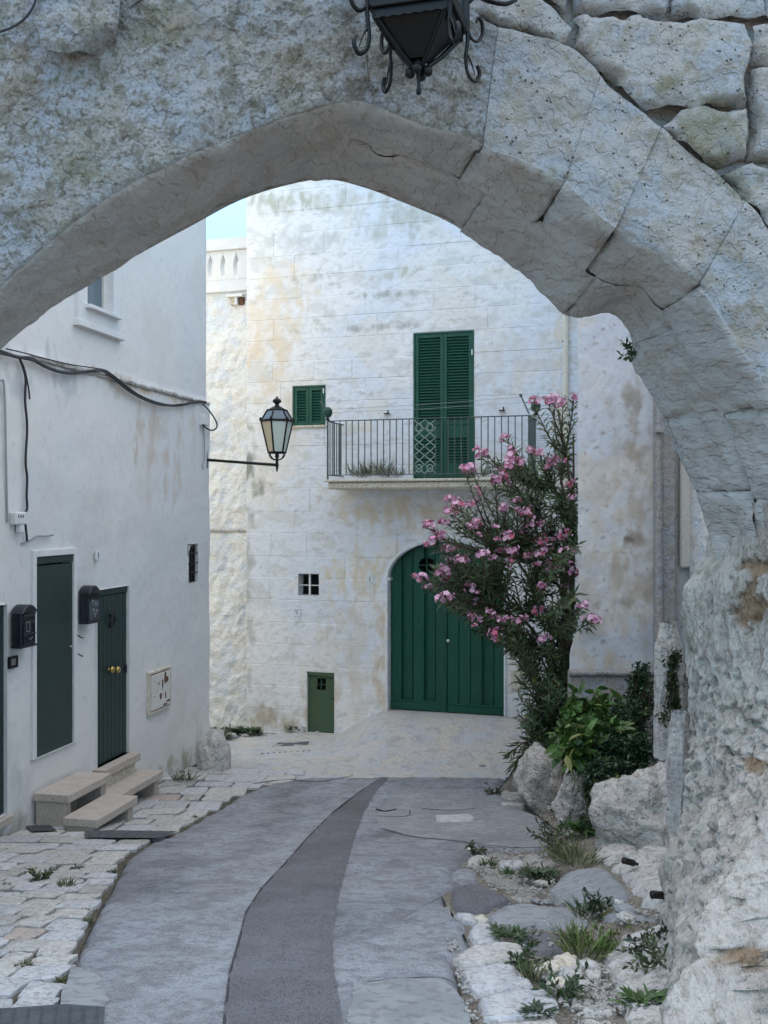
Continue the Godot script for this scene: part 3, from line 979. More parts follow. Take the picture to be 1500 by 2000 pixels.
func ground_line(a: Array, r: float, lift: float) -> ArrayMesh:
	var pts := []
	for p in a:
		pts.append(gp(p[0], p[1]) + Vector3(0, lift, 0))
	return tube_mesh(smooth_path(pts, 6), r, r * 0.6, 5, 0.5)

func sheet_on_lane(poly: PackedVector2Array, origin: Vector3, lift: float) -> ArrayMesh:
	var st := new_st()
	st.set_smooth_group(-1)
	var idx := Geometry2D.triangulate_polygon(poly)
	var put := func(k: int): return Vector3(poly[k].x, ground_y(poly[k].x, -poly[k].y) + lift, poly[k].y) - Vector3(origin.x, ground_y(origin.x, -origin.z) + 0.014, origin.z)
	for i in range(0, idx.size(), 3):
		var a: Vector3 = put.call(idx[i])
		var b: Vector3 = put.call(idx[i + 1])
		var c: Vector3 = put.call(idx[i + 2])
		if (c - a).cross(b - a).y < 0:
			tri(st, a, c, b)
		else:
			tri(st, a, b, c)
	return done(st)

func grate(a: Array, label: String, lift: float) -> void:
	var poly := gpoly(a)
	var mid := Vector2.ZERO
	for p in poly:
		mid += p / poly.size()
	var o := Vector3(mid.x, ground_y(mid.x, -mid.y), mid.y)
	var t := thing("iron_grate", label, "grate", Transform3D(Basis.IDENTITY, o))
	var local := PackedVector2Array()
	for p in poly:
		local.append(p - mid)
	var base := sheet_on_lane(poly, Vector3(o.x, 0, o.z), lift + 0.014)
	piece("plate", base, M.drain, t)
	# raised bars across
	var a0 := poly[0]
	var a1 := poly[1 if a.size() == 4 else 2]
	var b0 := poly[3 if a.size() == 4 else 4]
	var b1 := poly[2 if a.size() == 4 else 3]
	var n := 9
	for k in n:
		var f := (k + 0.5) / n
		var p := a0.lerp(a1, f)
		var q := b0.lerp(b1, f)
		var pp := Vector3(p.x, ground_y(p.x, -p.y) + lift + 0.001, p.y) - o
		var qq := Vector3(q.x, ground_y(q.x, -q.y) + lift + 0.001, q.y) - o
		piece("bar", tube_mesh([pp, qq], 0.005, 0.005, 5), M.drain, t)

func rng(sd: int) -> RandomNumberGenerator:
	var r := RandomNumberGenerator.new()
	r.seed = sd
	return r

# one laid stone: rounded uneven outline, slightly domed top
func paver_mesh(c: Vector2, w: float, d: float, lift: float, r: RandomNumberGenerator, jit := 0.03, dome := 0.012, tones := 0.13) -> ArrayMesh:
	var corners := []
	for k in [[-1, -1], [1, -1], [1, 1], [-1, 1]]:
		corners.append(c + Vector2(k[0] * w * 0.5 + r.randf_range(-jit, jit) * 0.5, k[1] * d * 0.5 + r.randf_range(-jit, jit) * 0.5))
	return stone_mesh(PackedVector2Array(corners), lift, dome, r, tones)

func stone_mesh(corners: PackedVector2Array, lift: float, dome: float, r: RandomNumberGenerator, tones := 0.13) -> ArrayMesh:
	var c := Vector2.ZERO
	for p in corners:
		c += p / corners.size()
	var out := []
	var n := corners.size()
	for i in n:
		var a := corners[i]
		var p0 := corners[(i + n - 1) % n]
		var p1 := corners[(i + 1) % n]
		var rr := minf(a.distance_to(p0), a.distance_to(p1)) * r.randf_range(0.10, 0.22)
		out.append(a + (p0 - a).normalized() * rr)
		out.append(a + ((c - a).normalized()) * rr * 0.25)
		out.append(a + (p1 - a).normalized() * rr)
		var m := (a + p1) * 0.5
		out.append(m + (p1 - a).orthogonal().normalized() * r.randf_range(-0.016, 0.014))
	var k := out.size()
	var tilt := Vector2(r.randf_range(-0.02, 0.02), r.randf_range(-0.02, 0.02))
	var pts := PackedVector3Array()
	var idx := PackedInt32Array()
	var tone := r.randf_range(0.97 - tones, 0.97 + tones)
	var cols := PackedColorArray()
	var levels := [[1.0, -0.05], [1.0, lift - 0.008], [0.965, lift - 0.0005], [0.6, lift + dome * 0.7]]
	for l in levels:
		for p in out:
			var q: Vector2 = c + (p - c) * l[0]
			var y: float = ground_y(q.x, -q.y) + l[1] + (q - c).dot(tilt) + (0.008 * fn_mid.get_noise_2d(q.x * 2.0, q.y * 2.0) if l[0] < 0.99 else 0.0)
			pts.append(Vector3(q.x, y, q.y))
			cols.append(Color(tone, tone, tone))
	pts.append(Vector3(c.x, ground_y(c.x, -c.y) + lift + dome + 0.006 * fn_mid.get_noise_2d(c.x * 2.0, c.y * 2.0), c.y))
	cols.append(Color(tone, tone, tone))
	for l in levels.size() - 1:
		for i in k:
			var j := (i + 1) % k
			idx.append_array([l * k + i, (l + 1) * k + i, (l + 1) * k + j, l * k + i, (l + 1) * k + j, l * k + j])
	var top := (levels.size() - 1) * k
	for i in k:
		idx.append_array([top + i, pts.size() - 1, top + (i + 1) % k])
	# face up
	var nn := (pts[idx[idx.size() - 1]] - pts[idx[idx.size() - 3]]).cross(pts[idx[idx.size() - 2]] - pts[idx[idx.size() - 3]])
	if nn.y < 0.0:
		for q in range(0, idx.size(), 3):
			var t := idx[q + 1]
			idx[q + 1] = idx[q + 2]
			idx[q + 2] = t
	return arrays_mesh(pts, idx, cols)

func build_pavement() -> void:
	# bed of earth and moss between the stones
	var bed_poly := gpoly([[-260, 1650], [0, 1636], [180, 1568], [300, 1520], [405, 1468], [440, 1520], [530, 1533], [470, 1560], [420, 1594], [350, 1632], [285, 1660], [243, 1690], [228, 1725], [190, 1790], [158, 1855], [135, 1925], [110, 2005], [60, 2080], [-400, 2100]])
	var pv := setting("pavement", ground_sheet(bed_poly, 0.08, 0.004, 0.0, 0.012, 0.0, 11.0), M.earth)
	var road_edge := PackedVector2Array()
	for p in ROAD_LEFT:
		var q := gp(p[0], p[1])
		road_edge.append(Vector2(q.x, q.z))
	var edge_x := func(z: float) -> float:
		for i in road_edge.size() - 1:
			var a := road_edge[i]
			var b := road_edge[i + 1]
			if -z <= a.y and -z >= b.y:
				return lerpf(a.x, b.x, (-z - a.y) / (b.y - a.y))
		return road_edge[0].x if z < 5.0 else road_edge[-1].x
	var r := rng(21)
	var z := 3.9
	while z < 14.2:
		var dz := r.randf_range(0.2, 0.34) if z < 8.0 else r.randf_range(0.3, 0.48)
		var zc := z + dz * 0.5
		var right: float = edge_x.call(zc) - 0.02
		# rows run a little askew
		var wall := -6.08 + 0.22 * zc + 0.02
		var x := right
		if zc < 9.8:
			wall = maxf(wall, -0.42 * zc - 0.2)
		while x > wall + 0.12:
			var dx := r.randf_range(0.17, 0.32) if z < 8.0 else r.randf_range(0.26, 0.55)
			dx = minf(dx, x - wall)
			var skew := (right - x) * 0.16
			var c := Vector2(x - dx * 0.5, -(zc + skew + r.randf_range(-0.035, 0.035)))
			var k := r.randf()
			var mat: Material = M.paver[0] if k < 0.5 else (M.paver[1] if k < 0.62 else (M.paver[2] if k < 0.97 else M.paver[3]))
			piece("cobblestone", paver_mesh(c, dx - r.randf_range(0.014, 0.03), dz - r.randf_range(0.018, 0.036), r.randf_range(0.028, 0.036), r, 0.05, 0.005), mat, pv)
			x -= dx
		z += dz

# ---------------------------------------------------------------- the arch in front
const NEAR_Z := 5.3
const FAR_Z := 6.3
# inner edge at the near face, at the far face, and how far out each strip of the face reaches
const ARCH := [
	[-170, 1000, -105, 1000, -700, 1000], [-160, 850, -95, 875, -700, 800], [-110, 700, -60, 745, -700, 450], [0, 570, 35, 652, -500, 150], [75, 500, 100, 600, -300, -200], [150, 435, 165, 562, -80, -450],
	[250, 365, 250, 508, 130, -500], [390, 300, 375, 440, 330, -500], [500, 260, 470, 390, 470, -500], [620, 218, 565, 360, 600, -500], [715, 205, 640, 350, 715, -500],
	[800, 238, 715, 367, 800, -40], [880, 262, 790, 396, 900, 8], [965, 295, 870, 430, 1000, 58], [1050, 330, 945, 476, 1110, 90], [1120, 365, 1020, 532, 1195, 160], [1175, 420, 1075, 588, 1262, 218],
	[1240, 470, 1112, 618, 1327, 280], [1310, 515, 1190, 611, 1400, 335], [1370, 570, 1230, 650, 1465, 400], [1440, 675, 1243, 715, 1560, 520], [1500, 760, 1290, 800, 1650, 640], [1545, 870, 1327, 892, 1700, 800],
	[1570, 960, 1360, 960, 1720, 950], [1580, 1050, 1388, 1030, 1730, 1050], [1590, 1150, 1395, 1130, 1740, 1150]]

func arch_at(t: float, k: int) -> Vector2:
	var n := ARCH.size()
	var i := clampi(int(t), 0, n - 2)
	var f := t - i
	var g := func(j: int) -> Vector2:
		j = clampi(j, 0, n - 1)
		var a: Array = ARCH[j]
		if k == 2 and t < 10.0 and j > 10:
			a = ARCH[10]
		if k == 2 and t >= 10.0 and j <= 10:
			return Vector2(715, -60)
		return Vector2(a[k * 2], a[k * 2 + 1])
	return (g.call(i) as Vector2).cubic_interpolate(g.call(i + 1), g.call(i - 1), g.call(i + 2), f)

# part of the ring: t0..t1 along the arch, from depth d0 (0 near, 1 far) and, if face, up the front
func ring_piece(t0: float, t1: float, d0: float, d1: float, face: bool, o: Dictionary) -> ArrayMesh:
	var step: float = o.get("step", 0.02)
	var per := 0.24
	var nu := maxi(3, int((t1 - t0) * per / step) + 1)
	var nd := maxi(3, int((d1 - d0) * 1.05 / step) + 1)
	if o.get("face_only", false):
		nd = 1
	var nf := 0
	if face:
		var m := (t0 + t1) * 0.5
		nf = maxi(4, int(arch_at(m, 1).distance_to(arch_at(m, 2)) / 2000.0 * NEAR_Z / (step * 1.1)))
	var nv := nd + nf
	var pts := PackedVector3Array()
	var cols := PackedColorArray()
	var deep: float = o.get("deep", 0.05)
	var round_r: float = o.get("round", 0.03)
	var hang: float = o.get("hang", 0.0)
	var amp: float = o.get("amp", 0.03)
	var soft_front: float = o.get("front_joint", 0.012)
	var ends: Array = o.get("ends", [true, true])
	var tint: Color = o.get("tint", Color.WHITE)
	var corner: float = o.get("corner", 0.03)
	for j in nv:
		for i in nu:
			var t := lerpf(t0, t1, float(i) / (nu - 1))
			var n2 := arch_at(t, 0)
			var f2 := arch_at(t, 1)
			var pn := at(n2.x, n2.y, NEAR_Z)
			var pf := at(f2.x, f2.y, FAR_Z)
			var ta := arch_at(minf(t + 0.05, 24.99), 0) - arch_at(maxf(t - 0.05, 0.0), 0)
			var n1 := Vector3(-ta.y, -ta.x, 0).normalized()
			var p: Vector3
			var d_corner := 0.0
			var on_face := 0.0
			var edge := 1e9
			if j < nd:
				var d := lerpf(d1, d0, float(j) / (nd - 1)) if nd > 1 else 0.0
				p = pn.lerp(pf, d)
				d_corner = d * 1.05
				edge = minf(edge, (d1 - d) * 1.05 if d1 < 0.999 or true else 1e9)
				if d0 > 0.001:
					edge = minf(edge, (d - d0) * 1.05)
			else:
				var f := float(j - nd + 1) / nf
				var e2 := arch_at(t, 2)
				var pe := at(e2.x, e2.y, NEAR_Z)
				p = pn.lerp(pe, f)
				d_corner = p.distance_to(pn)
				on_face = 1.0
				edge = (1.0 - f) * pn.distance_to(pe)
			var te := 1e9
			if ends[0]:
				te = minf(te, (t - t0) * per)
			if ends[1]:
				te = minf(te, (t1 - t) * per)
			var nrm := n1 if on_face < 0.5 else Vector3(0, 0, 1)
			var blend := exp(-d_corner / corner)
			if d0 < 0.001:
				nrm = nrm.lerp((n1 + Vector3(0, 0, 1)).normalized(), blend).normalized()
				p -= (n1 + Vector3(0, 0, 1)) * corner * 0.7 * blend
			var w := fn_mid.get_noise_3dv(p) * amp + fn_big.get_noise_3dv(p * 1.4) * amp * 1.2 + fn_fine.get_noise_3dv(p) * amp * 0.22
			var depth_j := deep if on_face < 0.5 else lerpf(soft_front, deep, exp(-d_corner / 0.05))
			var jv := 0.1 + 1.1 * smoothstep(-0.05, 0.35, fn_mid.get_noise_3dv(p * 0.55 + Vector3(9, 0, 0)))
			var rv := round_r * (0.6 + 0.8 * absf(fn_mid.get_noise_3dv(p * 1.3)))
			var groove := jv * (deep * exp(-edge / rv) + depth_j * exp(-te / rv))
			p += nrm * (w - groove + hang * (1.0 - on_face * 0.6))
			pts.append(p)
			cols.append(face_tint(p) if on_face > 0.5 else tint)
	return grid_mesh(nu, nv, pts, cols, PackedVector2Array(), false)

# soot mixed with painted lantern shadow, lichen and bared stone, each in its place: [px, py, half width, half height, tint]
const FACE_STAINS_SHADOW := [[740, 150, 90, 75, 0], [690, 40, 30, 60, 0], [85, 425, 60, 40, 1], [160, 330, 70, 40, 2], [300, 60, 120, 40, 2], [420, 70, 90, 40, 1], [1400, 240, 70, 60, 2], [1440, 345, 50, 30, 2], [1330, 160, 70, 24, 2], [1460, 650, 60, 50, 1], [560, 120, 90, 60, 1], [60, 170, 60, 60, 1], [220, 590, 60, 20, 2], [1420, 480, 50, 30, 1]]
func face_tint(p: Vector3) -> Color:
	var c := Color.WHITE
	var px := 750.0 + p.x / -p.z * 2000.0
	var py := 1000.0 - p.y / -p.z * 2000.0
	for s in FACE_STAINS_SHADOW:
		var e := Vector2((px - s[0]) / s[2], (py - s[1]) / s[3])
		if e.length_squared() < 4.0:
			var k := smoothstep(1.15, 0.55, e.length() + 1.3 * fn_mid.get_noise_3dv(p * 0.8) + 0.6 * fn_fine.get_noise_3dv(p))
			c = c.lerp([Color(0.52, 0.47, 0.41), Color(0.82, 0.74, 0.64), Color(0.62, 0.61, 0.46)][s[4]], k * 0.75)
	return c

func face_stone(px: Array, proud: float, deep: float, amp: float, rim: float, cell := 0.022) -> ArrayMesh:
	var poly := PackedVector2Array()
	for p in px:
		poly.append(Vector2((p[0] - 750.0) / 2000.0 * NEAR_Z, (1000.0 - p[1]) / 2000.0 * NEAR_Z))
	poly = ragged(poly, 0.026, proud * 50.0 + px[0][0])
	var g := poly_cells(poly, cell)
	var pts := PackedVector3Array()
	var cols := PackedColorArray()
	for k in g.p.size():
		var p: Vector2 = g.p[k]
		var d: float = g.d[k]
		var q := Vector3(p.x, p.y, -NEAR_Z)
		q.z += proud - deep * (0.2 + 1.0 * smoothstep(-0.15, 0.3, fn_mid.get_noise_3dv(q * 0.5 + Vector3(4, 0, 0)))) * exp(-d / (rim * (0.5 + 1.0 * absf(fn_mid.get_noise_3dv(q * 1.4))))) + amp * (fn_mid.get_noise_3dv(q) + 0.9 * fn_big.get_noise_3dv(q * 1.6) + 0.3 * fn_fine.get_noise_3dv(q))
		pts.append(q)
		cols.append(face_tint(q))
	return arrays_mesh(pts, g.i, cols)

func build_arch() -> void:
	var a := thing("stone_arch", "weathered whitewashed stone arch framing the lane in front", "arch")
	# left half: one thick crust of lime over the stones
	piece("lime_crust", ring_piece(0.0, 10.05, 0.0, 1.0, true, {"step": 0.02, "deep": 0.0, "amp": 0.03, "ends": [false, false], "face_only": true}), M.crust, a)
	piece("soffit", ring_piece(0.0, 10.05, 0.0, 1.0, false, {"step": 0.024, "deep": 0.0, "amp": 0.03, "ends": [false, false]}), M.soffit, a)
	# right half: voussoirs in two rows
	var near_t := [10.0, 12.75, 14.75, 16.45, 18.9, 21.3, 23.2, 25.0]
	var hangs := [0.0, 0.02, 0.035, 0.0, 0.02, 0.0, 0.0]
	for k in near_t.size() - 1:
		var o := {"step": 0.02, "deep": 0.06, "round": 0.022, "hang": hangs[k], "amp": 0.024, "front_joint": 0.004, "ends": [k > 0, true], "corner": 0.018}
		var v := piece("voussoir", ring_piece(near_t[k], near_t[k + 1], 0.0, 0.47, false, o), M.soffit, a)
		o["face_only"] = true
		piece("face", ring_piece(near_t[k], near_t[k + 1], 0.0, 0.47, true, o), M.crust if k == 0 else M.pitted, v)
	var far_t := [10.0, 13.4, 16.8, 19.4, 21.2, 23.0, 25.0]
	for k in far_t.size() - 1:
		piece("voussoir", ring_piece(far_t[k], far_t[k + 1], 0.47, 1.0, false, {"step": 0.021, "deep": 0.04, "round": 0.02, "hang": 0.012 * (k % 2), "amp": 0.03, "ends": [true, true]}), M.soffit, a)
	# squared stones over the ring
	for s in [
			[[[905, 8], [960, -30], [1040, -10], [1108, 22], [1122, 58], [1108, 84], [1000, 52]], 0.03],
			[[[1122, 26], [1300, 32], [1455, 46], [1464, 90], [1462, 202], [1330, 206], [1262, 212], [1200, 152], [1112, 88], [1128, 58]], 0.045],
			[[[715, -60], [800, -180], [1000, -190], [1120, -180], [1110, 14], [1040, -16], [960, -36], [905, 2], [800, -46]], 0.02],
			[[[1122, -180], [1310, -180], [1302, 18], [1290, 26], [1120, 18]], 0.035],
			[[[1322, -160], [1500, -170], [1498, 20], [1462, 36], [1400, 38], [1316, 26]], 0.03],
			[[[1470, 46], [1640, 30], [1640, 118], [1560, 122], [1472, 118]], 0.03],
			[[[1472, 128], [1560, 128], [1640, 124], [1650, 300], [1560, 310], [1474, 306], [1470, 206]], 0.02],
			[[[1330, 214], [1464, 210], [1468, 308], [1392, 318], [1340, 282], [1300, 250]], 0.04],
			[[[1404, 330], [1470, 316], [1560, 318], [1600, 430], [1560, 500], [1470, 396]], 0.02],
			[[[1568, 318], [1800, 300], [1820, 520], [1640, 600], [1566, 506], [1608, 430]], 0.03],
			[[[1650, 120], [1820, 110], [1820, 296], [1660, 300]], 0.03],
			[[[1505, -170], [1800, -170], [1820, 104], [1650, 112], [1645, 24], [1500, 34]], 0.03],
			[[[716, -500], [1100, -500], [1120, -192], [1000, -200], [800, -190], [716, -70]], 0.02],
			[[[1108, -500], [1480, -500], [1500, -180], [1310, -190], [1128, -190]], 0.03],
			[[[1490, -500], [1900, -500], [1900, -180], [1508, -180]], 0.03],
			[[[1640, 608], [1830, 530], [1900, 800], [1900, 1150], [1746, 1150], [1726, 950], [1706, 800], [1660, 650]], 0.02]]:
		piece("stone", face_stone(s[0], s[1] * 0.6, 0.085, 0.03, 0.018, 0.018), M.pitted, a)
	for s in [
			[[[78, -40], [238, -46], [242, 20], [240, 82], [196, 104], [150, 118], [102, 112], [84, 60]], 0.13],
			[[[255, 20], [330, -40], [470, -60], [470, -220], [240, -220], [246, -20]], 0.04],
			[[[-140, -60], [66, -50], [70, -300], [-140, -300]], 0.05]]:
		piece("stone", face_stone(s[0], s[1], 0.11, 0.03, 0.035), M.crust, a)
	# core behind the stones, far face and top
	var core := new_st()
	core.set_smooth_group(-1)
	var m := 100
	for k in m:
		var ta := 25.0 * k / m
		var tb := 25.0 * (k + 1) / m
		if ta >= 9.99:
			# under the stones of the right half
			var n1 := at(arch_at(ta, 0).x, arch_at(ta, 0).y - 20, NEAR_Z + 0.11)
			var n2 := at(arch_at(tb, 0).x, arch_at(tb, 0).y - 20, NEAR_Z + 0.11)
			quad(core, n1, Vector3(n1.x, 4.2, n1.z), Vector3(n2.x, 4.2, n2.z), n2)
			var f1 := at(arch_at(ta, 1).x, arch_at(ta, 1).y - 18, FAR_Z)
			var f2 := at(arch_at(tb, 1).x, arch_at(tb, 1).y - 18, FAR_Z)
			quad(core, n2, f2, f1, n1)
		var b1 := at(arch_at(ta, 1).x, arch_at(ta, 1).y, FAR_Z)
		var b2 := at(arch_at(tb, 1).x, arch_at(tb, 1).y, FAR_Z)
		var off := Vector3(0, 0.0, -0.005)
		quad(core, b2 + off, Vector3(b2.x, 4.2, b2.z - 0.005), Vector3(b1.x, 4.2, b1.z - 0.005), b1 + off)
	piece("core", done(core), M.soffit, a)
	piece("top", box_mesh(Vector3(0, 4.25, -5.8), Vector3(12.0, 0.3, 1.3)), M.pitted, a)
	# the wall goes on beyond the arch
	piece("wall_end", box_mesh(Vector3(-4.6, -0.5, -5.78), Vector3(2.2, 9.2, 0.98)), M.crust, a)
	piece("wall_end", box_mesh(Vector3(4.6, -0.5, -5.86), Vector3(4.0, 9.2, 1.06)), M.pitted, a)
	piece("pier_block", box_mesh(Vector3(-3.48, -1.6, -5.8), Vector3(1.7, 3.3, 1.0), Basis(UPV, 0.0), 0.05), M.crust, a)
	# right pier: living rock and lime, swelling towards its foot
	build_pier(a)

const PIER := [[960, 1360, 0], [1030, 1386, 0], [1080, 1378, 0], [1115, 1352, 0], [1150, 1338, 0], [1230, 1334, 0], [1290, 1336, 0], [1350, 1344, 0], [1400, 1350, 0], [1470, 1352, 0], [1550, 1352, 0], [1600, 1338, 0], [1650, 1322, 0], [1700, 1312, 0], [1760, 1318, 0], [1800, 1314, 0], [1860, 1312, 0], [1930, 1308, 0], [2000, 1304, 0], [2300, 1290, 0]]
func pier_edge(py: float) -> float:
	for i in PIER.size() - 1:
		if py <= PIER[i + 1][0]:
			var f: float = (py - PIER[i][0]) / (PIER[i + 1][0] - PIER[i][0])
			return lerpf(PIER[i][1], PIER[i + 1][1], smoothstep(0.0, 1.0, f))
	return 1290.0

func build_pier(a: Node3D) -> void:
	var nv := 250
	var nj := 110
	var nf := 40
	var nb := 14
	var nu := nb + nj + nf
	var pts := PackedVector3Array()
	var cols := PackedColorArray()
	var patches := [[1390, 905, 40, 16], [1470, 1100, 30, 24], [1465, 1175, 34, 40], [1330, 1125, 10, 10], [1465, 1420, 40, 12], [1455, 1590, 44, 14]]
	for j in nv:
		var y := lerpf(-3.3, 0.05, float(j) / (nv - 1))
		var py := 1000.0 - 2000.0 * y / 6.3
		var px := pier_edge(py)
		var q := at(px, py, 6.3)
		# the foot spreads forward into the lane
		var foot := smoothstep(-0.95, -2.25, y)
		var zn := lerpf(5.25, 4.0, foot)
		var pn := Vector3((lerpf(1592.0, 1306.0, foot) - 750.0) / 2000.0 * zn, y, -zn)
		for i in nu:
			var p: Vector3
			var n: Vector3
			var along := (pn - q)
			var jn := Vector3(-absf(along.z), 0, -along.x).normalized()
			if jn.x > 0:
				jn = -jn
			jn = Vector3(-along.z, 0, along.x).normalized()
			if jn.x > 0.0:
				jn = -jn
			if i < nb:
				# round the far corner, away from the camera
				var f := 1.0 - float(i) / nb
				p = q + Vector3(f * 0.9, 0, -f * 0.16)
				n = Vector3(-0.2, 0, -1).normalized()
			elif i < nb + nj:
				var f := float(i - nb) / nj
				p = q.lerp(pn, f)
				n = jn
			else:
				var f := float(i - nb - nj) / (nf - 1.0)
				p = pn + Vector3(f * 2.2, 0, 0.1 * f)
				n = Vector3(0, 0, 1)
				if f < 0.1:
					n = jn.lerp(n, f * 10.0).normalized()
			var low := smoothstep(-0.6, -2.2, y)
			var w := 0.03 * fn_mid.get_noise_3d(p.x, p.y * 0.35, p.z) - 0.05 * smoothstep(0.25, 0.6, fn_mid.get_noise_3d(p.x * 1.3, p.y * 0.5 + 5.0, p.z * 1.3)) + 0.035 * fn_fold.get_noise_3d(p.x * 1.3, p.y * 0.22, p.z * 1.3) + 0.05 * fn_big.get_noise_3dv(p * 1.5) + 0.018 * fn_fine.get_noise_3d(p.x, p.y * 0.5, p.z)
			w += low * (0.08 * (fn_fold.get_noise_3d(p.x * 0.9 + 3.0, p.y * 0.28, p.z * 0.9) - 0.25) + 0.025 * fn_mid.get_noise_3d(p.x * 2.0, p.y, p.z * 2.0))
			# honeycombed band in the middle
			var hc := smoothstep(-0.7, -1.0, y) * smoothstep(-2.0, -1.6, y)
			w -= hc * 0.045 * smoothstep(0.0, 0.45, fn_fine.get_noise_3dv(p * 0.8))
			var keep := (0.25 if i <= nb + 2 else 1.0) * lerpf(0.15, 1.0, smoothstep(0.0, -0.6, y))
			p += n * w * keep
			var c := Color.WHITE.lerp(Color(0.74, 0.70, 0.675), smoothstep(-0.05, 0.4, fn_mid.get_noise_3d(p.x * 0.6 + 2.0, p.y * 0.28, p.z * 0.6)) * 0.7).lerp(Color(0.5, 0.46, 0.42), smoothstep(0.25, 0.5, fn_mid.get_noise_3d(p.x * 1.5 + 8.0, p.y * 0.5, p.z * 1.5)) * 0.45)
			var ppx := 750.0 + p.x / -p.z * 2000.0
			for s in patches:
				var e := Vector2((ppx - s[0]) / s[2], (py - s[1]) / s[3])
				var k := e.length() + 0.9 * fn_mid.get_noise_3dv(p * 1.8)
				if k < 1.0 and i > nb:
					var m := smoothstep(1.0, 0.75, k)
					c = c.lerp(Color(0.60, 0.46, 0.33), m)
					p -= n * 0.035 * m
			pts.append(p)
			cols.append(c)
	piece("pier", grid_mesh(nu, nv, pts, cols), M.pier, a)

# ---------------------------------------------------------------- houses
# a plastered facade with rectangular openings [x0, y0, x1, y1], uneven as zf says
func facade(x0: float, y0: float, x1: float, y1: float, holes: Array, step: float, zf: Callable, uvf) -> ArrayMesh:
	var xs := [x0, x1]
	var ys := [y0, y1]
	for h in holes:
		xs.append_array([h[0], h[2]])
		ys.append_array([h[1], h[3]])
	xs.sort()
	ys.sort()
	var pts := PackedVector3Array()
	var uvs := PackedVector2Array()
	var idx := PackedInt32Array()
	for a in xs.size() - 1:
		for b in ys.size() - 1:
			var w: float = xs[a + 1] - xs[a]
			var h: float = ys[b + 1] - ys[b]
			if w < 1e-4 or h < 1e-4:
				continue
			var c := Vector2(xs[a] + w * 0.5, ys[b] + h * 0.5)
			var open := false
			for q in holes:
				if c.x > q[0] and c.x < q[2] and c.y > q[1] and c.y < q[3]:
					open = true
			if open:
				continue
			var nu := maxi(1, int(ceil(w / step)))
			var nv := maxi(1, int(ceil(h / step)))
			var o := pts.size()
			for j in nv + 1:
				for i in nu + 1:
					var p := Vector2(xs[a] + w * i / nu, ys[b] + h * j / nv)
					pts.append(Vector3(p.x, p.y, zf.call(p)))
					if uvf != null:
						uvs.append(uvf.call(p))
			for j in nv:
				for i in nu:
					var k := o + j * (nu + 1) + i
					var k2 := k + nu + 1
					idx.append_array([k, k2, k2 + 1, k, k2 + 1, k + 1])
	return arrays_mesh(pts, idx, PackedColorArray(), uvs)

func reveal_mesh(x0: float, y0: float, x1: float, y1: float, zf: float, zb: float) -> ArrayMesh:
	var st := new_st()
	st.set_smooth_group(-1)
	var f := func(x, y, z): return Vector3(x, y, z)
	quad(st, f.call(x0, y0, zf), f.call(x0, y0, zb), f.call(x0, y1, zb), f.call(x0, y1, zf))
	quad(st, f.call(x1, y0, zf), f.call(x1, y1, zf), f.call(x1, y1, zb), f.call(x1, y0, zb))
	quad(st, f.call(x0, y1, zf), f.call(x0, y1, zb), f.call(x1, y1, zb), f.call(x1, y1, zf))
	quad(st, f.call(x0, y0, zf), f.call(x1, y0, zf), f.call(x1, y0, zb), f.call(x0, y0, zb))
	return done(st)

func frame_mesh(x0: float, y0: float, x1: float, y1: float, w: float, z0: float, z1: float, bottom := true) -> ArrayMesh:
	var st := new_st()
	var zc := (z0 + z1) * 0.5
	var dz := z1 - z0
	box(st, Vector3(x0 - w * 0.5, (y0 + y1) * 0.5, zc), Vector3(w, y1 - y0, dz))
	box(st, Vector3(x1 + w * 0.5, (y0 + y1) * 0.5, zc), Vector3(w, y1 - y0, dz))
	box(st, Vector3((x0 + x1) * 0.5, y1 + w * 0.5, zc), Vector3(x1 - x0 + 2 * w, w, dz))
	if bottom:
		box(st, Vector3((x0 + x1) * 0.5, y0 - w * 0.5, zc), Vector3(x1 - x0 + 2 * w, w, dz))
	return done(st)

func ledge_y(x: float) -> float:
	var a := lw(0, 683)
	var b := lw(200, 733)
	var c := lw(403, 788)
	if x < b.x:
		return lerpf(a.y, b.y, (x - a.x) / (b.x - a.x))
	return lerpf(b.y, c.y, (x - b.x) / (c.x - b.x))

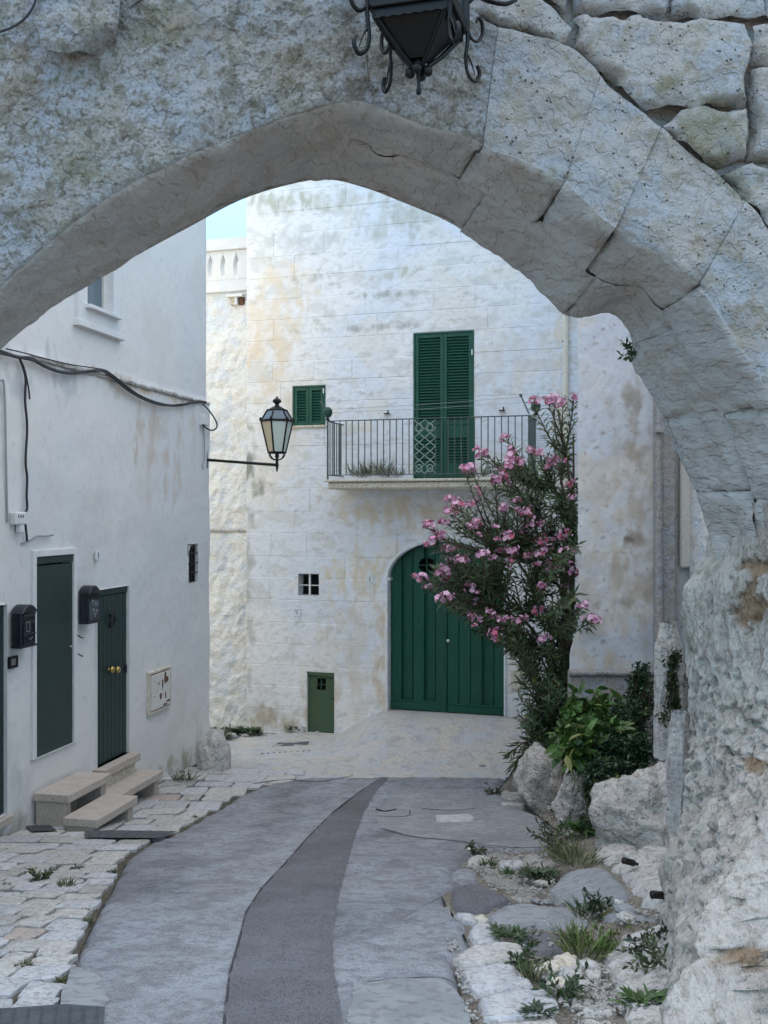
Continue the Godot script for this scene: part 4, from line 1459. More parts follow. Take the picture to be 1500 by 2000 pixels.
func build_left_house() -> void:
	var h := thing("white_house", "white plastered house with dark green doors along the left side", "house", FL)
	var d1 := [lw(67, 1090).x, -2.608, lw(140, 1082).x, -0.48]
	var d2 := [lw(186, 1153).x, -3.03, lw(248, 1143).x, -0.926]
	var d0 := [lw(-62, 1190).x, lw(8, 1590).y, lw(9, 1180).x, lw(9, 1180).y]
	var win := [lw(167, 600).x, lw(190, 605).y, lw(218, 600).x, lw(190, 605).y + 1.15]
	var niche := [lw(366, 1100).x, lw(375, 1137).y, lw(384, 1100).x, lw(375, 1062).y]
	var panel := [lw(288, 1350).x, lw(288, 1392).y, lw(326, 1350).x, lw(326, 1305).y]
	var zf := func(p: Vector2) -> float:
		var l := ledge_y(p.x)
		var low := smoothstep(l + 0.03, l - 0.03, p.y)
		return -0.03 + low * (0.03 + 0.016 * fn_big.get_noise_2d(p.x * 0.9, p.y * 0.9) + 0.006 * fn_mid.get_noise_2d(p.x * 0.5, p.y * 0.5)) + 0.05 * smoothstep(-3.0, -3.8, p.y) * smoothstep(-1.6, -0.1, p.x) + 0.03 * low * smoothstep(-0.9, 0.0, p.x)
	piece("wall", facade(-12.0, -4.4, 0.0, 5.6, [d0, d1, d2, win, niche], 0.09, zf, left_uv), M.left_wall, h)
	var body := new_st()
	box(body, Vector3(-6.0, 0.6, -4.2), Vector3(11.96, 9.9, 5.9))
	piece("body", done(body), M.old_stone, h)
	var side := new_st()
	box(side, Vector3(-0.012, 0.6, -0.66), Vector3(0.02, 9.9, 1.28))
	piece("end_wall", box_mesh(Vector3(-11.96, 0.6, -0.66), Vector3(0.06, 9.9, 1.2)), M.smooth_lime, h)
	piece("corner_side", done(side), M.smooth_lime, h)
	piece("roof_cap", box_mesh(Vector3(-6.0, 5.62, -3.0), Vector3(12.1, 0.1, 6.2)), M.old_stone, h)
	# flat metal door
	piece("reveal", reveal_mesh(d1[0], d1[1], d1[2], d1[3], 0.03, -0.12), M.smooth_lime, h)
	piece("surround", frame_mesh(d1[0] - 0.004, d1[1], d1[2] + 0.004, d1[3] + 0.004, 0.07, -0.03, 0.034, false), M.smooth_lime, h)
	var door := piece("door", box_mesh(Vector3((d1[0] + d1[2]) * 0.5, (d1[1] + d1[3]) * 0.5 - 0.045, -0.012), Vector3(d1[2] - d1[0] - 0.012, d1[3] - d1[1] - 0.1, 0.05)), M.door_metal, h)
	door.set_meta("label", "flat dark slate green metal door set high in the white wall")
	piece("head_strip", box_mesh(Vector3((d1[0] + d1[2]) * 0.5, d1[3] - 0.04, -0.002), Vector3(d1[2] - d1[0] - 0.008, 0.07, 0.05)), M.door_metal, door)
	var kn := new_st()
	lathe(kn, Vector3(d1[2] - 0.1, lw(131, 1263).y, 0.012), [[0.0, 0.05], [0.018, 0.045], [0.02, 0.03], [0.012, 0.02], [0.012, 0.0]], 12, Basis(Vector3(1, 0, 0), Vector3(0, 0, 1), Vector3(0, -1, 0)))
	piece("knob", done(kn), M.steel, door)
	# plank door with two brass knobs
	piece("reveal", reveal_mesh(d2[0], d2[1], d2[2], d2[3], 0.03, -0.14), M.smooth_lime, h)
	var dw: float = d2[2] - d2[0]
	var dh: float = d2[3] - d2[1]
	var pd := piece("door", box_mesh(Vector3((d2[0] + d2[2]) * 0.5, (d2[1] + d2[3]) * 0.5, -0.045), Vector3(dw - 0.006, dh - 0.006, 0.03)), M.door_green, h)
	pd.set_meta("label", "dark green plank door with a ring knocker and two brass knobs")
	piece("head_rail", box_mesh(Vector3((d2[0] + d2[2]) * 0.5, d2[3] - 0.04, -0.015), Vector3(dw - 0.008, 0.07, 0.05)), M.door_green, pd)
	for k in 8:
		var x: float = d2[0] + dw * (k + 0.5) / 8.0
		piece("plank", box_mesh(Vector3(x, (d2[1] + d2[3]) * 0.5 - 0.038, -0.02), Vector3(dw / 8.0 - 0.008, dh - 0.09, 0.03), Basis.IDENTITY, 0.006), M.door_green, pd)
	var kc := lw(217, 1205)
	var ring := []
	for k in 17:
		ring.append(Vector3(kc.x + 0.055 * sin(TAU * k / 16.0), kc.y - 0.05 + 0.075 * cos(TAU * k / 16.0), 0.02 + 0.012 * cos(TAU * k / 16.0)))
	piece("knocker", tube_mesh(ring, 0.01, 0.01, 6), M.iron, pd)
	var boss := new_st()
	lathe(boss, Vector3(kc.x, kc.y + 0.03, -0.01), [[0.0, 0.05], [0.03, 0.04], [0.035, 0.0]], 12, Basis(Vector3(1, 0, 0), Vector3(0, 0, 1), Vector3(0, -1, 0)))
	piece("knocker_boss", done(boss), M.iron, pd)
	for px in [213.5, 224.5]:
		var kp := lw(px, 1308)
		var st := new_st()
		lathe(st, Vector3(kp.x, kp.y, -0.008), [[0.0, 0.075], [0.032, 0.068], [0.046, 0.05], [0.036, 0.034], [0.016, 0.024], [0.02, 0.0], [0.04, 0.0]], 16, Basis(Vector3(1, 0, 0), Vector3(0, 0, 1), Vector3(0, -1, 0)))
		piece("knob", done(st), M.brass, pd)
	var lk := lw(245, 1306)
	piece("lock_plate", box_mesh(Vector3(lk.x, lk.y, 0.0), Vector3(0.05, 0.1, 0.02)), M.iron, pd)
	piece("door_sill", box_mesh(Vector3((d2[0] + d2[2]) * 0.5, d2[1] - 0.05, 0.01), Vector3(dw + 0.12, 0.1, 0.3), Basis.IDENTITY, 0.01), M.cut_stone, h)
	piece("door_riser", box_mesh(Vector3((d2[0] + d2[2]) * 0.5, d2[1] - 0.45, 0.0), Vector3(dw + 0.06, 0.7, 0.2), Basis.IDENTITY, 0.01), M.old_stone, h)
	# door at the left edge
	piece("reveal", reveal_mesh(d0[0], d0[1], d0[2], d0[3], 0.03, -0.12), M.smooth_lime, h)
	var ld := piece("door", box_mesh(Vector3((d0[0] + d0[2]) * 0.5, (d0[1] + d0[3]) * 0.5, -0.045), Vector3(d0[2] - d0[0] - 0.006, d0[3] - d0[1] - 0.006, 0.04)), M.door_green, h)
	ld.set_meta("label", "dark green door cut off by the left edge of the picture")
	for k in 7:
		var w: float = (d0[2] - d0[0]) / 7.0
		piece("plank", box_mesh(Vector3(d0[0] + w * (k + 0.5), (d0[1] + d0[3]) * 0.5, -0.02), Vector3(w - 0.01, d0[3] - d0[1] - 0.02, 0.03), Basis.IDENTITY, 0.006), M.door_green, ld)
	piece("door_sill", box_mesh(Vector3((d0[0] + d0[2]) * 0.5 + 0.01, d0[1] - 0.05, 0.0), Vector3(d0[2] - d0[0] + 0.08, 0.09, 0.16), Basis.IDENTITY, 0.012), M.cut_stone, h)
	# upper window
	piece("reveal", reveal_mesh(win[0], win[1], win[2], win[3], -0.01, -0.16), M.smooth_lime, h)
	var wf := piece("window", frame_mesh(win[0] - 0.004, win[1] - 0.004, win[2] + 0.004, win[3] + 0.004, 0.2, -0.05, 0.03), M.smooth_lime, h)
	wf.set_meta("label", "white framed upper window partly hidden by the arch")
	piece("sash", frame_mesh(win[0] + 0.05, win[1] + 0.05, win[2] - 0.05, win[3] - 0.05, 0.05, -0.12, -0.07), M.white_paint, wf)
	piece("pane", box_mesh(Vector3((win[0] + win[2]) * 0.5, (win[1] + win[3]) * 0.5, -0.11), Vector3(win[2] - win[0] - 0.1, win[3] - win[1] - 0.1, 0.012)), M.window_glass, wf)
	piece("window_sill", box_mesh(Vector3((win[0] + win[2]) * 0.5 + 0.02, win[1] - 0.02, 0.02), Vector3(win[2] - win[0] + 0.16, 0.045, 0.16)), M.smooth_lime, wf)
	piece("apron", box_mesh(Vector3((win[0] + win[2]) * 0.5 + 0.02, win[1] - 0.235, 0.005), Vector3(win[2] - win[0] + 0.5, 0.07, 0.09)), M.smooth_lime, wf)
	# little arched window near the corner
	var nw: float = niche[2] - niche[0]
	var aw := piece("arched_window", reveal_mesh(niche[0], niche[1], niche[2], niche[3], 0.02, -0.04), M.smooth_lime, h)
	aw.set_meta("label", "small round-headed barred window near the far corner")
	for sg in [-1.0, 1.0]:
		var sp := PackedVector2Array()
		var cx: float = (niche[0] + niche[2]) * 0.5
		var cy: float = niche[3] - nw * 0.5
		sp.append(Vector2(cx + sg * nw * 0.5, niche[3] + 0.01))
		for k in 9:
			var w := PI * 0.5 * k / 8.0
			sp.append(Vector2(cx + sg * nw * 0.5 * sin(w), cy + nw * 0.5 * cos(w)))
		piece("spandrel", prism_mesh(sp, -0.04, 0.022, 0.003), M.smooth_lime, aw)
	for k in 2:
		var x: float = niche[0] + nw * (k + 1) / 3.0
		piece("bar", tube_mesh([Vector3(x, niche[1], 0.01), Vector3(x, niche[3] - 0.02, 0.01)], 0.012, 0.012, 6), M.iron, aw)
	for k in 3:
		var y: float = lerpf(niche[1], niche[3], (k + 1) / 4.0)
		piece("bar", tube_mesh([Vector3(niche[0], y, 0.014), Vector3(niche[2], y, 0.014)], 0.009, 0.009, 6), M.iron, aw)
	# rusted meter hatch
	var hz := 0.045
	var hx: float = (panel[0] + panel[2]) * 0.5
	var hy: float = (panel[1] + panel[3]) * 0.5
	var hw: float = panel[2] - panel[0]
	var hh: float = panel[3] - panel[1]
	var hp := piece("meter_hatch", box_mesh(Vector3(hx, hy, hz), Vector3(hw - 0.03, hh - 0.03, 0.02)), M.white_paint, h)
	hp.set_meta("label", "white metal meter hatch with rusted holes")
	piece("hatch_frame", frame_mesh(panel[0], panel[1], panel[2], panel[3], 0.035, 0.0, hz + 0.004), M.old_stone, hp)
	piece("gap", box_mesh(Vector3(hx, hy, hz - 0.012), Vector3(hw, hh, 0.012)), M.rust, hp)
	for q in [[0.22, 0.30, 0.05, 0.10], [0.30, 0.24, 0.06, 0.05], [0.08, 0.16, 0.03, 0.07], [-0.02, -0.16, 0.045, 0.055], [0.22, -0.18, 0.02, 0.06], [-0.34, 0.3, 0.012, 0.012], [-0.2, 0.22, 0.012, 0.014], [-0.36, -0.1, 0.012, 0.012], [-0.1, 0.2, 0.014, 0.03], [0.38, -0.36, 0.07, 0.018], [0.2, -0.42, 0.09, 0.014], [-0.2, 0.04, 0.01, 0.01], [0.05, 0.02, 0.012, 0.012]]:
		piece("rust_hole", lump_mesh(Vector3(q[2] * 1.6, q[3] * 1.6, 0.008), 0.25, q[0] * 9.0, 12, 7), M.rust, hp, Transform3D(Basis.IDENTITY, Vector3(hx + q[0] * hw, hy + q[1] * hh, hz + 0.0105)))
	# broken plaster edge along the old cornice
	var crumbs := []
	for k in 60:
		var f := k / 59.0
		var x := lerpf(lw(60, 700).x, 0.0, f)
		crumbs.append(Vector3(x, ledge_y(x) + 0.02 * fn_mid.get_noise_1d(x * 3.0), 0.01 + 0.018 * fn_fine.get_noise_1d(x * 0.9)))
	piece("broken_edge", tube_mesh(crumbs, 0.03, 0.034, 6), M.rock, h)

const COURSE := 0.375
func arch_outline(cx: float, half: float, spring: float, rise: float, foot: float) -> PackedVector2Array:
	var p := PackedVector2Array()
	p.append(Vector2(cx - half, foot))
	for k in 25:
		var w := PI - PI * k / 24.0
		p.append(Vector2(cx + half * cos(w), spring + rise * sin(w)))
	p.append(Vector2(cx + half, foot))
	return p

var gate_in := {}
func build_back_house() -> void:
	var h := thing("gate_house", "tall whitewashed block house with green gate and balcony at the lane end", "house", FB)
	var x0 := bw(482, 900).x
	var gate_c := (bw(758, 1250).x + bw(985, 1250).x) * 0.5
	var gate_h := (bw(985, 1250).x - bw(758, 1250).x) * 0.5
	var spring := bw(758, 1130).y
	var rise := 0.64
	var gate_foot := bw(870, 1394).y
	gate_in = {"c": gate_c, "h": gate_h, "s": spring, "r": rise, "f": gate_foot}
	var holes := []
	holes.append(arch_outline(gate_c, gate_h, spring, rise, -4.5))
	var cel := [bw(600, 1320).x, bw(627, 1432).y, bw(653, 1320).x, bw(627, 1313).y]
	var swin := [bw(583, 1140).x, bw(600, 1163).y, bw(623, 1140).x, bw(600, 1121).y]
	var bdoor := [bw(808, 800).x, bw(867, 934).y, bw(926, 800).x, bw(867, 648).y]
	var shw := [bw(572, 790).x, bw(604, 831).y, bw(636, 790).x, bw(604, 753).y]
	for q in [cel, swin, bdoor, shw]:
		holes.append(rect2(q[0], q[1], q[2], q[3]))
	# block by block
	var r := rng(77)
	var mortar := new_st()
	var y := -4.2
	var row := 0
	while y < 6.4:
		var ch := COURSE * r.randf_range(0.92, 1.08)
		var x := x0 + 0.0
		var first := true
		while x < 3.9:
			var w := r.randf_range(0.65, 1.25)
			if first and row % 2 == 1:
				w *= 0.5
			first = false
			var x1 := minf(x + w, 3.9)
			if 3.9 - x1 < 0.2:
				x1 = 3.9
			var cells := [rect2(x, y, x1, y + ch)]
			for hole in holes:
				var next := []
				for c in cells:
					for e in Geometry2D.clip_polygons(c, hole):
						if not Geometry2D.is_polygon_clockwise(e):
							next.append(e)
				cells = next
			for c in cells:
				if absf(poly_area(c)) < 0.004:
					continue
				var out := 0.009 + r.randf_range(-0.003, 0.005)
				prism(mortar, c, -0.05, 0.004, 0.0, back_uv)
				var shrunk := Geometry2D.offset_polygon(c, -0.005)
				if shrunk.size() > 0 and absf(poly_area(shrunk[0])) > 0.003:
					piece("block", prism_mesh(shrunk[0], -0.02, out, 0.0055, back_uv), M.back_wall, h)
			x = x1
		y += ch
		row += 1
	var mo := piece("mortar", done(mortar), M.back_wall, h)
	mo.set_meta("kind", "stuff")
	# the rest of the house
	piece("upper_wall", box_mesh(Vector3((x0 + 3.9) * 0.5, (y + 8.6) * 0.5, -0.15), Vector3(3.9 - x0, 8.6 - y, 0.3)), M.lime, h)
	piece("side_wall", box_mesh(Vector3(5.9, 2.2, -0.15), Vector3(4.0, 12.8, 0.3)), M.lime, h)
	piece("body", box_mesh(Vector3((x0 + 8.0) * 0.5, 2.2, -4.9), Vector3(8.0 - x0 - 0.02, 12.7, 6.0)), M.old_stone, h)
	piece("ceiling", box_mesh(Vector3((x0 + 8.0) * 0.5, 8.52, -1.0), Vector3(8.0 - x0 - 0.02, 0.14, 1.8)), M.old_stone, h)
	piece("end_wall", box_mesh(Vector3(x0 + 0.11, 2.1, -1.0), Vector3(0.2, 12.6, 1.8)), M.lime, h)
	piece("end_wall", box_mesh(Vector3(7.88, 2.1, -1.0), Vector3(0.2, 12.6, 1.8)), M.lime, h)
	piece("room_floor", box_mesh(Vector3((x0 + 8.0) * 0.5, -4.15, -1.0), Vector3(8.0 - x0 - 0.4, 0.14, 1.6)), M.old_stone, h)
	# gate
	build_gate(h)
	# cellar door
	piece("reveal", reveal_mesh(cel[0], cel[1], cel[2], cel[3], 0.01, -0.15), M.lime, h)
	var cw: float = cel[2] - cel[0]
	var wx0: float = (cel[0] + cel[2]) * 0.5 - 0.08
	var wy0 := bw(627, 1337).y - 0.1
	var cst := new_st()
	box(cst, Vector3((cel[0] + cel[2]) * 0.5, (cel[1] + wy0) * 0.5, -0.05), Vector3(cw - 0.012, wy0 - cel[1], 0.03))
	box(cst, Vector3((cel[0] + cel[2]) * 0.5, (cel[3] + wy0 + 0.2) * 0.5, -0.05), Vector3(cw - 0.012, cel[3] - wy0 - 0.2, 0.03))
	box(cst, Vector3((cel[0] + 0.006 + wx0) * 0.5, wy0 + 0.1, -0.05), Vector3(wx0 - cel[0] - 0.006, 0.2, 0.03))
	box(cst, Vector3((cel[2] - 0.006 + wx0 + 0.16) * 0.5, wy0 + 0.1, -0.05), Vector3(cel[2] - 0.006 - wx0 - 0.16, 0.2, 0.03))
	var cd := piece("cellar_door", done(cst), M.cellar_green, h)
	cd.set_meta("label", "small olive green cellar door with a four-part opening")
	piece("top_rail", box_mesh(Vector3((cel[0] + cel[2]) * 0.5, cel[3] - 0.03, -0.02), Vector3(cw + 0.01, 0.06, 0.05), Basis(Vector3(0, 0, 1), -0.04)), M.cellar_green, cd)
	var gx: float = (cel[0] + cel[2]) * 0.5
	var gy := bw(627, 1337).y
	piece("bar", box_mesh(Vector3(gx, gy, -0.028), Vector3(0.012, 0.2, 0.012)), M.cellar_green, cd)
	piece("bar", box_mesh(Vector3(gx, gy, -0.0275), Vector3(0.16, 0.012, 0.012)), M.cellar_green, cd)
	piece("latch", box_mesh(Vector3(cel[2] - 0.01, bw(650, 1364).y, -0.01), Vector3(0.07, 0.025, 0.03)), M.iron, cd)
	# little square window with white bars
	piece("reveal", reveal_mesh(swin[0], swin[1], swin[2], swin[3], 0.01, -0.22), M.lime, h)
	var sw := piece("small_window", box_mesh(Vector3((swin[0] + swin[2]) * 0.5 + 0.01, (swin[1] + swin[3]) * 0.5, -0.03), Vector3(0.03, swin[3] - swin[1], 0.03)), M.white_bar, h)
	sw.set_meta("label", "small square window with a white cross of bars")
	piece("bar", box_mesh(Vector3((swin[0] + swin[2]) * 0.5, (swin[1] + swin[3]) * 0.5 - 0.01, -0.035), Vector3(swin[2] - swin[0], 0.016, 0.016)), M.white_bar, sw)
	# shutters
	piece("reveal", reveal_mesh(bdoor[0], bdoor[1], bdoor[2], bdoor[3], 0.01, -0.12), M.lime, h)
	shutter_pair(h, bdoor, 0.62, "tall green louvred shutters of the balcony door")
	piece("reveal", reveal_mesh(shw[0], shw[1], shw[2], shw[3], 0.01, -0.12), M.lime, h)
	shutter_pair(h, shw, -1.0, "small closed green louvred shutters beside the street lamp")
	piece("window_sill", box_mesh(Vector3((shw[0] + shw[2]) * 0.5, shw[1] - 0.02, 0.02), Vector3(shw[2] - shw[0] + 0.06, 0.04, 0.07)), M.old_stone, h)
	# small plates on the wall
	var np := bw(723, 1131)
	var pl := piece("number_plate", box_mesh(Vector3(np.x, np.y, 0.016), Vector3(0.12, 0.14, 0.012)), M.tile, h)
	pl.set_meta("label", "small pale number tile left of the gate")
	piece("figure", box_mesh(Vector3(np.x, np.y, 0.0235), Vector3(0.014, 0.075, 0.003)), M.ink, pl)
	np = bw(581, 1196)
	pl = piece("number_plate", box_mesh(Vector3(np.x, np.y, 0.016), Vector3(0.13, 0.13, 0.012)), M.lime, h)
	pl.set_meta("label", "faint limewashed tile under the small square window")
	piece("figure", box_mesh(Vector3(np.x, np.y, 0.0235), Vector3(0.01, 0.06, 0.003)), M.ink, pl)
	np = bw(1013, 1328)
	pl = piece("meter_box", box_mesh(Vector3(np.x, np.y, 0.03), Vector3(0.24, 0.3, 0.05)), M.old_stone, h)
	# down pipe
	var dp := [bw(1105, 420, 0.07), bw(1105, 640, 0.07), bw(1105, 900, 0.07), bw(1103, 1400, 0.07)]
	piece("downpipe", tube_mesh(dp, 0.045, 0.045, 10), M.drainpipe, h)
	for py in [664.0, 880.0, 1120.0]:
		var q := bw(1105, py, 0.07)
		piece("pipe_clip", box_mesh(q + Vector3(0, 0, -0.02), Vector3(0.13, 0.03, 0.11)), M.drainpipe, h)
	# balcony slab
	var ba := bw(633, 940, 0.82)
	var bb := bw(1040, 940, 0.82)
	var top_y := bw(700, 936, 0.8).y
	var slab := piece("balcony_slab", box_mesh(Vector3((ba.x + bb.x) * 0.5, top_y - 0.02, 0.41), Vector3(bb.x - ba.x, 0.04, 0.83), Basis.IDENTITY, 0.012), M.old_stone, h)
	slab.set_meta("label", "weathered stone balcony slab under the green shutters")
	piece("edge_moulding", box_mesh(Vector3((ba.x + bb.x) * 0.5 + 0.01, top_y - 0.1, 0.4), Vector3(bb.x - ba.x - 0.07, 0.12, 0.78), Basis.IDENTITY, 0.03), M.old_stone, slab)

func poly_area(p: PackedVector2Array) -> float:
	var s := 0.0
	for i in p.size():
		s += p[i].cross(p[(i + 1) % p.size()])
	return s * 0.5

func build_gate(h: Node3D) -> void:
	var c: float = gate_in.c
	var hw: float = gate_in.h
	var sp: float = gate_in.s
	var rs: float = gate_in.r
	var ft: float = gate_in.f
	# reveal round the opening
	var st := new_st()
	var o := arch_outline(c, hw, sp, rs, -4.4)
	st.set_smooth_group(0)
	for i in o.size() - 1:
		quad(st, Vector3(o[i].x, o[i].y, 0.014), Vector3(o[i + 1].x, o[i + 1].y, 0.014), Vector3(o[i + 1].x, o[i + 1].y, -0.24), Vector3(o[i].x, o[i].y, -0.24))
	piece("gate_reveal", done(st), M.lime, h)
	# rounded stone trim of the arch and jambs
	var trim := arch_outline(c, hw + 0.02, sp, rs + 0.02, ft - 0.3)
	var path := []
	for p in trim:
		path.append(Vector3(p.x, p.y, 0.004))
	piece("gate_trim", tube_mesh(path, 0.028, 0.028, 8), M.lime, h)
	for sg in [-1.0, 1.0]:
		piece("impost", box_mesh(Vector3(c + sg * (hw + 0.0), sp - 0.01, -0.08), Vector3(0.07, 0.05, 0.2)), M.lime, h)
	var g := piece("gate", box_mesh(Vector3(c, ft + 0.06, -0.175), Vector3(hw * 2.0 - 0.01, 0.1, 0.03)), M.gate_green, h)
	g.set_meta("label", "tall round-headed green plank gate of two leaves")
	var inner := arch_outline(c, hw - 0.005, sp, rs - 0.005, ft + 0.012)
	var n := 10
	for k in n:
		var xa := c - hw + 2.0 * hw * k / n
		var xb := xa + 2.0 * hw / n
		var strip := rect2(xa + 0.004, ft, xb - 0.004, sp + rs + 0.1)
		var hole := PackedVector2Array()
		var e := bw(829, 1105)
		for q in 20:
			hole.append(Vector2(e.x + 0.145 * cos(TAU * q / 20.0), e.y + 0.125 * sin(TAU * q / 20.0)))
		for poly in Geometry2D.intersect_polygons(strip, inner):
			var rest := Geometry2D.clip_polygons(poly, hole)
			for f in rest:
				if not Geometry2D.is_polygon_clockwise(f):
					piece("plank", prism_mesh(f, -0.19, -0.14 if k != 4 else -0.134, 0.008), M.gate_plank[(k * 7) % 3], g)
	var e := bw(829, 1105)
	var hole2 := PackedVector2Array()
	for q in 20:
		hole2.append(Vector2(e.x + 0.145 * cos(TAU * q / 20.0 + 0.1), e.y + 0.125 * sin(TAU * q / 20.0 + 0.1)))
	for half in [rect2(c - hw - 0.1, ft - 0.1, e.x, sp + rs + 0.2), rect2(e.x, ft - 0.1, c + hw + 0.1, sp + rs + 0.2)]:
		for poly in Geometry2D.intersect_polygons(inner, half):
			for f in Geometry2D.clip_polygons(poly, hole2):
				if not Geometry2D.is_polygon_clockwise(f):
					piece("gate_back", prism_mesh(f, -0.22, -0.192, 0.002), M.gate_green, g)
	piece("opening_bar", box_mesh(Vector3(e.x, e.y, -0.15), Vector3(0.016, 0.25, 0.016)), M.gate_green, g)
	piece("opening_bar", box_mesh(Vector3(e.x, e.y, -0.1495), Vector3(0.29, 0.016, 0.016)), M.gate_green, g)
	piece("kick_rail", box_mesh(Vector3(c - hw * 0.5, ft + 0.16, -0.13), Vector3(hw - 0.02, 0.02, 0.03)), M.gate_green, g)
	piece("kick_rail", box_mesh(Vector3(c + hw * 0.5, ft + 0.14, -0.13), Vector3(hw - 0.02, 0.02, 0.03)), M.gate_green, g)
	piece("kick_board", box_mesh(Vector3(c - hw * 0.5, ft + 0.075, -0.132), Vector3(hw - 0.014, 0.14, 0.02)), M.gate_green, g)
	piece("kick_board", box_mesh(Vector3(c + hw * 0.5, ft + 0.065, -0.132), Vector3(hw - 0.014, 0.12, 0.02)), M.gate_green, g)
	var kb := bw(872, 1253)
	piece("knob", lump_mesh(Vector3(0.05, 0.05, 0.05), 0.0, 0.0, 12, 9), M.white_bar, g, Transform3D(Basis.IDENTITY, Vector3(kb.x, kb.y, -0.11)))
	piece("threshold", box_mesh(Vector3(c + 0.05, ft - 0.06, 0.02), Vector3(hw * 2.0 + 0.3, 0.1, 0.62), Basis.IDENTITY, 0.015), M.crossing, h)

# two louvred leaves in an opening; split: height share of the cross rail, or none
func shutter_pair(h: Node3D, o: Array, split: float, label: String) -> void:
	var w: float = (o[2] - o[0]) * 0.5
	var H: float = o[3] - o[1]
	piece("shutter_frame", frame_mesh(o[0] + 0.03, o[1] + 0.0, o[2] - 0.03, o[3] - 0.03, 0.03, -0.05, 0.02, false), M.shutter_green, h).set_meta("label", "green frame of " + label)
	for s in 2:
		var x0: float = o[0] + 0.032 + s * (w - 0.03)
		var x1: float = x0 + w - 0.034
		var st := new_st()
		var sw := 0.055
		box(st, Vector3(x0 + sw * 0.5, (o[1] + o[3]) * 0.5 - 0.012, -0.01), Vector3(sw, H - 0.04, 0.04))
		box(st, Vector3(x1 - sw * 0.5, (o[1] + o[3]) * 0.5 - 0.012, -0.01), Vector3(sw, H - 0.04, 0.04))
		var ys := [o[1] + 0.03, o[3] - 0.06]
		if split > 0.0:
			ys.append(o[1] + H * 0.375)
			ys.append(o[1] + H * 0.285)
		for y in ys:
			box(st, Vector3((x0 + x1) * 0.5, y, -0.0105), Vector3(x1 - x0 - 2.0 * sw, 0.06, 0.036))
		var leaf := piece("shutter", done(st), M.shutter_green, h)
		leaf.set_meta("label", "%s leaf of %s" % [["left", "right"][s], label])
		piece("back", box_mesh(Vector3((x0 + x1) * 0.5, (o[1] + o[3]) * 0.5, -0.06), Vector3(x1 - x0, H - 0.04, 0.01)), M.shutter_green, leaf)
		if split > 0.0:
			piece("panel", box_mesh(Vector3((x0 + x1) * 0.5, o[1] + H * 0.33, -0.015), Vector3(x1 - x0 - 2 * sw, H * 0.09 - 0.06, 0.02)), M.shutter_green, leaf)
			piece("panel", box_mesh(Vector3((x0 + x1) * 0.5, o[1] + 0.16, -0.015), Vector3(x1 - x0 - 2 * sw, 0.2, 0.02)), M.shutter_green, leaf)
		var slat := box_mesh(Vector3.ZERO, Vector3(x1 - x0 - 2.0 * sw + 0.004, 0.044, 0.007), Basis(Vector3(1, 0, 0), -0.75), 0.002)
		var y: float = o[1] + (0.29 if split > 0.0 else 0.085)
		while y < o[3] - 0.1:
			var skip: bool = split > 0.0 and y > o[1] + H * 0.285 - 0.045 and y < o[1] + H * 0.375 + 0.045
			if not skip:
				piece("slat", slat, M.shutter_green, leaf, Transform3D(Basis.IDENTITY, Vector3((x0 + x1) * 0.5, y, -0.012)))
			y += 0.048
		piece("hinge", box_mesh(Vector3(o[0] + 0.03 if s == 0 else o[2] - 0.03, o[3] - H * 0.15, 0.022), Vector3(0.02, 0.09, 0.02)), M.white_bar if s == 1 else M.shutter_green, leaf)

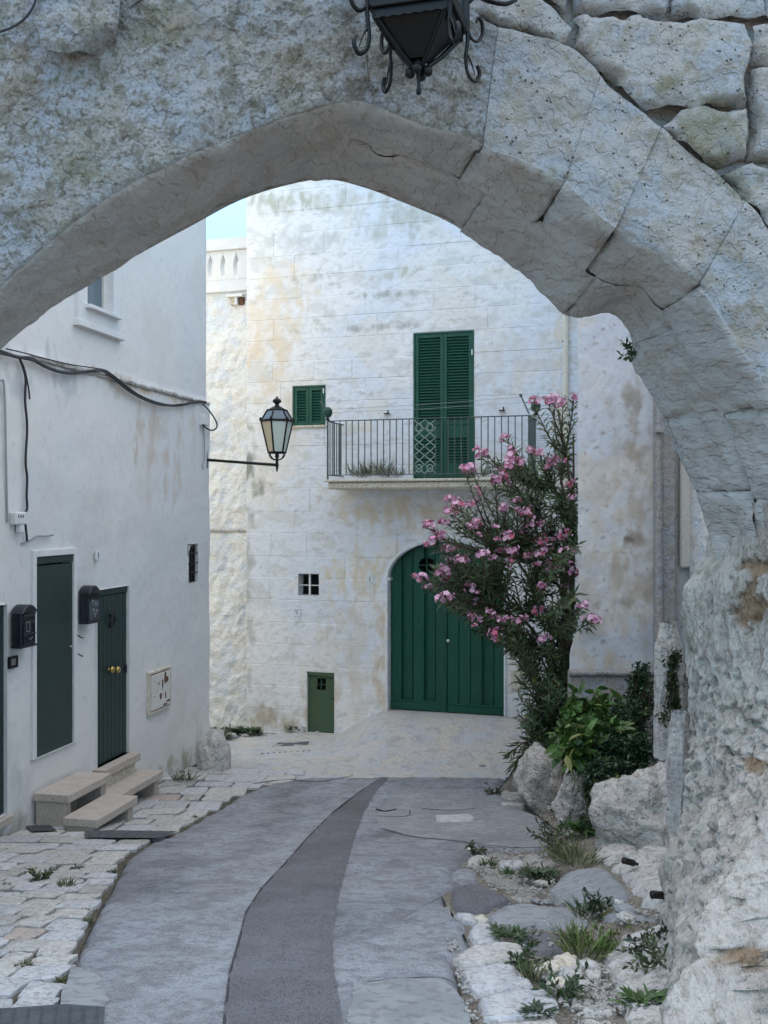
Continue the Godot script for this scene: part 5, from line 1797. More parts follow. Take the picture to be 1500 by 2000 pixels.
func build_side_house() -> void:
	var xf := FB
	xf.origin = FB * Vector3(0, 0, -0.22)
	var h := thing("narrow_white_house", "narrow rough white house with balustrade between the left house and gate house", "house", xf)
	var x1 := bw(482, 900).x + 0.02
	var top := 530.0 / 2000.0 * 18.5
	var par := 428.0 / 2000.0 * 18.5
	var ledge := -36.0 / 2000.0 * 18.4
	var zf := func(p: Vector2) -> float: return 0.035 * fn_big.get_noise_2d(p.x * 1.6, p.y * 1.2) + 0.03 * fn_mid.get_noise_2d(p.x * 1.1, p.y * 0.9) + 0.03 * smoothstep(ledge + 0.03, ledge - 0.1, p.y)
	piece("wall", facade(-5.2, -4.3, x1, par, [], 0.035, zf, null), M.lime, h)
	piece("body", box_mesh(Vector3((x1 - 5.2) * 0.5, (par - 4.3) * 0.5, -2.6), Vector3(x1 + 5.2, par + 4.2, 5.0)), M.lime, h)
	piece("base_rail", box_mesh(Vector3((x1 - 5.2) * 0.5, par + 0.02, -0.06), Vector3(x1 + 5.2, 0.06, 0.28)), M.smooth_lime, h)
	piece("plinth_band", box_mesh(Vector3((x1 - 5.2) * 0.5, par + 0.13, -0.08), Vector3(x1 + 5.2, 0.16, 0.2)), M.smooth_lime, h)
	piece("top_rail", box_mesh(Vector3((x1 - 5.2) * 0.5, top - 0.1, -0.05), Vector3(x1 + 5.2, 0.2, 0.26)), M.smooth_lime, h)
	# pierced parapet
	var yb := par + 0.21
	var yt := top - 0.2
	var cx := []
	for px in [462, 436.5, 411.5, 386.5, 361.5]:
		cx.append(bw(px, 520, -0.22).x)
	var hb := (1000.0 - 548.0) / 2000.0 * 18.5
	var ht := (1000.0 - 499.0) / 2000.0 * 18.5
	var lens := func(c: float, sg: float) -> PackedVector2Array:
		var out := PackedVector2Array()
		for k in 13:
			var f := k / 12.0
			out.append(Vector2(c + sg * 0.052 * pow(sin(PI * f), 0.9), lerpf(hb, ht, f)))
		return out
	for k in cx.size():
		var right: float = cx[k - 1] if k > 0 else x1
		var poly := PackedVector2Array([Vector2(cx[k], yb)])
		poly.append_array(lens.call(cx[k], 1.0))
		poly.append(Vector2(cx[k], yt))
		poly.append(Vector2(right, yt))
		if k > 0:
			var b: PackedVector2Array = lens.call(right, -1.0)
			b.reverse()
			poly.append_array(b)
		poly.append(Vector2(right, yb))
		piece("baluster", prism_mesh(poly, -0.14, 0.02, 0.01), M.smooth_lime, h)
	piece("terrace_back", box_mesh(Vector3((x1 - 5.2) * 0.5, (yb + yt) * 0.5, -0.9), Vector3(x1 + 5.2, yt - yb, 0.2)), M.smooth_lime, h)
	# spout box under the parapet
	var sp := bw(463, 587, -0.2)
	var sb := piece("spout", box_mesh(Vector3(sp.x, sp.y + 0.07, 0.05), Vector3(0.32, 0.05, 0.2)), M.smooth_lime, h)
	piece("spout_side", box_mesh(Vector3(sp.x + 0.02, sp.y - 0.02, 0.05), Vector3(0.05, 0.14, 0.14)), M.smooth_lime, sb)
	piece("spout_hole", box_mesh(Vector3(sp.x - 0.06, sp.y - 0.02, 0.03), Vector3(0.1, 0.13, 0.08)), M.old_stone, sb)
	piece("spout_hole", box_mesh(Vector3(sp.x + 0.1, sp.y - 0.01, 0.03), Vector3(0.09, 0.15, 0.08)), M.rust, sb)  # brown block, the dark of the drain opening put into its colour
	# old string course
	var st := []
	for k in 40:
		var f := k / 39.0
		var x := lerpf(-4.4, x1, f)
		st.append(Vector3(x, ledge + 0.012 * fn_fine.get_noise_1d(x * 0.6), 0.02 + 0.02 * fn_fine.get_noise_1d(x * 0.9 + 9.0)))
	piece("string_course", tube_mesh(st, 0.035, 0.035, 6), M.rock, h)

func build_right_house() -> void:
	var h := thing("plastered_house", "tall stained plaster house beside the oleander on the right", "house")
	var Z := 12.0
	var xl := at(1130, 1000, Z).x
	var nu := 60
	var nv := 160
	var pts := PackedVector3Array()
	var uvs := PackedVector2Array()
	for j in nv:
		var y := lerpf(-4.2, 6.4, float(j) / (nv - 1))
		for i in nu:
			var f := float(i) / (nu - 1)
			var x := lerpf(xl, xl + 4.5, f * f)
			var edge := exp(-(x - xl) / 0.06)
			x += edge * (0.012 * fn_mid.get_noise_1d(y * 1.2) - 0.10 * smoothstep(-1.3, -1.7, y))
			var p := Vector3(x, y, -Z + 0.02 * fn_big.get_noise_2d(x, y) + 0.008 * fn_mid.get_noise_2d(x, y) - edge * 0.03)
			pts.append(p)
			uvs.append(Vector2((x - 2.0) / 7.0, (6.5 - minf(y, 6.4)) / 11.0))
	piece("wall", grid_mesh(nu, nv, pts, PackedColorArray(), uvs), M.right_wall, h)
	# side that runs back to the gate house
	pts = PackedVector3Array()
	for j in 30:
		var y := lerpf(-4.2, 6.4, j / 29.0)
		for i in 20:
			var f := 1.0 - i / 19.0
			var z := lerpf(Z + 0.03, 16.6, f)
			pts.append(Vector3(xl * z / Z + 0.02 + 0.12 * f - 0.1 * smoothstep(-1.3, -1.7, y) * (1.0 - f), y, -z))
	piece("side_wall", grid_mesh(20, 30, pts), M.lime, h)
	piece("roof_cap", box_mesh(Vector3(4.9, 6.45, -14.0), Vector3(5.0, 0.1, 4.2)), M.old_stone, h)
	# unseen block added behind the pier to darken the left house
	piece("added_wing", box_mesh(Vector3(5.0, -0.2, -9.2), Vector3(2.9, 8.0, 5.4)), M.lime, h)
	# plinth with its sloping ledge
	var ly := at(1150, 1312, Z).y
	var lp := []
	for k in 30:
		var x := lerpf(at(1109, 1312, Z).x, 3.6, k / 29.0)
		lp.append(Vector3(x, ly + 0.008 * fn_fine.get_noise_1d(x * 0.5), -Z + 0.04))
	for k in lp.size():
		lp[k] += Vector3(0, 0.012 * fn_mid.get_noise_1d(lp[k].x * 2.0), 0.02)
	piece("ledge", tube_mesh(lp, 0.075, 0.075, 8, 0.5), M.pitted, h)
	var px := at(1110, 1350, Z).x
	piece("plinth", box_mesh(Vector3(px + 0.9, ly - 1.0, -Z + 0.0), Vector3(1.8, 1.92, 0.14), Basis.IDENTITY, 0.02), M.pitted, h)
	# pilaster with a pipe in front of it
	var qx := at(1284, 1000, 11.8).x
	var q1 := at(1322, 1000, 11.8).x
	piece("pilaster", box_mesh(Vector3((qx + q1) * 0.5, 1.0, -11.9), Vector3(q1 - qx, 10.5, 0.22), Basis.IDENTITY, 0.03), M.pitted, h)
	var pp := []
	for k in 20:
		var y := lerpf(-2.9, at(1285, 842, 11.7).y, k / 19.0)
		pp.append(Vector3(qx + 0.012 + 0.012 * fn_mid.get_noise_1d(y * 0.9), y, -11.77 + 0.012 * fn_mid.get_noise_1d(y * 1.3 + 5.0)))
	piece("pipe", tube_mesh(pp, 0.055, 0.036, 10), M.pitted, h)
	piece("pipe_clamp", box_mesh(at(1288, 841, 11.72), Vector3(0.1, 0.05, 0.1)), M.pitted, h)
	var wx := at(1322, 1000, 12.05).x
	piece("wall_patch", box_mesh(Vector3(wx + 0.3, 0.6, -11.96), Vector3(0.6, 2.5, 0.12), Basis.IDENTITY, 0.02), M.white_paint, h)

# ---------------------------------------------------------------- things on and before the left house
func local_poly(pts: Array) -> PackedVector2Array:
	var p := PackedVector2Array()
	for a in pts:
		p.append(Vector2(a[0], a[1]))
	return p

func step_bench(z0: float, z1: float, o0: float, o1: float, top: float, label: String) -> void:
	var x0 := -(15.5 - z0) * 1.0239
	var x1 := -(15.5 - z1) * 1.0239
	var t := thing("stone_step", label, "step", FL * Transform3D(Basis.IDENTITY, Vector3((x0 + x1) * 0.5, top, (o0 + o1) * 0.5)), "cut stone steps at the plank door")
	var w := x1 - x0
	var d := o1 - o0
	piece("slab", box_mesh(Vector3(0, -0.045, 0), Vector3(w, 0.09, d), Basis.IDENTITY, 0.008), M.cut_stone, t)
	for s in [-1.0, 1.0]:
		var g := FL * Vector3((x0 + x1) * 0.5 + s * (w * 0.5 - 0.08), 0, (o0 + o1) * 0.5)
		var low := ground_y(g.x, -g.z) - 0.06 - top
		piece("support", box_mesh(Vector3(s * (w * 0.5 - 0.075), (low - 0.092) * 0.5, -0.015), Vector3(0.12, -0.092 - low, d - 0.07), Basis.IDENTITY, 0.006), M.cut_stone, t)
	piece("back_board", box_mesh(Vector3(0, -0.25, -d * 0.5 + 0.06), Vector3(w - 0.3, 0.3, 0.04)), M.cut_stone, t)

func mailbox(px0: float, px1: float, py0: float, py1: float, label: String, kind: int) -> void:
	var dpt := 0.115
	var a := lw(px0, py0, 0.02)
	var b := lw(px1, py1, dpt)
	var w := 0.27 if kind == 0 else 0.25
	var hgt := 0.42
	var t := thing("mailbox", label, "mailbox", FL * Transform3D(Basis.IDENTITY, Vector3(lw(px0, py1, 0.02).x + w * 0.5, lw(px0, (py0 + py1) * 0.5, 0.05).y, 0.03)))
	piece("body", box_mesh(Vector3(0, -0.03, 0.055), Vector3(w, hgt - 0.06, dpt), Basis.IDENTITY, 0.008), M.box_black, t)
	var roof := PackedVector2Array()
	for k in 15:
		var f := k / 14.0
		roof.append(Vector2(lerpf(-w * 0.5 - 0.012, w * 0.5 + 0.012, f), hgt * 0.5 - 0.07 + 0.085 * pow(sin(PI * f), 0.8)))
	piece("roof", prism_mesh(roof, -0.005, dpt + 0.02, 0.008), M.box_black, t)
	var z := dpt + 0.002
	if kind == 0:
		piece("slot", box_mesh(Vector3(0, hgt * 0.5 - 0.13, z), Vector3(w - 0.05, 0.022, 0.012)), M.iron, t)  # iron strip in place of the dark slot opening
		piece("flap", box_mesh(Vector3(0, hgt * 0.5 - 0.09, z), Vector3(w - 0.04, 0.03, 0.02), Basis(Vector3(1, 0, 0), 0.4)), M.box_black, t)
		var pn := piece("door", frame_mesh(-w * 0.5 + 0.045, -0.16, w * 0.5 - 0.045, 0.03, 0.012, z, z + 0.012), M.box_black, t)
		piece("name_plate", frame_mesh(-0.055, 0.0 - 0.045, -0.005, 0.045, 0.008, z + 0.002, z + 0.014), M.steel, pn)
		piece("emblem", tube_mesh([Vector3(-0.045, -0.11, z + 0.01), Vector3(0.0, -0.135, z + 0.014), Vector3(0.045, -0.11, z + 0.01)], 0.012, 0.012, 6), M.box_relief, pn)
		piece("ledge", box_mesh(Vector3(0, -0.075, z + 0.004), Vector3(w - 0.03, 0.014, 0.02)), M.box_black, t)
	else:
		piece("slot", box_mesh(Vector3(0, hgt * 0.5 - 0.11, z), Vector3(w - 0.03, 0.04, 0.012)), M.iron, t)  # dark opening drawn as an iron strip
		var door := piece("door", box_mesh(Vector3(0, -0.06, z + 0.002), Vector3(w - 0.03, hgt - 0.2, 0.01)), M.box_relief, t)
		# raised scrollwork on the lid
		for q in [[-0.04, 0.03, 0.035], [0.03, 0.0, 0.03], [-0.03, -0.07, 0.03], [0.045, -0.08, 0.025], [0.0, -0.12, 0.022]]:
			var ring := []
			for k in 13:
				var f := k / 12.0
				ring.append(Vector3(q[0] + q[2] * (1.0 - 0.5 * f) * cos(TAU * 1.2 * f), q[1] + q[2] * (1.0 - 0.5 * f) * sin(TAU * 1.2 * f), z + 0.012))
			piece("scroll", tube_mesh(ring, 0.007, 0.004, 6), M.steel, door)
	piece("base_rim", box_mesh(Vector3(0, -hgt * 0.5 + 0.01, 0.058), Vector3(w + 0.016, 0.022, dpt + 0.014)), M.box_black, t)

func cable(label: String, a: Array, off: float, r: float, mat: Material, called := "cable") -> void:
	var pts := []
	for p in a:
		pts.append(FL * (lw(p[0], p[1], off) + Vector3.ZERO))
	var o: Vector3 = pts[0]
	for k in pts.size():
		pts[k] -= o
	tag(piece(called, tube_mesh(smooth_path(pts, 5), r, r, 6), mat, null, Transform3D(Basis.IDENTITY, o)), label, "cable", "cables on the left house")

func build_left_details() -> void:
	step_bench(10.76, 11.66, 0.03, 0.44, -2.95, "tallest cut stone step at the left below the plank door")
	step_bench(10.62, 11.52, 0.45, 0.84, -3.14, "low cut stone step standing out furthest into the lane")
	step_bench(11.75, 13.06, 0.03, 0.42, -3.27, "long cut stone step right under the plank door")
	mailbox(20, 65, 1181, 1273, "dark grey mailbox with arched roof left of the flat metal door", 0)
	mailbox(153, 188, 1143, 1225, "black mailbox with silvery scrolls between the two doors", 1)
	cable("thick black cable sagging along the cornice of the left house", [[-60, 665], [0, 686], [33, 697], [60, 700], [87, 715], [117, 726], [143, 728], [173, 725], [200, 723], [217, 732], [240, 750], [267, 770], [300, 785], [333, 792], [360, 790], [383, 784], [402, 786]], 0.05, 0.019, M.cable)
	cable("second dark cable twisted round the thick one", [[-60, 672], [0, 690], [40, 699], [70, 706], [100, 722], [140, 730], [180, 724], [205, 727], [225, 742], [255, 766], [290, 784], [320, 792], [350, 790], [385, 786]], 0.062, 0.012, M.cable)
	cable("thin grey wire strung just above the thick cable", [[12, 681], [50, 690], [83, 699], [133, 711], [165, 716], [200, 721]], 0.04, 0.007, M.cable)
	cable("black cable looping out past the far corner", [[396, 790], [404, 797], [413, 808], [421, 821], [424, 832], [419, 839], [411, 840], [403, 836], [396, 829]], 0.09, 0.012, M.cable)
	cable("black cable hanging straight down the left of the wall", [[38, 700], [44, 715], [50, 740], [49, 783], [53, 833], [50, 900], [53, 933], [52, 967], [53, 993], [47, 1007], [50, 1027], [53, 1057]], 0.04, 0.013, M.cable)
	cable("short loose cable end beside the hanging cable", [[40, 702], [48, 722], [54, 748], [57, 768], [58, 780]], 0.05, 0.009, M.cable)
	cable("whitewashed wire running to the right above the metal door", [[42, 1062], [53, 1057], [62, 1054], [72, 1047], [88, 1047], [104, 1045]], 0.03, 0.010, M.cable_pale)
	cable("whitewashed conduit bent over the left edge of the wall", [[-30, 742], [0, 743], [7, 747], [10, 800], [11, 860], [13, 960], [15, 1020]], 0.025, 0.012, M.cable_pale)
	cable("pale wire curving down near the lamp bracket", [[398, 832], [399, 860], [399, 898], [396, 908], [397, 917]], 0.05, 0.008, M.cable_pale)
	# junction box near the corner
	var jb := lw(397, 820, 0.05)
	var t := thing("junction_box", "pale junction box near the far corner below the cables", "box", FL * Transform3D(Basis.IDENTITY, jb))
	piece("case", box_mesh(Vector3(0, 0, 0), Vector3(0.16, 0.17, 0.08), Basis.IDENTITY, 0.012), M.smooth_lime, t)
	piece("lid", box_mesh(Vector3(0, 0, 0.045), Vector3(0.14, 0.15, 0.012), Basis.IDENTITY, 0.004), M.smooth_lime, t)
	var bb := lw(36, 1018, 0.05)
	t = thing("junction_box", "small limewashed socket box at the foot of the hanging cable", "box", FL * Transform3D(Basis.IDENTITY, bb))
	piece("case", box_mesh(Vector3(0, 0.03, 0), Vector3(0.2, 0.13, 0.08), Basis.IDENTITY, 0.012), M.smooth_lime, t)
	piece("neck", box_mesh(Vector3(0.03, -0.07, 0), Vector3(0.08, 0.1, 0.06), Basis.IDENTITY, 0.012), M.smooth_lime, t)
	for q in 3:
		piece("slot", box_mesh(Vector3(-0.06 + 0.04 * q, 0.05, 0.041), Vector3(0.014, 0.03, 0.006)), M.iron, t)  # dark strips, shade of the openings put into their colour
	var bell := lw(26, 1293, 0.03)
	t = thing("doorbell", "small dark framed doorbell under the grey mailbox", "doorbell", FL * Transform3D(Basis.IDENTITY, bell))
	piece("frame", frame_mesh(-0.05, -0.035, 0.05, 0.035, 0.025, -0.02, 0.012), M.iron, t)
	piece("button_plate", box_mesh(Vector3(0, 0, -0.008), Vector3(0.1, 0.07, 0.02)), M.steel, t)
	for q in [[153, 1244, "small iron hook just below the scrolled mailbox"], [153, 1280, "lower of the two iron wall hooks left of the plank door"]]:
		var p := lw(q[0], q[1], 0.04)
		t = thing("wall_hook", q[2], "hook", FL * Transform3D(Basis.IDENTITY, p))
		piece("hook", tube_mesh([Vector3(0, 0.02, -0.04), Vector3(0, 0.015, 0.0), Vector3(0.02, -0.01, 0.03), Vector3(0.05, -0.015, 0.035)], 0.009, 0.006, 6), M.iron, t)
		piece("rose", lump_mesh(Vector3(0.035, 0.035, 0.02), 0.1, 3.0, 10, 7), M.iron, t, Transform3D(Basis.IDENTITY, Vector3(0, 0.02, -0.035)))
	var np := lw(190, 1084, 0.025)
	t = thing("number_tile", "tiny white house number tile between the metal and plank doors", "tile", FL * Transform3D(Basis.IDENTITY, np))
	piece("tile", box_mesh(Vector3.ZERO, Vector3(0.09, 0.11, 0.02)), M.tile, t)
	piece("figure", box_mesh(Vector3(0.01, 0, 0.0115), Vector3(0.012, 0.06, 0.003)), M.ink, t)
	# rounded guard stone at the corner
	var g := gp(424, 1500)
	t = thing("guard_stone", "rough pale guard stone at the foot of the left house corner", "stone", Transform3D(Basis(UPV, 0.4), Vector3(g.x - 0.02, g.y, g.z + 0.15)))
	piece("stone", lump_mesh(Vector3(0.44, 0.98, 0.5), 0.16, 5.0, 28, 22), M.rock, t, Transform3D(Basis.IDENTITY, Vector3(0, 0.06, 0)))

# ---------------------------------------------------------------- street lamp on its bracket
func build_street_lamp() -> void:
	var z := 15.3
	var c := at(541, 870, z)
	var t := thing("street_lamp", "black six-sided street lantern on a bracket arm from the left house", "street lamp", Transform3D(Basis(UPV, 0.26), c))
	var y := func(py: float) -> float: return at(541, py, z).y - c.y
	var s := z / 2000.0
	var inv := Basis(UPV, 0.26).inverse()
	var a: Vector3 = inv * (at(402, 898, 15.45) - c)
	var b: Vector3 = inv * (at(538, 908, z) - c)
	piece("bracket_arm", tube_mesh([a, b], 0.022, 0.022, 8), M.iron, t)
	piece("wall_plate", box_mesh(a, Vector3(0.06, 0.26, 0.1), inv), M.iron, t)
	# stem and cradle
	var st := new_st()
	lathe(st, Vector3.ZERO, [[0.0, y.call(922)], [0.012, y.call(920)], [0.02, y.call(912)], [0.028, y.call(908)], [0.022, y.call(903)], [0.022, y.call(895)], [0.034, y.call(891)], [0.02, y.call(886)], [0.0, y.call(885)]], 12)
	piece("stem", done(st), M.iron, t)
	var rt := 31.5 * s
	var rb := 17.0 * s
	var yt: float = y.call(822)
	var yb: float = y.call(884)
	for k in 6:
		var w := TAU * (k + 0.5) / 6.0
		var d := Vector3(cos(w), 0, sin(w))
		piece("cradle_bar", tube_mesh(smooth_path([d * rb * 0.9 + Vector3(0, yb, 0), d * rb * 0.95 + Vector3(0, yb - 0.04, 0), d * rb * 0.6 + Vector3(0, y.call(896), 0), Vector3(0, y.call(899), 0)], 4), 0.009, 0.009, 6), M.iron, t)
	var ring := func(r: float, yy: float, thick: float, called: String):
		var p := []
		for k in 7:
			var w := TAU * (k + 0.0) / 6.0
			p.append(Vector3(cos(w) * r, yy, sin(w) * r))
		piece(called, tube_mesh(p, thick, thick, 6), M.iron, t)
	ring.call(rt, yt, 0.02, "upper_rim")
	ring.call(rb, yb, 0.016, "lower_rim")
	var rc := 19.0 * s
	var yc: float = y.call(801)
	ring.call(rc, yc, 0.014, "roof_rim")
	for k in 6:
		var w := TAU * k / 6.0
		var w2 := TAU * (k + 1) / 6.0
		var d := Vector3(cos(w), 0, sin(w))
		var e := Vector3(cos(w2), 0, sin(w2))
		piece("corner_bar", tube_mesh([d * rb + Vector3(0, yb, 0), d * rt + Vector3(0, yt, 0)], 0.014, 0.014, 6), M.iron, t)
		piece("roof_bar", tube_mesh([d * rt + Vector3(0, yt, 0), d * rc + Vector3(0, yc, 0)], 0.013, 0.013, 6), M.iron, t)
		piece("tip", lump_mesh(Vector3(0.04, 0.06, 0.04), 0.0, 0.0, 8, 6), M.iron, t, Transform3D(Basis.IDENTITY, d * rt * 1.03 + Vector3(0, yt + 0.02, 0)))
		var pn := new_st()
		pn.set_smooth_group(-1)
		var k0 := 0.985
		quad(pn, d * rb * k0 + Vector3(0, yb, 0), d * rt * k0 + Vector3(0, yt, 0), e * rt * k0 + Vector3(0, yt, 0), e * rb * k0 + Vector3(0, yb, 0))
		var warm_reflection := k == 2
		piece("pane", done(pn), M.warm_reflection if warm_reflection else M.frost, t).set_meta("label", "lantern pane with a painted warm reflection" if warm_reflection else "frosted lantern pane")
		var rp := new_st()
		rp.set_smooth_group(-1)
		quad(rp, d * rt * k0 + Vector3(0, yt, 0), d * rc * k0 + Vector3(0, yc, 0), e * rc * k0 + Vector3(0, yc, 0), e * rt * k0 + Vector3(0, yt, 0))
		piece("roof_pane", done(rp), M.window_glass, t)
	st = new_st()
	lathe(st, Vector3.ZERO, [[rc * 1.02, yc], [rc * 0.6, y.call(796)], [0.035, y.call(793)], [0.03, y.call(789)], [0.06, y.call(786)], [0.07, y.call(783)], [0.05, y.call(780)], [0.022, y.call(778)], [0.012, y.call(775)], [0.0, y.call(773)]], 12)
	piece("finial", done(st), M.iron, t)

# ---------------------------------------------------------------- wrought iron lantern under the crown of the arch
func scroll(t: Node3D, called: String, pts: Array, r0: float, r1: float) -> void:
	piece(called, tube_mesh(smooth_path(pts, 6), r0, r1, 8, 0.6), M.iron_black, t)

func build_iron_lantern() -> void:
	var z := 4.75
	var c := at(818, 40, z)
	var t := thing("iron_lantern", "black wrought iron lantern with scrolls hanging from the crown of the arch", "lantern", Transform3D(Basis(UPV, -0.28).scaled(Vector3.ONE * 0.94), c))
	var s := z / 2000.0
	var hw := 0.19
	var top := 0.62
	# glazed body: four corner posts and panes
	for k in 4:
		var a := PI * 0.5 * k + PI * 0.25
		var d := Vector3(cos(a), 0, sin(a)) * hw * 1.414
		piece("corner_post", box_mesh(d + Vector3(0, top * 0.5, 0), Vector3(0.035, top, 0.035), Basis(UPV, -a)), M.iron_black, t)
		var n := Vector3(cos(PI * 0.5 * k), 0, sin(PI * 0.5 * k))
		var b := Basis(UPV, -PI * 0.5 * k)
		piece("pane", box_mesh(n * (hw - 0.004) + Vector3(0, top * 0.5 + 0.04, 0), Vector3(0.008, top - 0.1, hw * 2.0 - 0.03), b), M.lamp_glass_dark, t)
		piece("lower_rail", box_mesh(n * hw + Vector3(0, 0.03, 0), Vector3(0.03, 0.07, hw * 2.0), b), M.iron_black, t)
		# wavy skirt under the body, then the hopper
		var sk := PackedVector2Array()
		for q in 33:
			var f := q / 32.0
			sk.append(Vector2(lerpf(-hw * 0.98, hw * 0.98, f), -0.045 - 0.008 * absf(sin(PI * 7.0 * f))))
		sk.append(Vector2(hw * 0.98, 0.0))
		sk.append(Vector2(-hw * 0.98, 0.0))
		piece("wavy_skirt", prism_mesh(sk, -0.004, 0.006, 0.001), M.iron_black, t, Transform3D(Basis(Vector3(0, 0, -1).rotated(UPV, -PI * 0.5 * k), UPV, n), n * (hw - 0.012)))
		# twisted ribs running together under the body
		var foot := Vector3(n.x * 0.045, -0.25, n.z * 0.045)
		piece("twisted_rib", tube_mesh([d * 0.92 + Vector3(0, -0.03, 0), (d * 0.5) + Vector3(0, -0.15, 0), d * 0.12 + Vector3(0, -0.235, 0)], 0.014, 0.012, 6), M.iron_black, t)
		# corner straps ending in scrolls
		var o := d.normalized()
		scroll(t, "strap", [o * (hw * 1.5) + Vector3(0, 0.4, 0), o * (hw * 1.52) + Vector3(0, 0.0, 0), o * (hw * 1.46) + Vector3(0, -0.12, 0), o * (hw * 1.52) + Vector3(0, -0.2, 0), o * (hw * 1.75) + Vector3(0, -0.235, 0), o * (hw * 1.9) + Vector3(0, -0.19, 0), o * (hw * 1.82) + Vector3(0, -0.15, 0)], 0.018, 0.010)
		scroll(t, "scroll", [o * (hw * 1.5) + Vector3(0, 0.08, 0), o * (hw * 1.56) + Vector3(0, 0.0, 0), o * (hw * 1.78) + Vector3(0, -0.03, 0), o * (hw * 1.98) + Vector3(0, 0.01, 0), o * (hw * 1.99) + Vector3(0, 0.07, 0), o * (hw * 1.86) + Vector3(0, 0.095, 0), o * (hw * 1.8) + Vector3(0, 0.07, 0)], 0.013, 0.009)
		scroll(t, "spur", [o * (hw * 1.46) + Vector3(0, -0.1, 0), o * (hw * 1.6) + Vector3(0, -0.13, 0), o * (hw * 1.75) + Vector3(0, -0.2, 0)], 0.01, 0.004)
		piece("drop_ball", lump_mesh(Vector3(0.05, 0.05, 0.05), 0.05, k, 10, 8), M.iron_black, t, Transform3D(Basis.IDENTITY, n * 0.045 + Vector3(0, -0.255, 0)))
		# hopper side
		var st := new_st()
		st.set_smooth_group(-1)
		var d2 := Vector3(cos(a + PI * 0.5), 0, sin(a + PI * 0.5)) * hw * 1.414
		quad(st, d * 0.9 + Vector3(0, -0.02, 0), d2 * 0.9 + Vector3(0, -0.02, 0), d2 * 0.22 + Vector3(0, -0.2, 0), d * 0.22 + Vector3(0, -0.2, 0))
		piece("hopper_side", done(st), M.iron_black, t)
	piece("floor_plate", box_mesh(Vector3(0, -0.01, 0), Vector3(hw * 1.9, 0.02, hw * 1.9)), M.iron_black, t)
	var st := new_st()
	lathe(st, Vector3.ZERO, [[0.0, -0.37], [0.012, -0.362], [0.014, -0.345], [0.008, -0.32], [0.01, -0.27], [0.03, -0.245], [0.03, -0.2], [0.0, -0.19]], 10)
	piece("finial", done(st), M.iron_black, t)
	st = new_st()
	lathe(st, Vector3.ZERO, [[hw * 1.5, top], [hw * 1.0, top + 0.14], [0.06, top + 0.26], [0.03, top + 0.34], [0.0, top + 0.36]], 8)
	piece("roof", done(st), M.iron_black, t)
	piece("hanger", tube_mesh(smooth_path([Vector3(0, top + 0.34, 0), Vector3(0, top + 0.5, -0.05), Vector3(0.03, top + 0.55, -0.35), Vector3(0.05, top + 0.45, -0.68)], 5), 0.016, 0.016, 8), M.iron_black, t)
	# the dark curved arm beside it
	var h := at(950, 0, 5.1)
	tag(piece("iron_hook", tube_mesh(smooth_path([h + Vector3(-0.02, 0.08, -0.12), h + Vector3(0.0, 0.01, -0.02), h + Vector3(0.09, -0.02, 0.0), h + Vector3(0.16, 0.05, -0.1)], 5), 0.014, 0.010, 7), M.iron_black), "short dark iron hook in the stones right of the lantern", "hook")
	var w0 := []
	for p in [[-30, 70], [0, 62], [30, 50], [52, 32], [66, 10], [72, -15], [74, -60]]:
		w0.append(at(p[0], p[1], 5.16))
	tag(piece("cable", tube_mesh(smooth_path(w0, 5), 0.006, 0.006, 6), M.cable), "thin dark wire curving over the arch at the top left corner", "cable")

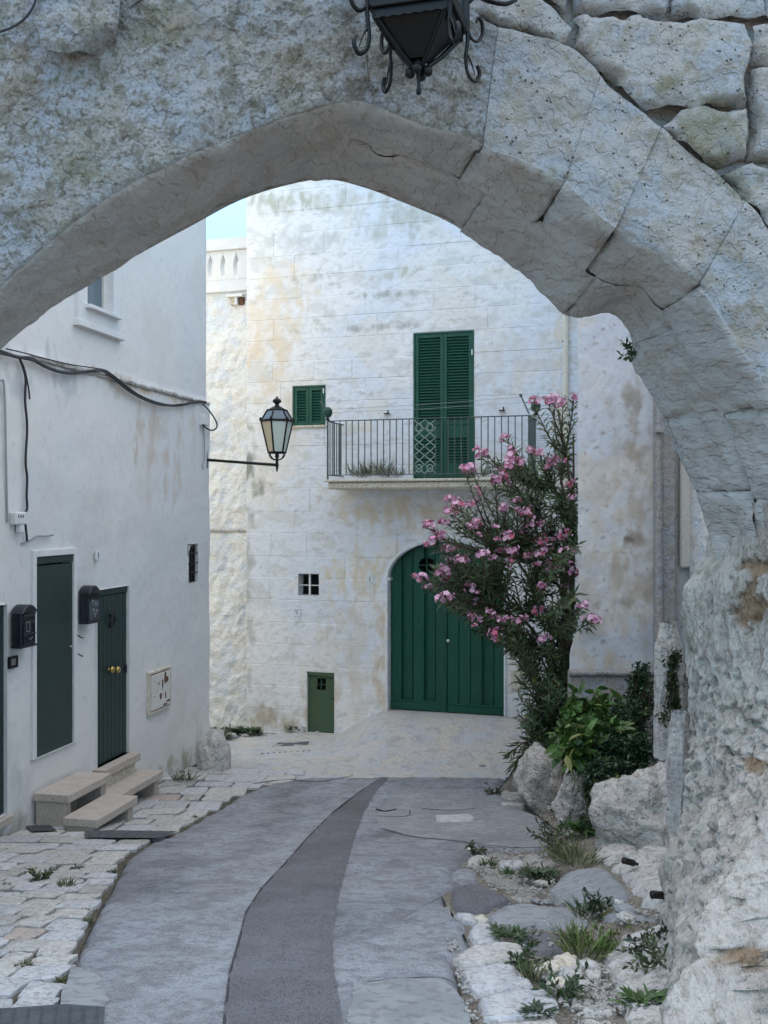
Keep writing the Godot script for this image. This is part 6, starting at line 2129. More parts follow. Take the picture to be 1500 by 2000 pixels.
# ---------------------------------------------------------------- balcony railing
func build_balcony() -> void:
	var o := 0.75
	var yt := 1.49
	var yb := bw(700, 931, o).y
	var x0 := bw(640, 823, o).x
	var x1 := bw(1033, 810, o).x
	var t := thing("balcony_railing", "grey iron balcony railing with plain upright bars in front of green shutters", "railing", FB * Transform3D(Basis.IDENTITY, Vector3(0, yb, 0)))
	var H := yt - yb
	var rail := func(a: Vector3, b: Vector3, called: String): piece(called, box_mesh((a + b) * 0.5, Vector3(maxf(absf(b.x - a.x), 0.032), 0.016 if called == "top_rail" else 0.014, maxf(absf(b.z - a.z), 0.032))), M.rail, t)
	for y in [[H, "top_rail"], [0.03, "bottom_rail"]]:
		rail.call(Vector3(x0, y[0], o), Vector3(x1, y[0], o), y[1])
		rail.call(Vector3(x0, y[0], 0.0), Vector3(x0, y[0], o - 0.018), y[1])
		rail.call(Vector3(x1, y[0], 0.0), Vector3(x1, y[0], o - 0.018), y[1])
	var bar := box_mesh(Vector3(0, H * 0.5 + 0.012, 0), Vector3(0.015, H - 0.04, 0.015), Basis.IDENTITY, 0.002)
	var la := bw(808, 870, o).x
	var lb := bw(851, 870, o).x
	var n := 31
	for k in range(1, n):
		var x := lerpf(x0, x1, float(k) / n)
		if x > la - 0.02 and x < lb + 0.02:
			continue
		piece("bar", bar, M.rail, t, Transform3D(Basis.IDENTITY, Vector3(x, 0, o)))
	for k in range(1, 7):
		for x in [x0, x1]:
			piece("bar", bar, M.rail, t, Transform3D(Basis.IDENTITY, Vector3(x, 0, o * k / 7.0)))
	for x in [x0, x1]:
		piece("post", box_mesh(Vector3(x, H * 0.5 - 0.03, o), Vector3(0.026, H + 0.06, 0.026)), M.rail, t)
	piece("foot", box_mesh(Vector3((la + lb) * 0.5, -0.01, o), Vector3(0.02, 0.09, 0.02)), M.rail, t)
	# lattice panel
	for x in [la, lb]:
		piece("bar", bar, M.rail, t, Transform3D(Basis.IDENTITY, Vector3(x, 0, o)))
	var rows := 9
	var W := lb - la
	for s in 2:
		for col in 2:
			for ph in 2:
				var p := []
				for k in rows * 4 + 1:
					var f := float(k) / (rows * 4)
					var x := la + W * (col * 0.5 + 0.25) + (W * 0.245) * (1.0 if ph == 0 else -1.0) * asin(sin(PI * f * rows / 1.5 + (PI * 0.5 if s == 1 else PI * 0.5))) / (PI * 0.5)
					p.append(Vector3(x, 0.04 + (H - 0.06) * f, o + 0.004 * (ph * 2 - 1)))
				if s == 0:
					piece("lattice_bar", tube_mesh(p, 0.008, 0.008, 5), M.lattice, t)
	for k in 2:
		for yy in [0.12, H - 0.14]:
			var ring := []
			for q in 13:
				ring.append(Vector3(la + W * (k * 0.5 + 0.25) + 0.05 * cos(TAU * q / 12.0), yy + 0.06 * sin(TAU * q / 12.0), o + 0.012))
			piece("lattice_ring", tube_mesh(ring, 0.008, 0.008, 5), M.lattice, t)
	# pine cones on the corners and clothes line arms
	for q in [[x0, "green pine cone finial on the left corner of the balcony railing", -0.14], [x1 + 0.09, "green pine cone finial on the right corner of the balcony railing", 0.0]]:
		var f := thing("cone_finial", q[1], "finial", FB * Transform3D(Basis.IDENTITY, Vector3(q[0], yt + 0.01, o - (0.0 if q[0] == x0 else 0.1))), "balcony finials")
		var st := new_st()
		lathe(st, Vector3.ZERO, [[0.0, 0.0], [0.035, 0.0], [0.03, 0.03], [0.018, 0.045], [0.03, 0.06]], 12)
		piece("foot", done(st), M.iron, f)
		piece("cone", lump_mesh(Vector3(0.14, 0.17, 0.14), 0.12, q[0], 18, 14), M.cone_green, f, Transform3D(Basis.IDENTITY, Vector3(0, 0.135, 0)))
		for ring in 4:
			for k in 8:
				var w := TAU * (k + 0.5 * ring) / 8.0
				var rr := 0.066 * sin(PI * (0.25 + ring * 0.17))
				piece("scale", lump_mesh(Vector3(0.045, 0.035, 0.03), 0.1, k, 7, 5), M.cone_green, f, Transform3D(Basis(UPV, PI * 0.5 - w), Vector3(cos(w) * rr, 0.085 + ring * 0.035, sin(w) * rr)))
	for q in [[[645, 812], [627, 786], "slanted grey clothes line arm on the left end of the railing"], [[1033, 808], [1017, 772], "slanted dark clothes line arm on the right end of the railing"]]:
		var a := FB * bw(q[0][0], q[0][1], o)
		var b := FB * bw(q[1][0], q[1][1], o + 0.02)
		var f := thing("line_arm", q[2], "bracket", Transform3D(Basis.IDENTITY, a), "clothes line arms")
		piece("arm", tube_mesh([Vector3.ZERO, b - a], 0.022, 0.022, 6, 0.5), M.rail, f)
		piece("end_ring", lump_mesh(Vector3(0.05, 0.05, 0.03), 0.0, 0.0, 10, 7), M.rail, f, Transform3D(Basis.IDENTITY, b - a))
	for q in [[[640, 800], [1022, 775], 0.72, "upper clothes line across the balcony"], [[642, 806], [1020, 786], 0.5, "lower clothes line across the balcony"]]:
		var a := FB * bw(q[0][0], q[0][1], q[2])
		var b := FB * bw(q[1][0], q[1][1], q[2])
		tag(piece("clothes_line", tube_mesh([Vector3.ZERO, (b - a) * 0.5 - Vector3(0, 0.02, 0), b - a], 0.003, 0.003, 5), M.cable_pale, null, Transform3D(Basis.IDENTITY, a)), q[3], "line", "clothes lines")
	for q in [[756, 808, "small dark shutter catch left of the balcony shutters"], [981, 802, "small dark shutter catch right of the balcony shutters"]]:
		var f := thing("shutter_catch", q[2], "catch", FB * Transform3D(Basis.IDENTITY, bw(q[0], q[1], 0.03)), "shutter catches")
		piece("pin", box_mesh(Vector3(0, 0, 0.02), Vector3(0.1, 0.016, 0.06)), M.iron, f)
		piece("stop", box_mesh(Vector3(0.03, 0.02, 0.05), Vector3(0.02, 0.07, 0.02)), M.iron, f)

# ---------------------------------------------------------------- the broken verge on the right
func verge_poly(a: Array) -> PackedVector2Array:
	# outlines were noted on a threefold enlargement of the lower right of the photograph
	var b := []
	for p in a:
		b.append([850.0 + p[0] / 3.0, 1550.0 + p[1] / 3.0])
	return gpoly(b)

func boulder(called: String, label: String, px: float, py: float, size: Vector3, turn: float, rough: float, sd: float, sink: float, lean := 0.0) -> void:
	var g := gp(px, py)
	var t := thing(called, label, "boulder", Transform3D(Basis(UPV, turn), g), "boulders under the right house")
	piece("rock", rock_mesh(size, int(sd), 11, rough), M.boulder, t, Transform3D(Basis(Vector3(0, 0, 1), lean), Vector3(0, size.y * 0.5 - sink, 0)))

func build_verge() -> void:
	var v := setting("verge", ground_sheet(gpoly([[905, 1690], [985, 1664], [1085, 1660], [1090, 1625], [1050, 1590], [990, 1540], [1040, 1500], [1130, 1560], [1400, 1600], [1600, 1750], [1700, 2160], [930, 2160], [900, 1940], [885, 1890], [925, 1862], [905, 1830], [885, 1790], [862, 1757]]), 0.06, 0.012, 0.0, 0.03, 0.0, 31.0), M.dirt)
	# crushed white stone
	piece("gravel", ground_sheet(verge_poly([[170, 350], [330, 345], [480, 370], [620, 350], [720, 380], [700, 480], [640, 590], [560, 650], [440, 640], [330, 560], [255, 520], [270, 470], [180, 430]]), 0.03, 0.02, 0.05, 0.022, 0.03, 32.0), M.gravel, v).set_meta("kind", "stuff")
	piece("gravel", ground_sheet(verge_poly([[580, 1080], [720, 1040], [950, 1050], [1040, 1180], [1080, 1310], [820, 1330], [760, 1250], [640, 1150]]), 0.03, 0.02, 0.05, 0.03, 0.03, 33.0), M.gravel, v).set_meta("kind", "stuff")
	piece("gravel", ground_sheet(verge_poly([[30, 670], [110, 680], [100, 710], [60, 712]]), 0.02, 0.03, 0.03, 0.01, 0.01, 33.5), M.gravel, v).set_meta("kind", "stuff")
	# pieces of broken asphalt and concrete
	for q in [
			["asphalt_fragment", [[80, 570], [250, 556], [330, 580], [470, 655], [400, 680], [280, 735], [150, 718], [80, 690]], 0.045, "asphalt_dark"],
			["asphalt_fragment", [[70, 480], [180, 455], [270, 480], [260, 545], [110, 560]], 0.04, "asphalt"],
			["concrete_slab", [[285, 750], [380, 690], [580, 678], [820, 700], [935, 800], [840, 826], [560, 818], [400, 840], [310, 800]], 0.05, "concrete"],
			["asphalt_fragment", [[430, 850], [560, 830], [790, 850], [780, 960], [560, 970], [470, 900]], 0.035, "asphalt_dark"],
			["concrete_slab", [[640, 610], [700, 540], [790, 480], [1000, 458], [1060, 500], [1150, 600], [1175, 660], [1000, 690], [720, 680]], 0.055, "concrete"],
			["concrete_slab", [[930, 720], [1150, 700], [1340, 740], [1330, 780], [1000, 790]], 0.03, "concrete"]]:
		piece(q[0], ground_sheet(verge_poly(q[1]), 0.03, q[2], 0.035, 0.012, 0.014, q[1][0][0] * 0.1), M[q[3]], v)
	# large laid stones
	var r := rng(41)
	for q in [
			[[[100, 735], [215, 735], [330, 800], [400, 905], [240, 925], [180, 860], [220, 800], [150, 770]], 0],
			[[[85, 1005], [215, 930], [400, 905], [505, 920], [550, 975], [470, 1025], [300, 1040], [140, 1058]], 2],
			[[[138, 1068], [300, 1045], [450, 1036], [600, 1172], [400, 1195], [235, 1228], [160, 1160]], 0],
			[[[235, 1250], [420, 1200], [655, 1186], [740, 1275], [700, 1345], [500, 1370], [270, 1380]], 0],
			[[[270, 1400], [520, 1385], [720, 1360], [800, 1500], [300, 1520]], 2],
			[[[830, 1300], [950, 1285], [1075, 1305], [1060, 1345], [860, 1340]], 2],
			[[[190, 405], [250, 385], [340, 400], [330, 440], [180, 440]], 2],
			[[[360, 420], [520, 410], [530, 455], [380, 465]], 0],
			[[[380, 72], [450, 66], [560, 80], [520, 96], [380, 90]], 2],
			[[[375, 10], [520, 0], [540, 40], [430, 60], [380, 40]], 2]]:
		var poly := verge_poly(q[0])
		piece("paving_stone", ground_sheet(poly, 0.02, 0.045, 0.010, 0.008, 0.006, q[0][0][0] * 0.07), M.paver[q[1]], v)
	# bedrock breaking through by the pier
	for q in [
			[[[1000, 480], [1120, 400], [1250, 310], [1500, 290], [1600, 500], [1500, 760], [1340, 740], [1200, 690], [1150, 600], [1060, 500]], 0.09],
			[[[890, 400], [960, 330], [1130, 290], [1280, 300], [1120, 400], [1010, 440]], 0.08],
			[[[955, 1010], [1100, 880], [1340, 800], [1500, 820], [1500, 1500], [1100, 1500], [1075, 1300], [1020, 1160]], 0.10],
			[[[820, 1360], [1080, 1330], [1100, 1500], [800, 1520]], 0.05]]:
		piece("bedrock", ground_sheet(verge_poly(q[0]), 0.025, q[1] * 0.7, 0.05, 0.026, 0.03, q[0][0][0] * 0.03), M.rock, v)
	# chips of stone too many to count
	var mm := MultiMesh.new()
	mm.transform_format = MultiMesh.TRANSFORM_3D
	mm.mesh = lump_mesh(Vector3(1, 0.7, 1), 0.3, 2.0, 7, 5)
	var spots := []
	for q in [[[170, 350], [720, 350], [700, 640], [300, 600], 420], [[580, 1060], [1000, 1050], [1080, 1320], [760, 1320], 420], [[380, 560], [1150, 690], [1330, 780], [500, 1000], 220], [[560, 60], [720, 120], [760, 400], [640, 400], 160], [[60, 900], [200, 1400], [260, 1400], [120, 900], 60], [[800, 1300], [1300, 1000], [1300, 1500], [800, 1500], 160]]:
		for k in q[4]:
			var a := r.randf()
			var b := r.randf()
			var e := Vector2(q[0][0], q[0][1]).lerp(Vector2(q[1][0], q[1][1]), a).lerp(Vector2(q[3][0], q[3][1]).lerp(Vector2(q[2][0], q[2][1]), a), b)
			spots.append(gp(850.0 + e.x / 3.0, 1550.0 + e.y / 3.0))
	mm.instance_count = spots.size()
	for k in spots.size():
		var sz := r.randf_range(0.006, 0.018) * (1.6 if r.randf() < 0.08 else 1.0)
		mm.set_instance_transform(k, Transform3D(Basis(UPV, r.randf() * TAU).scaled(Vector3(sz, sz, sz) * 1.3), spots[k] + Vector3(0, 0.045 + sz * 0.1, 0)))
	var mi := MultiMeshInstance3D.new()
	mi.name = "stone_chips"
	mi.multimesh = mm
	mi.material_override = M.gravel
	mi.set_meta("kind", "stuff")
	mi.set_meta("label", "pale stone chips scattered over the broken verge")
	mi.set_meta("category", "gravel")
	add_child(mi)
	# loose stones one can pick up
	for q in [
			[590, 642, 0.10, 0.05, 0.08, "dark flat pebble left of its twin on the grey slab", "concrete"], [660, 655, 0.10, 0.055, 0.08, "dark flat pebble right of its twin on the grey slab", "concrete"],
			[770, 1055, 0.24, 0.15, 0.17, "tan loose stone on top of the small rubble heap", "old_stone"], [695, 1085, 0.18, 0.14, 0.15, "yellowish round stone at the left of the rubble heap", "old_stone"],
			[800, 1130, 0.2, 0.16, 0.16, "pale angular stone in the middle of the rubble heap", "rock"], [905, 1070, 0.16, 0.13, 0.13, "pale stone at the right of the rubble heap", "rock"], [925, 1110, 0.13, 0.1, 0.12, "grey stone low at the right of the rubble heap", "rock"],
			[625, 1095, 0.12, 0.09, 0.1, "small grey stone left of the rubble heap", "rock"], [860, 1150, 0.11, 0.08, 0.1, "small stone in front of the rubble heap", "rock"], [720, 1150, 0.15, 0.08, 0.13, "brown flat stone in front of the rubble heap", "old_stone"],
			[1275, 1035, 0.13, 0.14, 0.12, "round white stone among weeds beside the pier", "rock"], [1120, 715, 0.2, 0.09, 0.14, "dark angular stone by the grass tuft near the pier", "concrete"], [1085, 690, 0.14, 0.12, 0.1, "pointed pale stone by the grass tuft near the pier", "rock"], [1120, 760, 0.16, 0.09, 0.12, "grey stone lying before the pointed one", "rock"],
			[620, 540, 0.14, 0.07, 0.1, "reddish stone under the dark green weed", "cut_stone"], [780, 240, 0.16, 0.07, 0.12, "pale oval stone at the foot of the boulders", "rock"], [675, 95, 0.14, 0.09, 0.12, "pale stone in the shade of the first boulder", "rock"], [215, 335, 0.1, 0.05, 0.1, "small white stone at the asphalt edge", "white_paint"],
			[1150, 385, 0.15, 0.1, 0.12, "grey stone on the bedrock above the black bottle", "rock"], [270, 770, 0.12, 0.09, 0.1, "brown stone at the tip of the dark asphalt piece", "old_stone"]]:
		var g := gp(850.0 + q[0] / 3.0, 1550.0 + q[1] / 3.0 + 6.0)
		tag(piece("loose_stone", lump_mesh(Vector3(q[2], q[3] * 0.75, q[4]) * 0.75, 0.28, q[0] * 0.37, 18, 12), M[q[6]], null, Transform3D(Basis(UPV, q[0] * 0.1), g + Vector3(0, q[3] * 0.2 + 0.03, 0))), q[5], "stone", "loose stones on the verge")
	# two short dark stubs: one lying on the bedrock, one sticking out of the pier
	for q in [[1130, 510, 6.6, -0.35, "short dark bottle-like stub lying on the bedrock", false], [1350, 595, 6.2, -0.15, "short dark pipe stub sticking out of the pier", true]]:
		var p := gp(850.0 + q[0] / 3.0, 1550.0 + q[1] / 3.0)
		if q[5]:
			p = at(1284, 1748, 6.0)
		else:
			p += Vector3(0, 0.13, 0)
		var t := thing("dark_stub", q[4], "pipe", Transform3D((Basis(Vector3(0, 0, 1), q[3]) * Basis(UPV, 0.25)).scaled(Vector3.ONE * 0.75), p))
		var st := new_st()
		lathe(st, Vector3(-0.045, 0, 0), [[0.0, 0.0], [0.026, 0.0], [0.03, 0.008], [0.03, 0.1], [0.022, 0.118], [0.014, 0.125], [0.014, 0.15], [0.0, 0.15]], 14, Basis(Vector3(0, 0, 1), -PI * 0.5))
		piece("body", done(st), M.pipe_dark, t)
		st = new_st()
		lathe(st, Vector3(-0.052, 0, 0), [[0.0, 0.0], [0.031, 0.0], [0.033, 0.012], [0.0, 0.013]], 14, Basis(Vector3(0, 0, 1), -PI * 0.5))
		piece("cap", done(st), M.pipe_dark, t)
	# boulders
	boulder("boulder", "white conical boulder under the oleander", 1058, 1577, Vector3(0.72, 0.86, 0.6), 0.9, 0.06, 1, 0.14, -0.1)
	boulder("boulder", "narrow upright rock below the broad-leaved shrub", 1128, 1612, Vector3(0.44, 0.72, 0.45), 0.2, 0.08, 12, 0.14, -0.1)
	boulder("boulder", "big sloping grey boulder left of the pier", 1265, 1655, Vector3(1.1, 0.78, 0.75), -0.2, 0.07, 23, 0.2, 0.4)
	boulder("boulder", "low rock between the upright one and the sloping boulder", 1180, 1600, Vector3(0.62, 0.7, 0.5), 1.1, 0.08, 34, 0.12)
	# ragged rock column right behind the pier
	var col := thing("rock_column", "ragged pale rock column just left of the pier", "rock")
	for q in [[1328, 1390, 1760, 44, 7.2, 1.0], [1305, 1215, 1480, 46, 8.6, 2.0]]:
		var nu := 40
		var nv := 60
		var pts := PackedVector3Array()
		for j in nv:
			var py := lerpf(q[2], q[1], float(j) / (nv - 1))
			for i in nu:
				var a := TAU * i / (nu - 1.0)
				var b: float = q[3] / 2000.0 * q[4] * 0.5
				var p := at(q[0], py, q[4]) + Vector3(cos(a) * b, 0, -sin(a) * b * 1.3)
				var taper := 1.0 - 0.35 * smoothstep(0.75, 1.0, float(j) / (nv - 1))
				var ctr := at(q[0], py, q[4])
				var dd := (p - ctr) * taper
				var per := Vector3(cos(a), 0, sin(a))
				dd *= 1.0 + 0.28 * fn_mid.get_noise_3d(per.x + q[5], p.y * 0.7, per.z) + 0.25 * fn_fold.get_noise_3d(per.x * 0.8, p.y * 0.25 + q[5], per.z * 0.8)
				pts.append(ctr + dd)
		piece("rock", grid_mesh(nu, nv, pts, PackedColorArray(), PackedVector2Array(), false), M.rock, col)
	# small stones at the foot of the far walls
	for q in [[452, 1443, 0.2, "whitish stone at the foot of the narrow house"], [478, 1440, 0.12, "grey stone beside the narrow house"], [503, 1436, 0.1, "orange tinted stone by the gate house corner"], [640, 1430, 0.12, "pale stone before the cellar door"], [620, 1433, 0.1, "small stone before the cellar door"], [424, 1516, 0.14, "broken stone under the guard stone"], [408, 1512, 0.1, "smaller broken stone under the guard stone"], [440, 1514, 0.1, "flat chip right of the guard stone"], [942, 1498, 0.1, "lone stone on the pale crossing"], [990, 1553, 0.12, "white stone at the far corner of the asphalt"]]:
		var g := gp(q[0], q[1])
		tag(piece("loose_stone", lump_mesh(Vector3(q[2], q[2] * 0.55, q[2] * 0.8), 0.28, q[0] * 0.31, 14, 10), M.cut_stone if q[0] == 503 else M.rock, null, Transform3D(Basis(UPV, q[0]), g + Vector3(0, q[2] * 0.2, 0))), q[3], "stone", "loose stones by the walls")

# ---------------------------------------------------------------- plants
class Leaves:
	var v := PackedVector3Array()
	var c := PackedColorArray()
	var i := PackedInt32Array()
	# a folded, curved blade
	func leaf(p: Vector3, d: Vector3, side: Vector3, length: float, width: float, droop: float, col: Color) -> void:
		var n := d.cross(side).normalized()
		if n.y < 0.0:
			n = -n
		var m := p + d * length * 0.5 - n * droop * 0.25 * length
		var t := p + d * length * (1.0 - droop * 0.2) - n * droop * length
		var o := v.size()
		var up := n * width * 0.22
		v.append_array([p, m - side * width * 0.5 + up, m, m + side * width * 0.5 + up, t])
		var dk := Color(col.r * 0.86, col.g * 0.88, col.b * 0.86)
		c.append_array([dk, col, dk, col, col])
		i.append_array([o, o + 1, o + 2, o, o + 2, o + 3, o + 1, o + 4, o + 2, o + 2, o + 4, o + 3])
	# a broad blade with a rounder outline
	func broad(p: Vector3, d: Vector3, side: Vector3, length: float, width: float, droop: float, col: Color) -> void:
		var n := d.cross(side).normalized()
		if n.y < 0.0:
			n = -n
		var o := v.size()
		var q := func(f: float) -> Vector3: return p + d * length * f - n * droop * length * f * f
		var up := n * width * 0.15
		v.append_array([p, q.call(0.3) - side * width * 0.5 + up, q.call(0.3), q.call(0.3) + side * width * 0.5 + up, q.call(0.68) - side * width * 0.4 + up, q.call(0.68), q.call(0.68) + side * width * 0.4 + up, q.call(1.0)])
		var dk := Color(col.r * 0.85, col.g * 0.87, col.b * 0.85)
		c.append_array([dk, col, dk, col, col, dk, col, col])
		i.append_array([o, o + 1, o + 2, o, o + 2, o + 3, o + 1, o + 4, o + 5, o + 1, o + 5, o + 2, o + 2, o + 5, o + 6, o + 2, o + 6, o + 3, o + 4, o + 7, o + 5, o + 5, o + 7, o + 6])

func rdir(r: RandomNumberGenerator) -> Vector3:
	var a := r.randf() * TAU
	var y := r.randf_range(-1.0, 1.0)
	var s := sqrt(1.0 - y * y)
	return Vector3(cos(a) * s, y, sin(a) * s)

func flower_mesh(sd: int) -> ArrayMesh:
	var r := rng(sd)
	var l := Leaves.new()
	var n := r.randi_range(11, 18)
	for k in n:
		var d := rdir(r)
		d.y = absf(d.y) * 0.8 + 0.1
		var p := d.normalized() * r.randf_range(0.03, 0.105)
		var ax := (d + rdir(r) * 0.5).normalized()
		var u := ax.cross(Vector3(0.3, 0.2, 0.9)).normalized()
		var w := ax.cross(u)
		var pink := Color(0.76, 0.32, 0.54).lerp(Color(0.88, 0.62, 0.76), r.randf())
		if r.randf() < 0.22:
			pink = Color(0.62, 0.16, 0.24)
		var bud := r.randf() < 0.2
		for q in 5:
			var a := TAU * q / 5.0 + r.randf() * 0.3
			var e := u * cos(a) + w * sin(a)
			var s := e.cross(ax)
			l.leaf(p, (e + ax * (1.6 if bud else 0.35)).normalized(), s, 0.042 if not bud else 0.034, 0.036 if not bud else 0.015, 0.15, pink)
	return arrays_mesh(l.v, l.i, l.c)

# one shoot: a thin stem with whorls of long leaves on its upper part
func shoot(l: Leaves, st: SurfaceTool, path: Array, r: RandomNumberGenerator, from: float, dens: float, size: float, tint: Color) -> void:
	var p := smooth_path(path, 4)
	tube(st, p, 0.016, 0.005, 5)
	var total := 0.0
	for k in p.size() - 1:
		total += p[k].distance_to(p[k + 1])
	var run := 0.0
	var spin := r.randf() * TAU
	var next := total * from
	for k in p.size() - 1:
		var seg: float = p[k].distance_to(p[k + 1])
		while next < run + seg:
			var f := (next - run) / seg
			var q: Vector3 = p[k].lerp(p[k + 1], f)
			var t: Vector3 = (p[k + 1] - p[k]).normalized()
			var u := t.cross(Vector3(0.21, 0.1, 0.97)).normalized()
			var w := t.cross(u)
			spin += 0.9
			for j in 3:
				var a := spin + TAU * j / 3.0 + r.randf_range(-0.3, 0.3)
				var e := (u * cos(a) + w * sin(a)).normalized()
				var d := (e * r.randf_range(0.6, 1.1) + t * r.randf_range(0.35, 1.0)).normalized()
				var s := d.cross(t).normalized()
				if s.length() < 0.1:
					s = u
				var k2 := r.randf_range(0.65, 1.3)
				var col := Color(tint.r * k2, tint.g * k2, tint.b * k2)
				var pick := r.randf()
				if pick < 0.06:
					col = Color(0.12, 0.13, 0.03)
				elif pick < 0.3:
					col = Color(0.085, 0.13, 0.065) * k2
				l.leaf(q, d, s, size * r.randf_range(0.7, 1.2), size * 0.175 * r.randf_range(0.8, 1.2), r.randf_range(0.02, 0.35), col)
			next += dens
		run += seg

const BLOSSOM := [[510, 510], [480, 540], [670, 380], [720, 490], [690, 610], [640, 640], [870, 490], [940, 510], [1030, 600], [1000, 560], [1060, 560], [1050, 100], [1120, 120], [1205, 80], [1000, 110], [880, 110], [400, 640], [345, 630], [450, 800], [270, 900], [250, 980], [300, 920], [200, 1050], [80, 1090], [380, 920], [440, 1080], [400, 1090], [100, 1210], [260, 1260], [220, 1270], [330, 1360], [230, 1340], [210, 1420], [220, 1500], [140, 1450], [35, 1490], [60, 1560], [620, 1250], [650, 1280], [500, 1310], [700, 1290], [580, 1330], [720, 1350], [850, 960], [820, 990], [860, 1090], [920, 1070], [830, 1110], [960, 1190], [980, 1220], [1070, 1180], [1145, 1160], [840, 1320], [920, 1310], [1010, 1410], [1170, 1290], [950, 1550], [930, 1590], [1130, 1550], [1190, 760], [1195, 860], [660, 940], [590, 730], [640, 720], [440, 1680], [380, 1570], [205, 1650], [400, 1800], [540, 1750], [580, 1790], [600, 1930], [690, 1810], [780, 1820], [935, 1760], [970, 1970], [1350, 1820], [1280, 1700], [1215, 1440], [760, 880], [600, 1080], [680, 1160], [150, 1170], [700, 560], [760, 600]]

func oleander() -> void:
	var z := 13.3
	var base := at(1085, 1480, 12.9)
	var t := thing("oleander", "tall oleander bush covered in pink blossom before the green gate", "shrub", Transform3D(Basis.IDENTITY, base))
	var r := rng(301)
	var l := Leaves.new()
	var st := new_st()
	# stems that fan out from the foot
	var stems := []
	for q in [[1110, 1250, 1118, 1000, 1090, 800], [1100, 1250, 1105, 1020, 1050, 900], [1100, 1280, 1090, 1100, 1010, 950], [1085, 1330, 1060, 1180, 950, 1010], [1080, 1340, 1040, 1230, 900, 1100], [1115, 1240, 1120, 1100, 1120, 850], [1070, 1380, 1040, 1300, 960, 1200], [1105, 1300, 1095, 1150, 980, 1060], [1112, 1230, 1114, 1050, 1080, 860]]:
		var d := r.randf_range(-0.35, 0.35)
		var path := [Vector3.ZERO + Vector3(r.randf_range(-0.06, 0.06), -0.25, r.randf_range(-0.06, 0.06)), at(q[0], q[1], z + d * 0.3) - base, at(q[2], q[3], z + d * 0.7) - base, at(q[4], q[5], z + d) - base]
		stems.append(path)
		var p := smooth_path(path, 7)
		piece("stem", tube_mesh(p, 0.042, 0.012, 7), M.bark, t)
	var fm := []
	for k in 6:
		fm.append(flower_mesh(400 + k))
	var tip := func(px: float, py: float, blossom: bool, size: float) -> void:
		var zz := z + (r.randf_range(-0.95, -0.35) if blossom else r.randf_range(-0.6, 0.75))
		if px > 1125.0:
			zz = 11.75
		var e := at(px, py, zz) - base
		# join the stem that passes nearest below
		var best: Vector3 = Vector3(0, 0.3, 0)
		var bd := 1e9
		for s in stems:
			for f in [0.25, 0.4, 0.55, 0.7, 0.85]:
				var k := int(f * 3.0)
				var sp: Vector3 = (s[k] as Vector3).lerp(s[mini(k + 1, 3)], f * 3.0 - k)
				var dd := sp.distance_to(e) + maxf(0.0, sp.y - e.y + 0.25) * 2.5
				if dd < bd and sp.distance_to(e) > 0.35:
					bd = dd
					best = sp
		var mid := best.lerp(e, 0.5) + Vector3(0, -0.08 if blossom else 0.05, 0) + rdir(r) * 0.06
		shoot(l, st, [best, mid, e], r, 0.15, 0.052, size, Color(0.068, 0.115, 0.05))
		if blossom:
			piece("flower_cluster", fm[r.randi() % 6], M.petal, t, Transform3D(Basis(rdir(r), r.randf_range(-0.4, 0.4)).rotated(UPV, r.randf() * TAU).scaled(Vector3.ONE * r.randf_range(0.6, 1.2)), e)).set_meta("kind", "stuff")
			for m in r.randi_range(0, 1):
				piece("flower_cluster", fm[r.randi() % 6], M.petal, t, Transform3D(Basis(rdir(r), 0.5).rotated(UPV, r.randf() * TAU).scaled(Vector3.ONE * r.randf_range(0.4, 0.75)), e + Vector3(r.randf_range(-0.13, 0.13), r.randf_range(-0.12, 0.06), r.randf_range(-0.08, 0.1)))).set_meta("kind", "stuff")
	for q in BLOSSOM:
		tip.call(820.0 + q[0] / 4.0, 760.0 + q[1] / 4.0, true, 0.135)
	# shoots without flowers fill the crown
	var hull := PackedVector2Array([Vector2(1050, 800), Vector2(1126, 790), Vector2(1126, 1300), Vector2(1090, 1440), Vector2(1020, 1300), Vector2(950, 1245), Vector2(868, 1205), Vector2(838, 1130), Vector2(880, 1030), Vector2(920, 950), Vector2(990, 920), Vector2(1060, 920)])
	var made := 0
	while made < 225:
		var p := Vector2(840.0 + 288.0 * pow(r.randf(), 1.15), r.randf_range(800, 1440))
		if Geometry2D.is_point_in_polygon(p, hull) and (p.y > 950 or r.randf() < 0.35):
			tip.call(p.x, p.y, false, 0.155)
			made += 1
	# leafy suckers round the foot
	for k in 90:
		var px := r.randf_range(1010, 1105)
		var py := r.randf_range(1330, 1470)
		if px < 1010 + (py - 1400) * 0.5:
			continue
		var e := at(px, py, 12.7 + r.randf_range(-0.45, 0.35)) - base
		shoot(l, st, [Vector3(r.randf_range(-0.1, 0.1), -0.1, 0), e * 0.5 + Vector3(0, 0.05, 0), e], r, 0.3, 0.05, 0.13, Color(0.04, 0.085, 0.035))
	for q in [[1000, 1500], [1015, 1510], [990, 1478], [1035, 1505], [1005, 1250], [1010, 1290], [1012, 1330]]:
		var e := at(q[0], q[1], 12.5) - base
		shoot(l, st, [Vector3(0, 0.1, 0), e * 0.6 + Vector3(0, 0.2, 0.05), e], r, 0.5, 0.04, 0.17, Color(0.06, 0.10, 0.035))
	piece("twigs", done(st), M.bark, t).set_meta("kind", "stuff")
	var f := piece("foliage", arrays_mesh(l.v, l.i, l.c), M.leaf, t)
	f.set_meta("kind", "stuff")

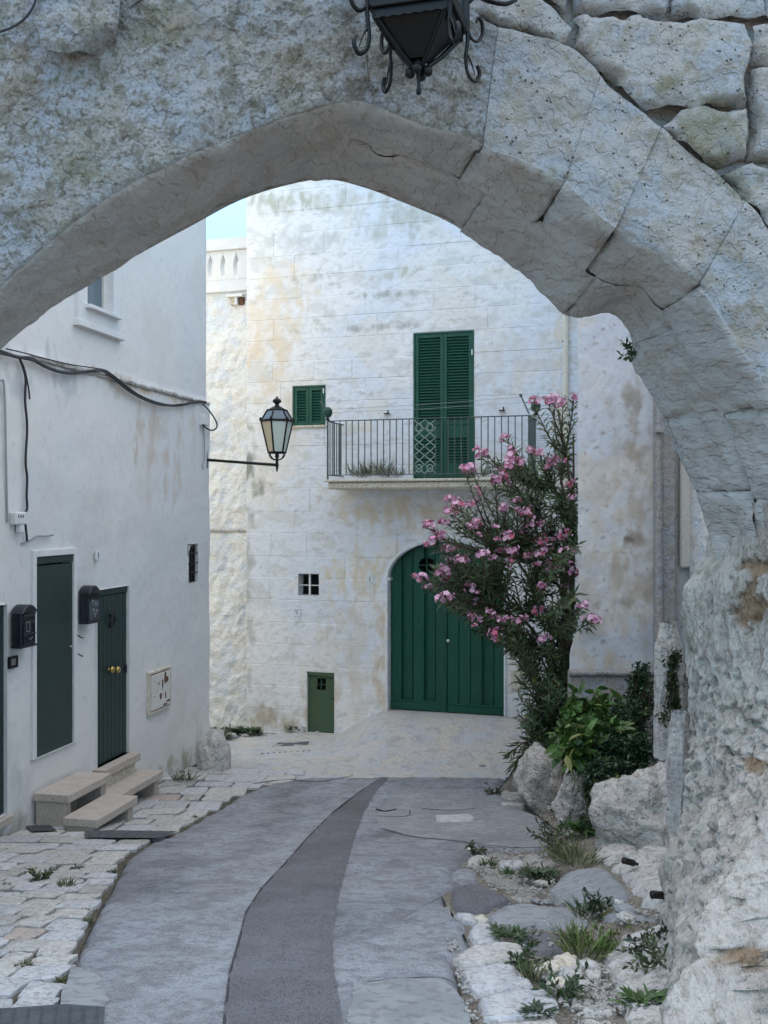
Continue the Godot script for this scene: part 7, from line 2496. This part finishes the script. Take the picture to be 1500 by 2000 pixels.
# a bush of many leaves round a few twigs: blobs are [px, py, depth, radius x, radius y, leaves]
func bush(called: String, label: String, foot: Vector3, blobs: Array, size: float, wide: float, tint: Color, sd: int, broad := false) -> void:
	var t := thing(called, label, "shrub", Transform3D(Basis.IDENTITY, foot))
	var r := rng(sd)
	var l := Leaves.new()
	var st := new_st()
	for b in blobs:
		var c := at(b[0], b[1], b[2]) - foot
		var k := b[2] / 2000.0 as float
		var twigs := maxi(3, int(b[5] / 14.0))
		for q in twigs:
			var d := rdir(r)
			var e := c + Vector3(d.x * b[3] * k, d.y * b[4] * k, d.z * b[3] * k * 0.8) * pow(r.randf(), 0.35)
			var s := c * 0.4 + Vector3(0, -0.05, 0)
			var path := smooth_path([s, (s + e) * 0.5 + Vector3(0, 0.06, 0), e], 3)
			tube(st, path, 0.008, 0.003, 4)
			var t2 := (e - c).normalized()
			for m in int(b[5] / twigs):
				var at_p: Vector3 = e - t2 * r.randf() * size * 2.2 + rdir(r) * size * 0.35
				var dir := (t2 * 0.6 + rdir(r) + Vector3(0, 0.25, 0.3)).normalized()
				var sd2 := dir.cross(rdir(r)).normalized()
				sd2 = (sd2 * Vector3(1, 0.4, 1)).normalized()
				var kk := r.randf_range(0.6, 1.4)
				var col := Color(tint.r * kk, tint.g * kk, tint.b * kk)
				if r.randf() < 0.05:
					col = Color(0.16, 0.17, 0.04)
				var w := size * wide * r.randf_range(0.8, 1.2)
				if broad:
					l.broad(at_p, dir, sd2, size * r.randf_range(0.6, 1.2), w, r.randf_range(0.05, 0.4), col)
				else:
					l.leaf(at_p, dir, sd2, size * r.randf_range(0.6, 1.2), w, r.randf_range(0.0, 0.3), col)
	piece("twigs", done(st), M.bark, t).set_meta("kind", "stuff")
	piece("foliage", arrays_mesh(l.v, l.i, l.c), M.leaf, t).set_meta("kind", "stuff")

# small weeds: 0 grass tuft, 1 leafy rosette, 2 sprawling stems with small leaves
func weed(p: Vector3, kind: int, size: float, label: String, sd: int, tint := Color(0.07, 0.12, 0.035)) -> void:
	var r := rng(sd)
	var l := Leaves.new()
	if sd < 700:
		size *= 0.8
	if kind == 0:
		for k in int(60 + size * 160):
			var a := r.randf() * TAU
			var o := Vector3(cos(a), 0, sin(a)) * pow(r.randf(), 0.7) * size * 0.42
			var d := (Vector3(cos(a) * 0.5, 1.0, sin(a) * 0.5) + rdir(r) * 0.45).normalized()
			var kk := r.randf_range(0.7, 1.5)
			var col := Color(tint.r * kk, tint.g * kk, tint.b * kk)
			if r.randf() < 0.15:
				col = Color(0.2, 0.18, 0.08)
			l.leaf(o, d, d.cross(rdir(r)).normalized(), size * r.randf_range(0.35, 0.9), 0.009, r.randf_range(0.1, 0.5), col)
	elif kind == 1:
		for k in int(45 + size * 220):
			var a := r.randf() * TAU
			a += r.randf_range(-0.9, 0.9)
			var o := Vector3(cos(a), 0, sin(a) * 0.8) * r.randf() * size * 0.42
			a += r.randf_range(-0.9, 0.9)
			var d := Vector3(cos(a), r.randf_range(0.25, 1.3), sin(a)).normalized()
			var kk := r.randf_range(0.6, 1.4)
			l.broad(o + Vector3(0, r.randf() * size * 0.2, 0), d, d.cross(UPV).normalized(), size * r.randf_range(0.12, 0.4), size * r.randf_range(0.05, 0.12), r.randf_range(0.0, 0.7), Color(tint.r * kk, tint.g * kk, tint.b * kk))
	else:
		for s in int(7 + size * 14):
			var a := r.randf() * TAU
			var tip := Vector3(cos(a), r.randf_range(0.4, 1.6), sin(a)) * size * r.randf_range(0.35, 0.7)
			for k in 12:
				var f := (k + 1) / 12.0
				var q := tip * f - Vector3(0, f * f * size * 0.15, 0)
				var d := (rdir(r) + tip.normalized()).normalized()
				var kk := r.randf_range(0.6, 1.4)
				l.leaf(q, d, d.cross(rdir(r)).normalized(), 0.05 * r.randf_range(0.7, 1.3), 0.02, 0.2, Color(tint.r * kk, tint.g * kk, tint.b * kk))
				if k % 3 == 0:
					l.leaf(tip * maxf(0.0, f - 0.3) - Vector3(0, maxf(0.0, f - 0.3) * maxf(0.0, f - 0.3) * size * 0.15, 0), (q - tip * maxf(0.0, f - 0.3)).normalized(), Vector3(0.7, 0, 0.7), size * 0.3, 0.005, 0.0, Color(0.14, 0.11, 0.06))
	tag(piece("weed", arrays_mesh(l.v, l.i, l.c), M.leaf, null, Transform3D(Basis.IDENTITY, p)), label, "weed", "weeds in the lane")

func build_plants() -> void:
	oleander()
	var dark := Color(0.03, 0.07, 0.034)
	bush("broadleaf_shrub", "bright green broad-leaved shrub on the rocks right of the oleander", at(1160, 1520, 10.7), [[1125, 1390, 10.7, 44, 44, 190], [1170, 1390, 10.6, 56, 46, 260], [1212, 1405, 10.6, 44, 46, 200], [1108, 1430, 10.6, 28, 40, 100], [1160, 1445, 9.5, 66, 46, 380], [1130, 1470, 9.2, 44, 40, 220], [1200, 1440, 9.4, 40, 36, 200]], 0.15, 0.42, Color(0.075, 0.155, 0.035), 501, true)
	bush("dark_shrub", "dark small-leaved shrub against the plaster house and pilaster", at(1235, 1520, 10.5), [[1250, 1350, 10.5, 32, 66, 1300], [1232, 1420, 10.2, 50, 64, 1900], [1190, 1475, 9.2, 64, 50, 1900], [1245, 1480, 9.1, 40, 50, 1500], [1205, 1512, 8.9, 46, 30, 1100], [1165, 1515, 8.9, 36, 40, 800], [1258, 1312, 10.7, 16, 22, 130]], 0.062, 0.4, dark, 502)
	bush("hanging_shrub", "small-leaved plant hanging from the rock column by the pier", at(1318, 1300, 8.3), [[1318, 1290, 8.3, 12, 34, 170], [1312, 1340, 8.3, 18, 44, 260], [1318, 1380, 8.3, 16, 30, 150], [1298, 1400, 8.3, 14, 28, 60], [1330, 1410, 8.3, 12, 16, 30]], 0.055, 0.42, Color(0.035, 0.06, 0.025), 503)
	bush("fern_clump", "low feathery growth hanging over the rock under the dark shrub", at(1155, 1620, 9.0), [[1150, 1540, 8.95, 22, 40, 340], [1172, 1515, 9.0, 34, 30, 420], [1165, 1590, 8.9, 14, 34, 160], [1140, 1600, 8.9, 12, 24, 90]], 0.065, 0.25, Color(0.055, 0.095, 0.04), 504)
	# weeds on the verge, by their place on the enlargement
	var q := func(x: float, y: float) -> Vector3: return gp(850.0 + x / 3.0, 1550.0 + y / 3.0) + Vector3(0, 0.03, 0)
	weed(q.call(620, 535), 1, 0.36, "dark leafy weed sprawling over the white gravel", 601, Color(0.035, 0.065, 0.025))
	weed(q.call(545, 500), 1, 0.2, "small leafy weed at the left end of the dark sprawling one", 602, Color(0.04, 0.07, 0.025))
	weed(q.call(430, 505), 0, 0.13, "tiny olive grass tuft in the white gravel", 603)
	weed(q.call(310, 450), 0, 0.15, "grass tuft between the white stones by the asphalt", 604)
	weed(q.call(240, 380), 2, 0.16, "low reddish weed at the edge of the asphalt", 605, Color(0.08, 0.09, 0.04))
	weed(q.call(840, 450), 0, 0.38, "tall olive grass tuft at the foot of the big boulder", 606, Color(0.10, 0.13, 0.05))
	weed(q.call(760, 400), 0, 0.34, "dry grass tuft left of the tall olive one", 607, Color(0.13, 0.13, 0.06))
	weed(q.call(700, 350), 2, 0.4, "sprawling brownish weed between road and boulders", 608, Color(0.08, 0.08, 0.04))
	weed(q.call(860, 260), 1, 0.4, "bright green leafy weed in front of the boulders", 609, Color(0.06, 0.14, 0.03))
	weed(q.call(735, 130), 1, 0.36, "green weed in the gap beside the first boulder", 610, Color(0.05, 0.10, 0.03))
	weed(q.call(700, 290), 2, 0.36, "leafy weed at the corner of the grey road patch", 611, Color(0.06, 0.09, 0.04))
	weed(q.call(900, 750), 0, 0.24, "dark grass tuft on the bedrock before the pier", 612, Color(0.04, 0.075, 0.03))
	weed(q.call(985, 715), 2, 0.2, "wiry weed right of the dark grass tuft", 613, Color(0.05, 0.07, 0.04))
	weed(q.call(440, 890), 1, 0.26, "leafy rosette at the tip of the white paving stone", 614, Color(0.04, 0.085, 0.025))
	weed(q.call(370, 840), 1, 0.16, "small rosette left of the leafy one", 615, Color(0.045, 0.08, 0.03))
	weed(q.call(880, 1000), 0, 0.34, "bright grass clump behind the rubble heap", 616, Color(0.09, 0.14, 0.03))
	weed(q.call(970, 940), 2, 0.3, "loose yellowish weed right of the bright clump", 617, Color(0.10, 0.13, 0.04))
	weed(q.call(820, 900), 0, 0.2, "thin grass left of the bright clump", 618, Color(0.08, 0.11, 0.04))
	weed(q.call(520, 1050), 2, 0.24, "weed in the corner between two large paving stones", 619, Color(0.05, 0.08, 0.035))
	weed(q.call(560, 1120), 0, 0.16, "moss and grass along the edge of a large paving stone", 620, Color(0.08, 0.10, 0.035))
	weed(q.call(730, 1255), 2, 0.24, "spindly weed before the rubble heap", 621, Color(0.05, 0.085, 0.035))
	weed(q.call(600, 1345), 1, 0.2, "dark rosette on the lowest paving stone", 622, Color(0.035, 0.065, 0.03))
	weed(q.call(1210, 985), 2, 0.34, "dark weed on the bedrock beside the pier", 623, Color(0.035, 0.055, 0.03))
	weed(q.call(1290, 1090), 2, 0.3, "leafy weed at the foot of the pier", 624, Color(0.06, 0.09, 0.035))
	weed(q.call(1230, 1310), 1, 0.3, "fresh broad-leaved weed at the bottom edge near the pier", 625, Color(0.06, 0.12, 0.03))
	weed(q.call(345, 20), 2, 0.26, "reddish weed at the far right corner of the asphalt", 626, Color(0.08, 0.08, 0.04))
	weed(gp(1022, 1530) + Vector3(0, 0.02, 0), 0, 0.26, "dry grass left of the white boulder", 627, Color(0.12, 0.13, 0.06))
	weed(at(1330, 1850, 5.75), 2, 0.34, "moss green growth hanging on the edge of the pier", 628, Color(0.07, 0.10, 0.02))
	# along the far walls and in the cobbles
	for e in [[418, 1443, 1, 0.4, "dark green plant left at the foot of the narrow house"], [432, 1447, 1, 0.3, "smaller dark green plant at the foot of the narrow house"], [463, 1437, 1, 0.36, "plant at the middle of the narrow house foot"], [496, 1437, 1, 0.34, "plant at the corner of narrow house and gate house"], [582, 1430, 1, 0.36, "plant left of the cellar door"], [720, 1391, 1, 0.14, "tiny plant at the foot of the gate jamb"], [360, 1530, 0, 0.24, "dry spiky weed before the left house"], [150, 1704, 1, 0.2, "larger weed between the cobbles"], [78, 1726, 2, 0.22, "wiry weed between the cobbles at the left"], [222, 1712, 1, 0.2, "weed at the asphalt edge of the cobbles"], [10, 1738, 1, 0.16, "weed at the left edge of the cobbles"], [130, 1738, 0, 0.18, "olive grass streak between the cobbles"], [80, 1600, 2, 0.12, "dry scrap of weed under the tall stone step"], [380, 1602, 0, 0.1, "small tuft between paving and asphalt"], [46, 1898, 0, 0.12, "small tuft in a joint of the near cobbles"], [120, 1926, 0, 0.08, "tiny tuft beside a large near cobble"], [172, 1808, 0, 0.1, "tuft in the cobbles near the asphalt"], [165, 1788, 0, 0.08, "tiny tuft in a cobble joint"]]:
		weed(gp(e[0], e[1]) + Vector3(0, 0.015, 0), e[2], e[3] * (0.6 if e[1] > 1550 else 1.15), e[4], 700 + int(e[0]), Color(0.035, 0.07, 0.025) if e[2] == 1 else Color(0.09, 0.11, 0.05))
	# growth on the balcony slab
	for e in [[705, 925, 0.44], [735, 922, 0.5], [765, 925, 0.4], [930, 925, 0.36], [975, 926, 0.4]]:
		weed(FB * bw(e[0], e[1] + 9.0, 0.45), 0, e[2], "olive weed growing on the balcony slab, %s" % {705: "leftmost", 735: "second from the left", 765: "just left of the lattice", 930: "right of the shutters", 975: "rightmost"}[e[0]], 800 + e[0], Color(0.09, 0.10, 0.04))
	weed(at(1243, 700, 6.25), 2, 0.16, "mossy scrap on the far edge of the arch", 901, Color(0.05, 0.08, 0.04))
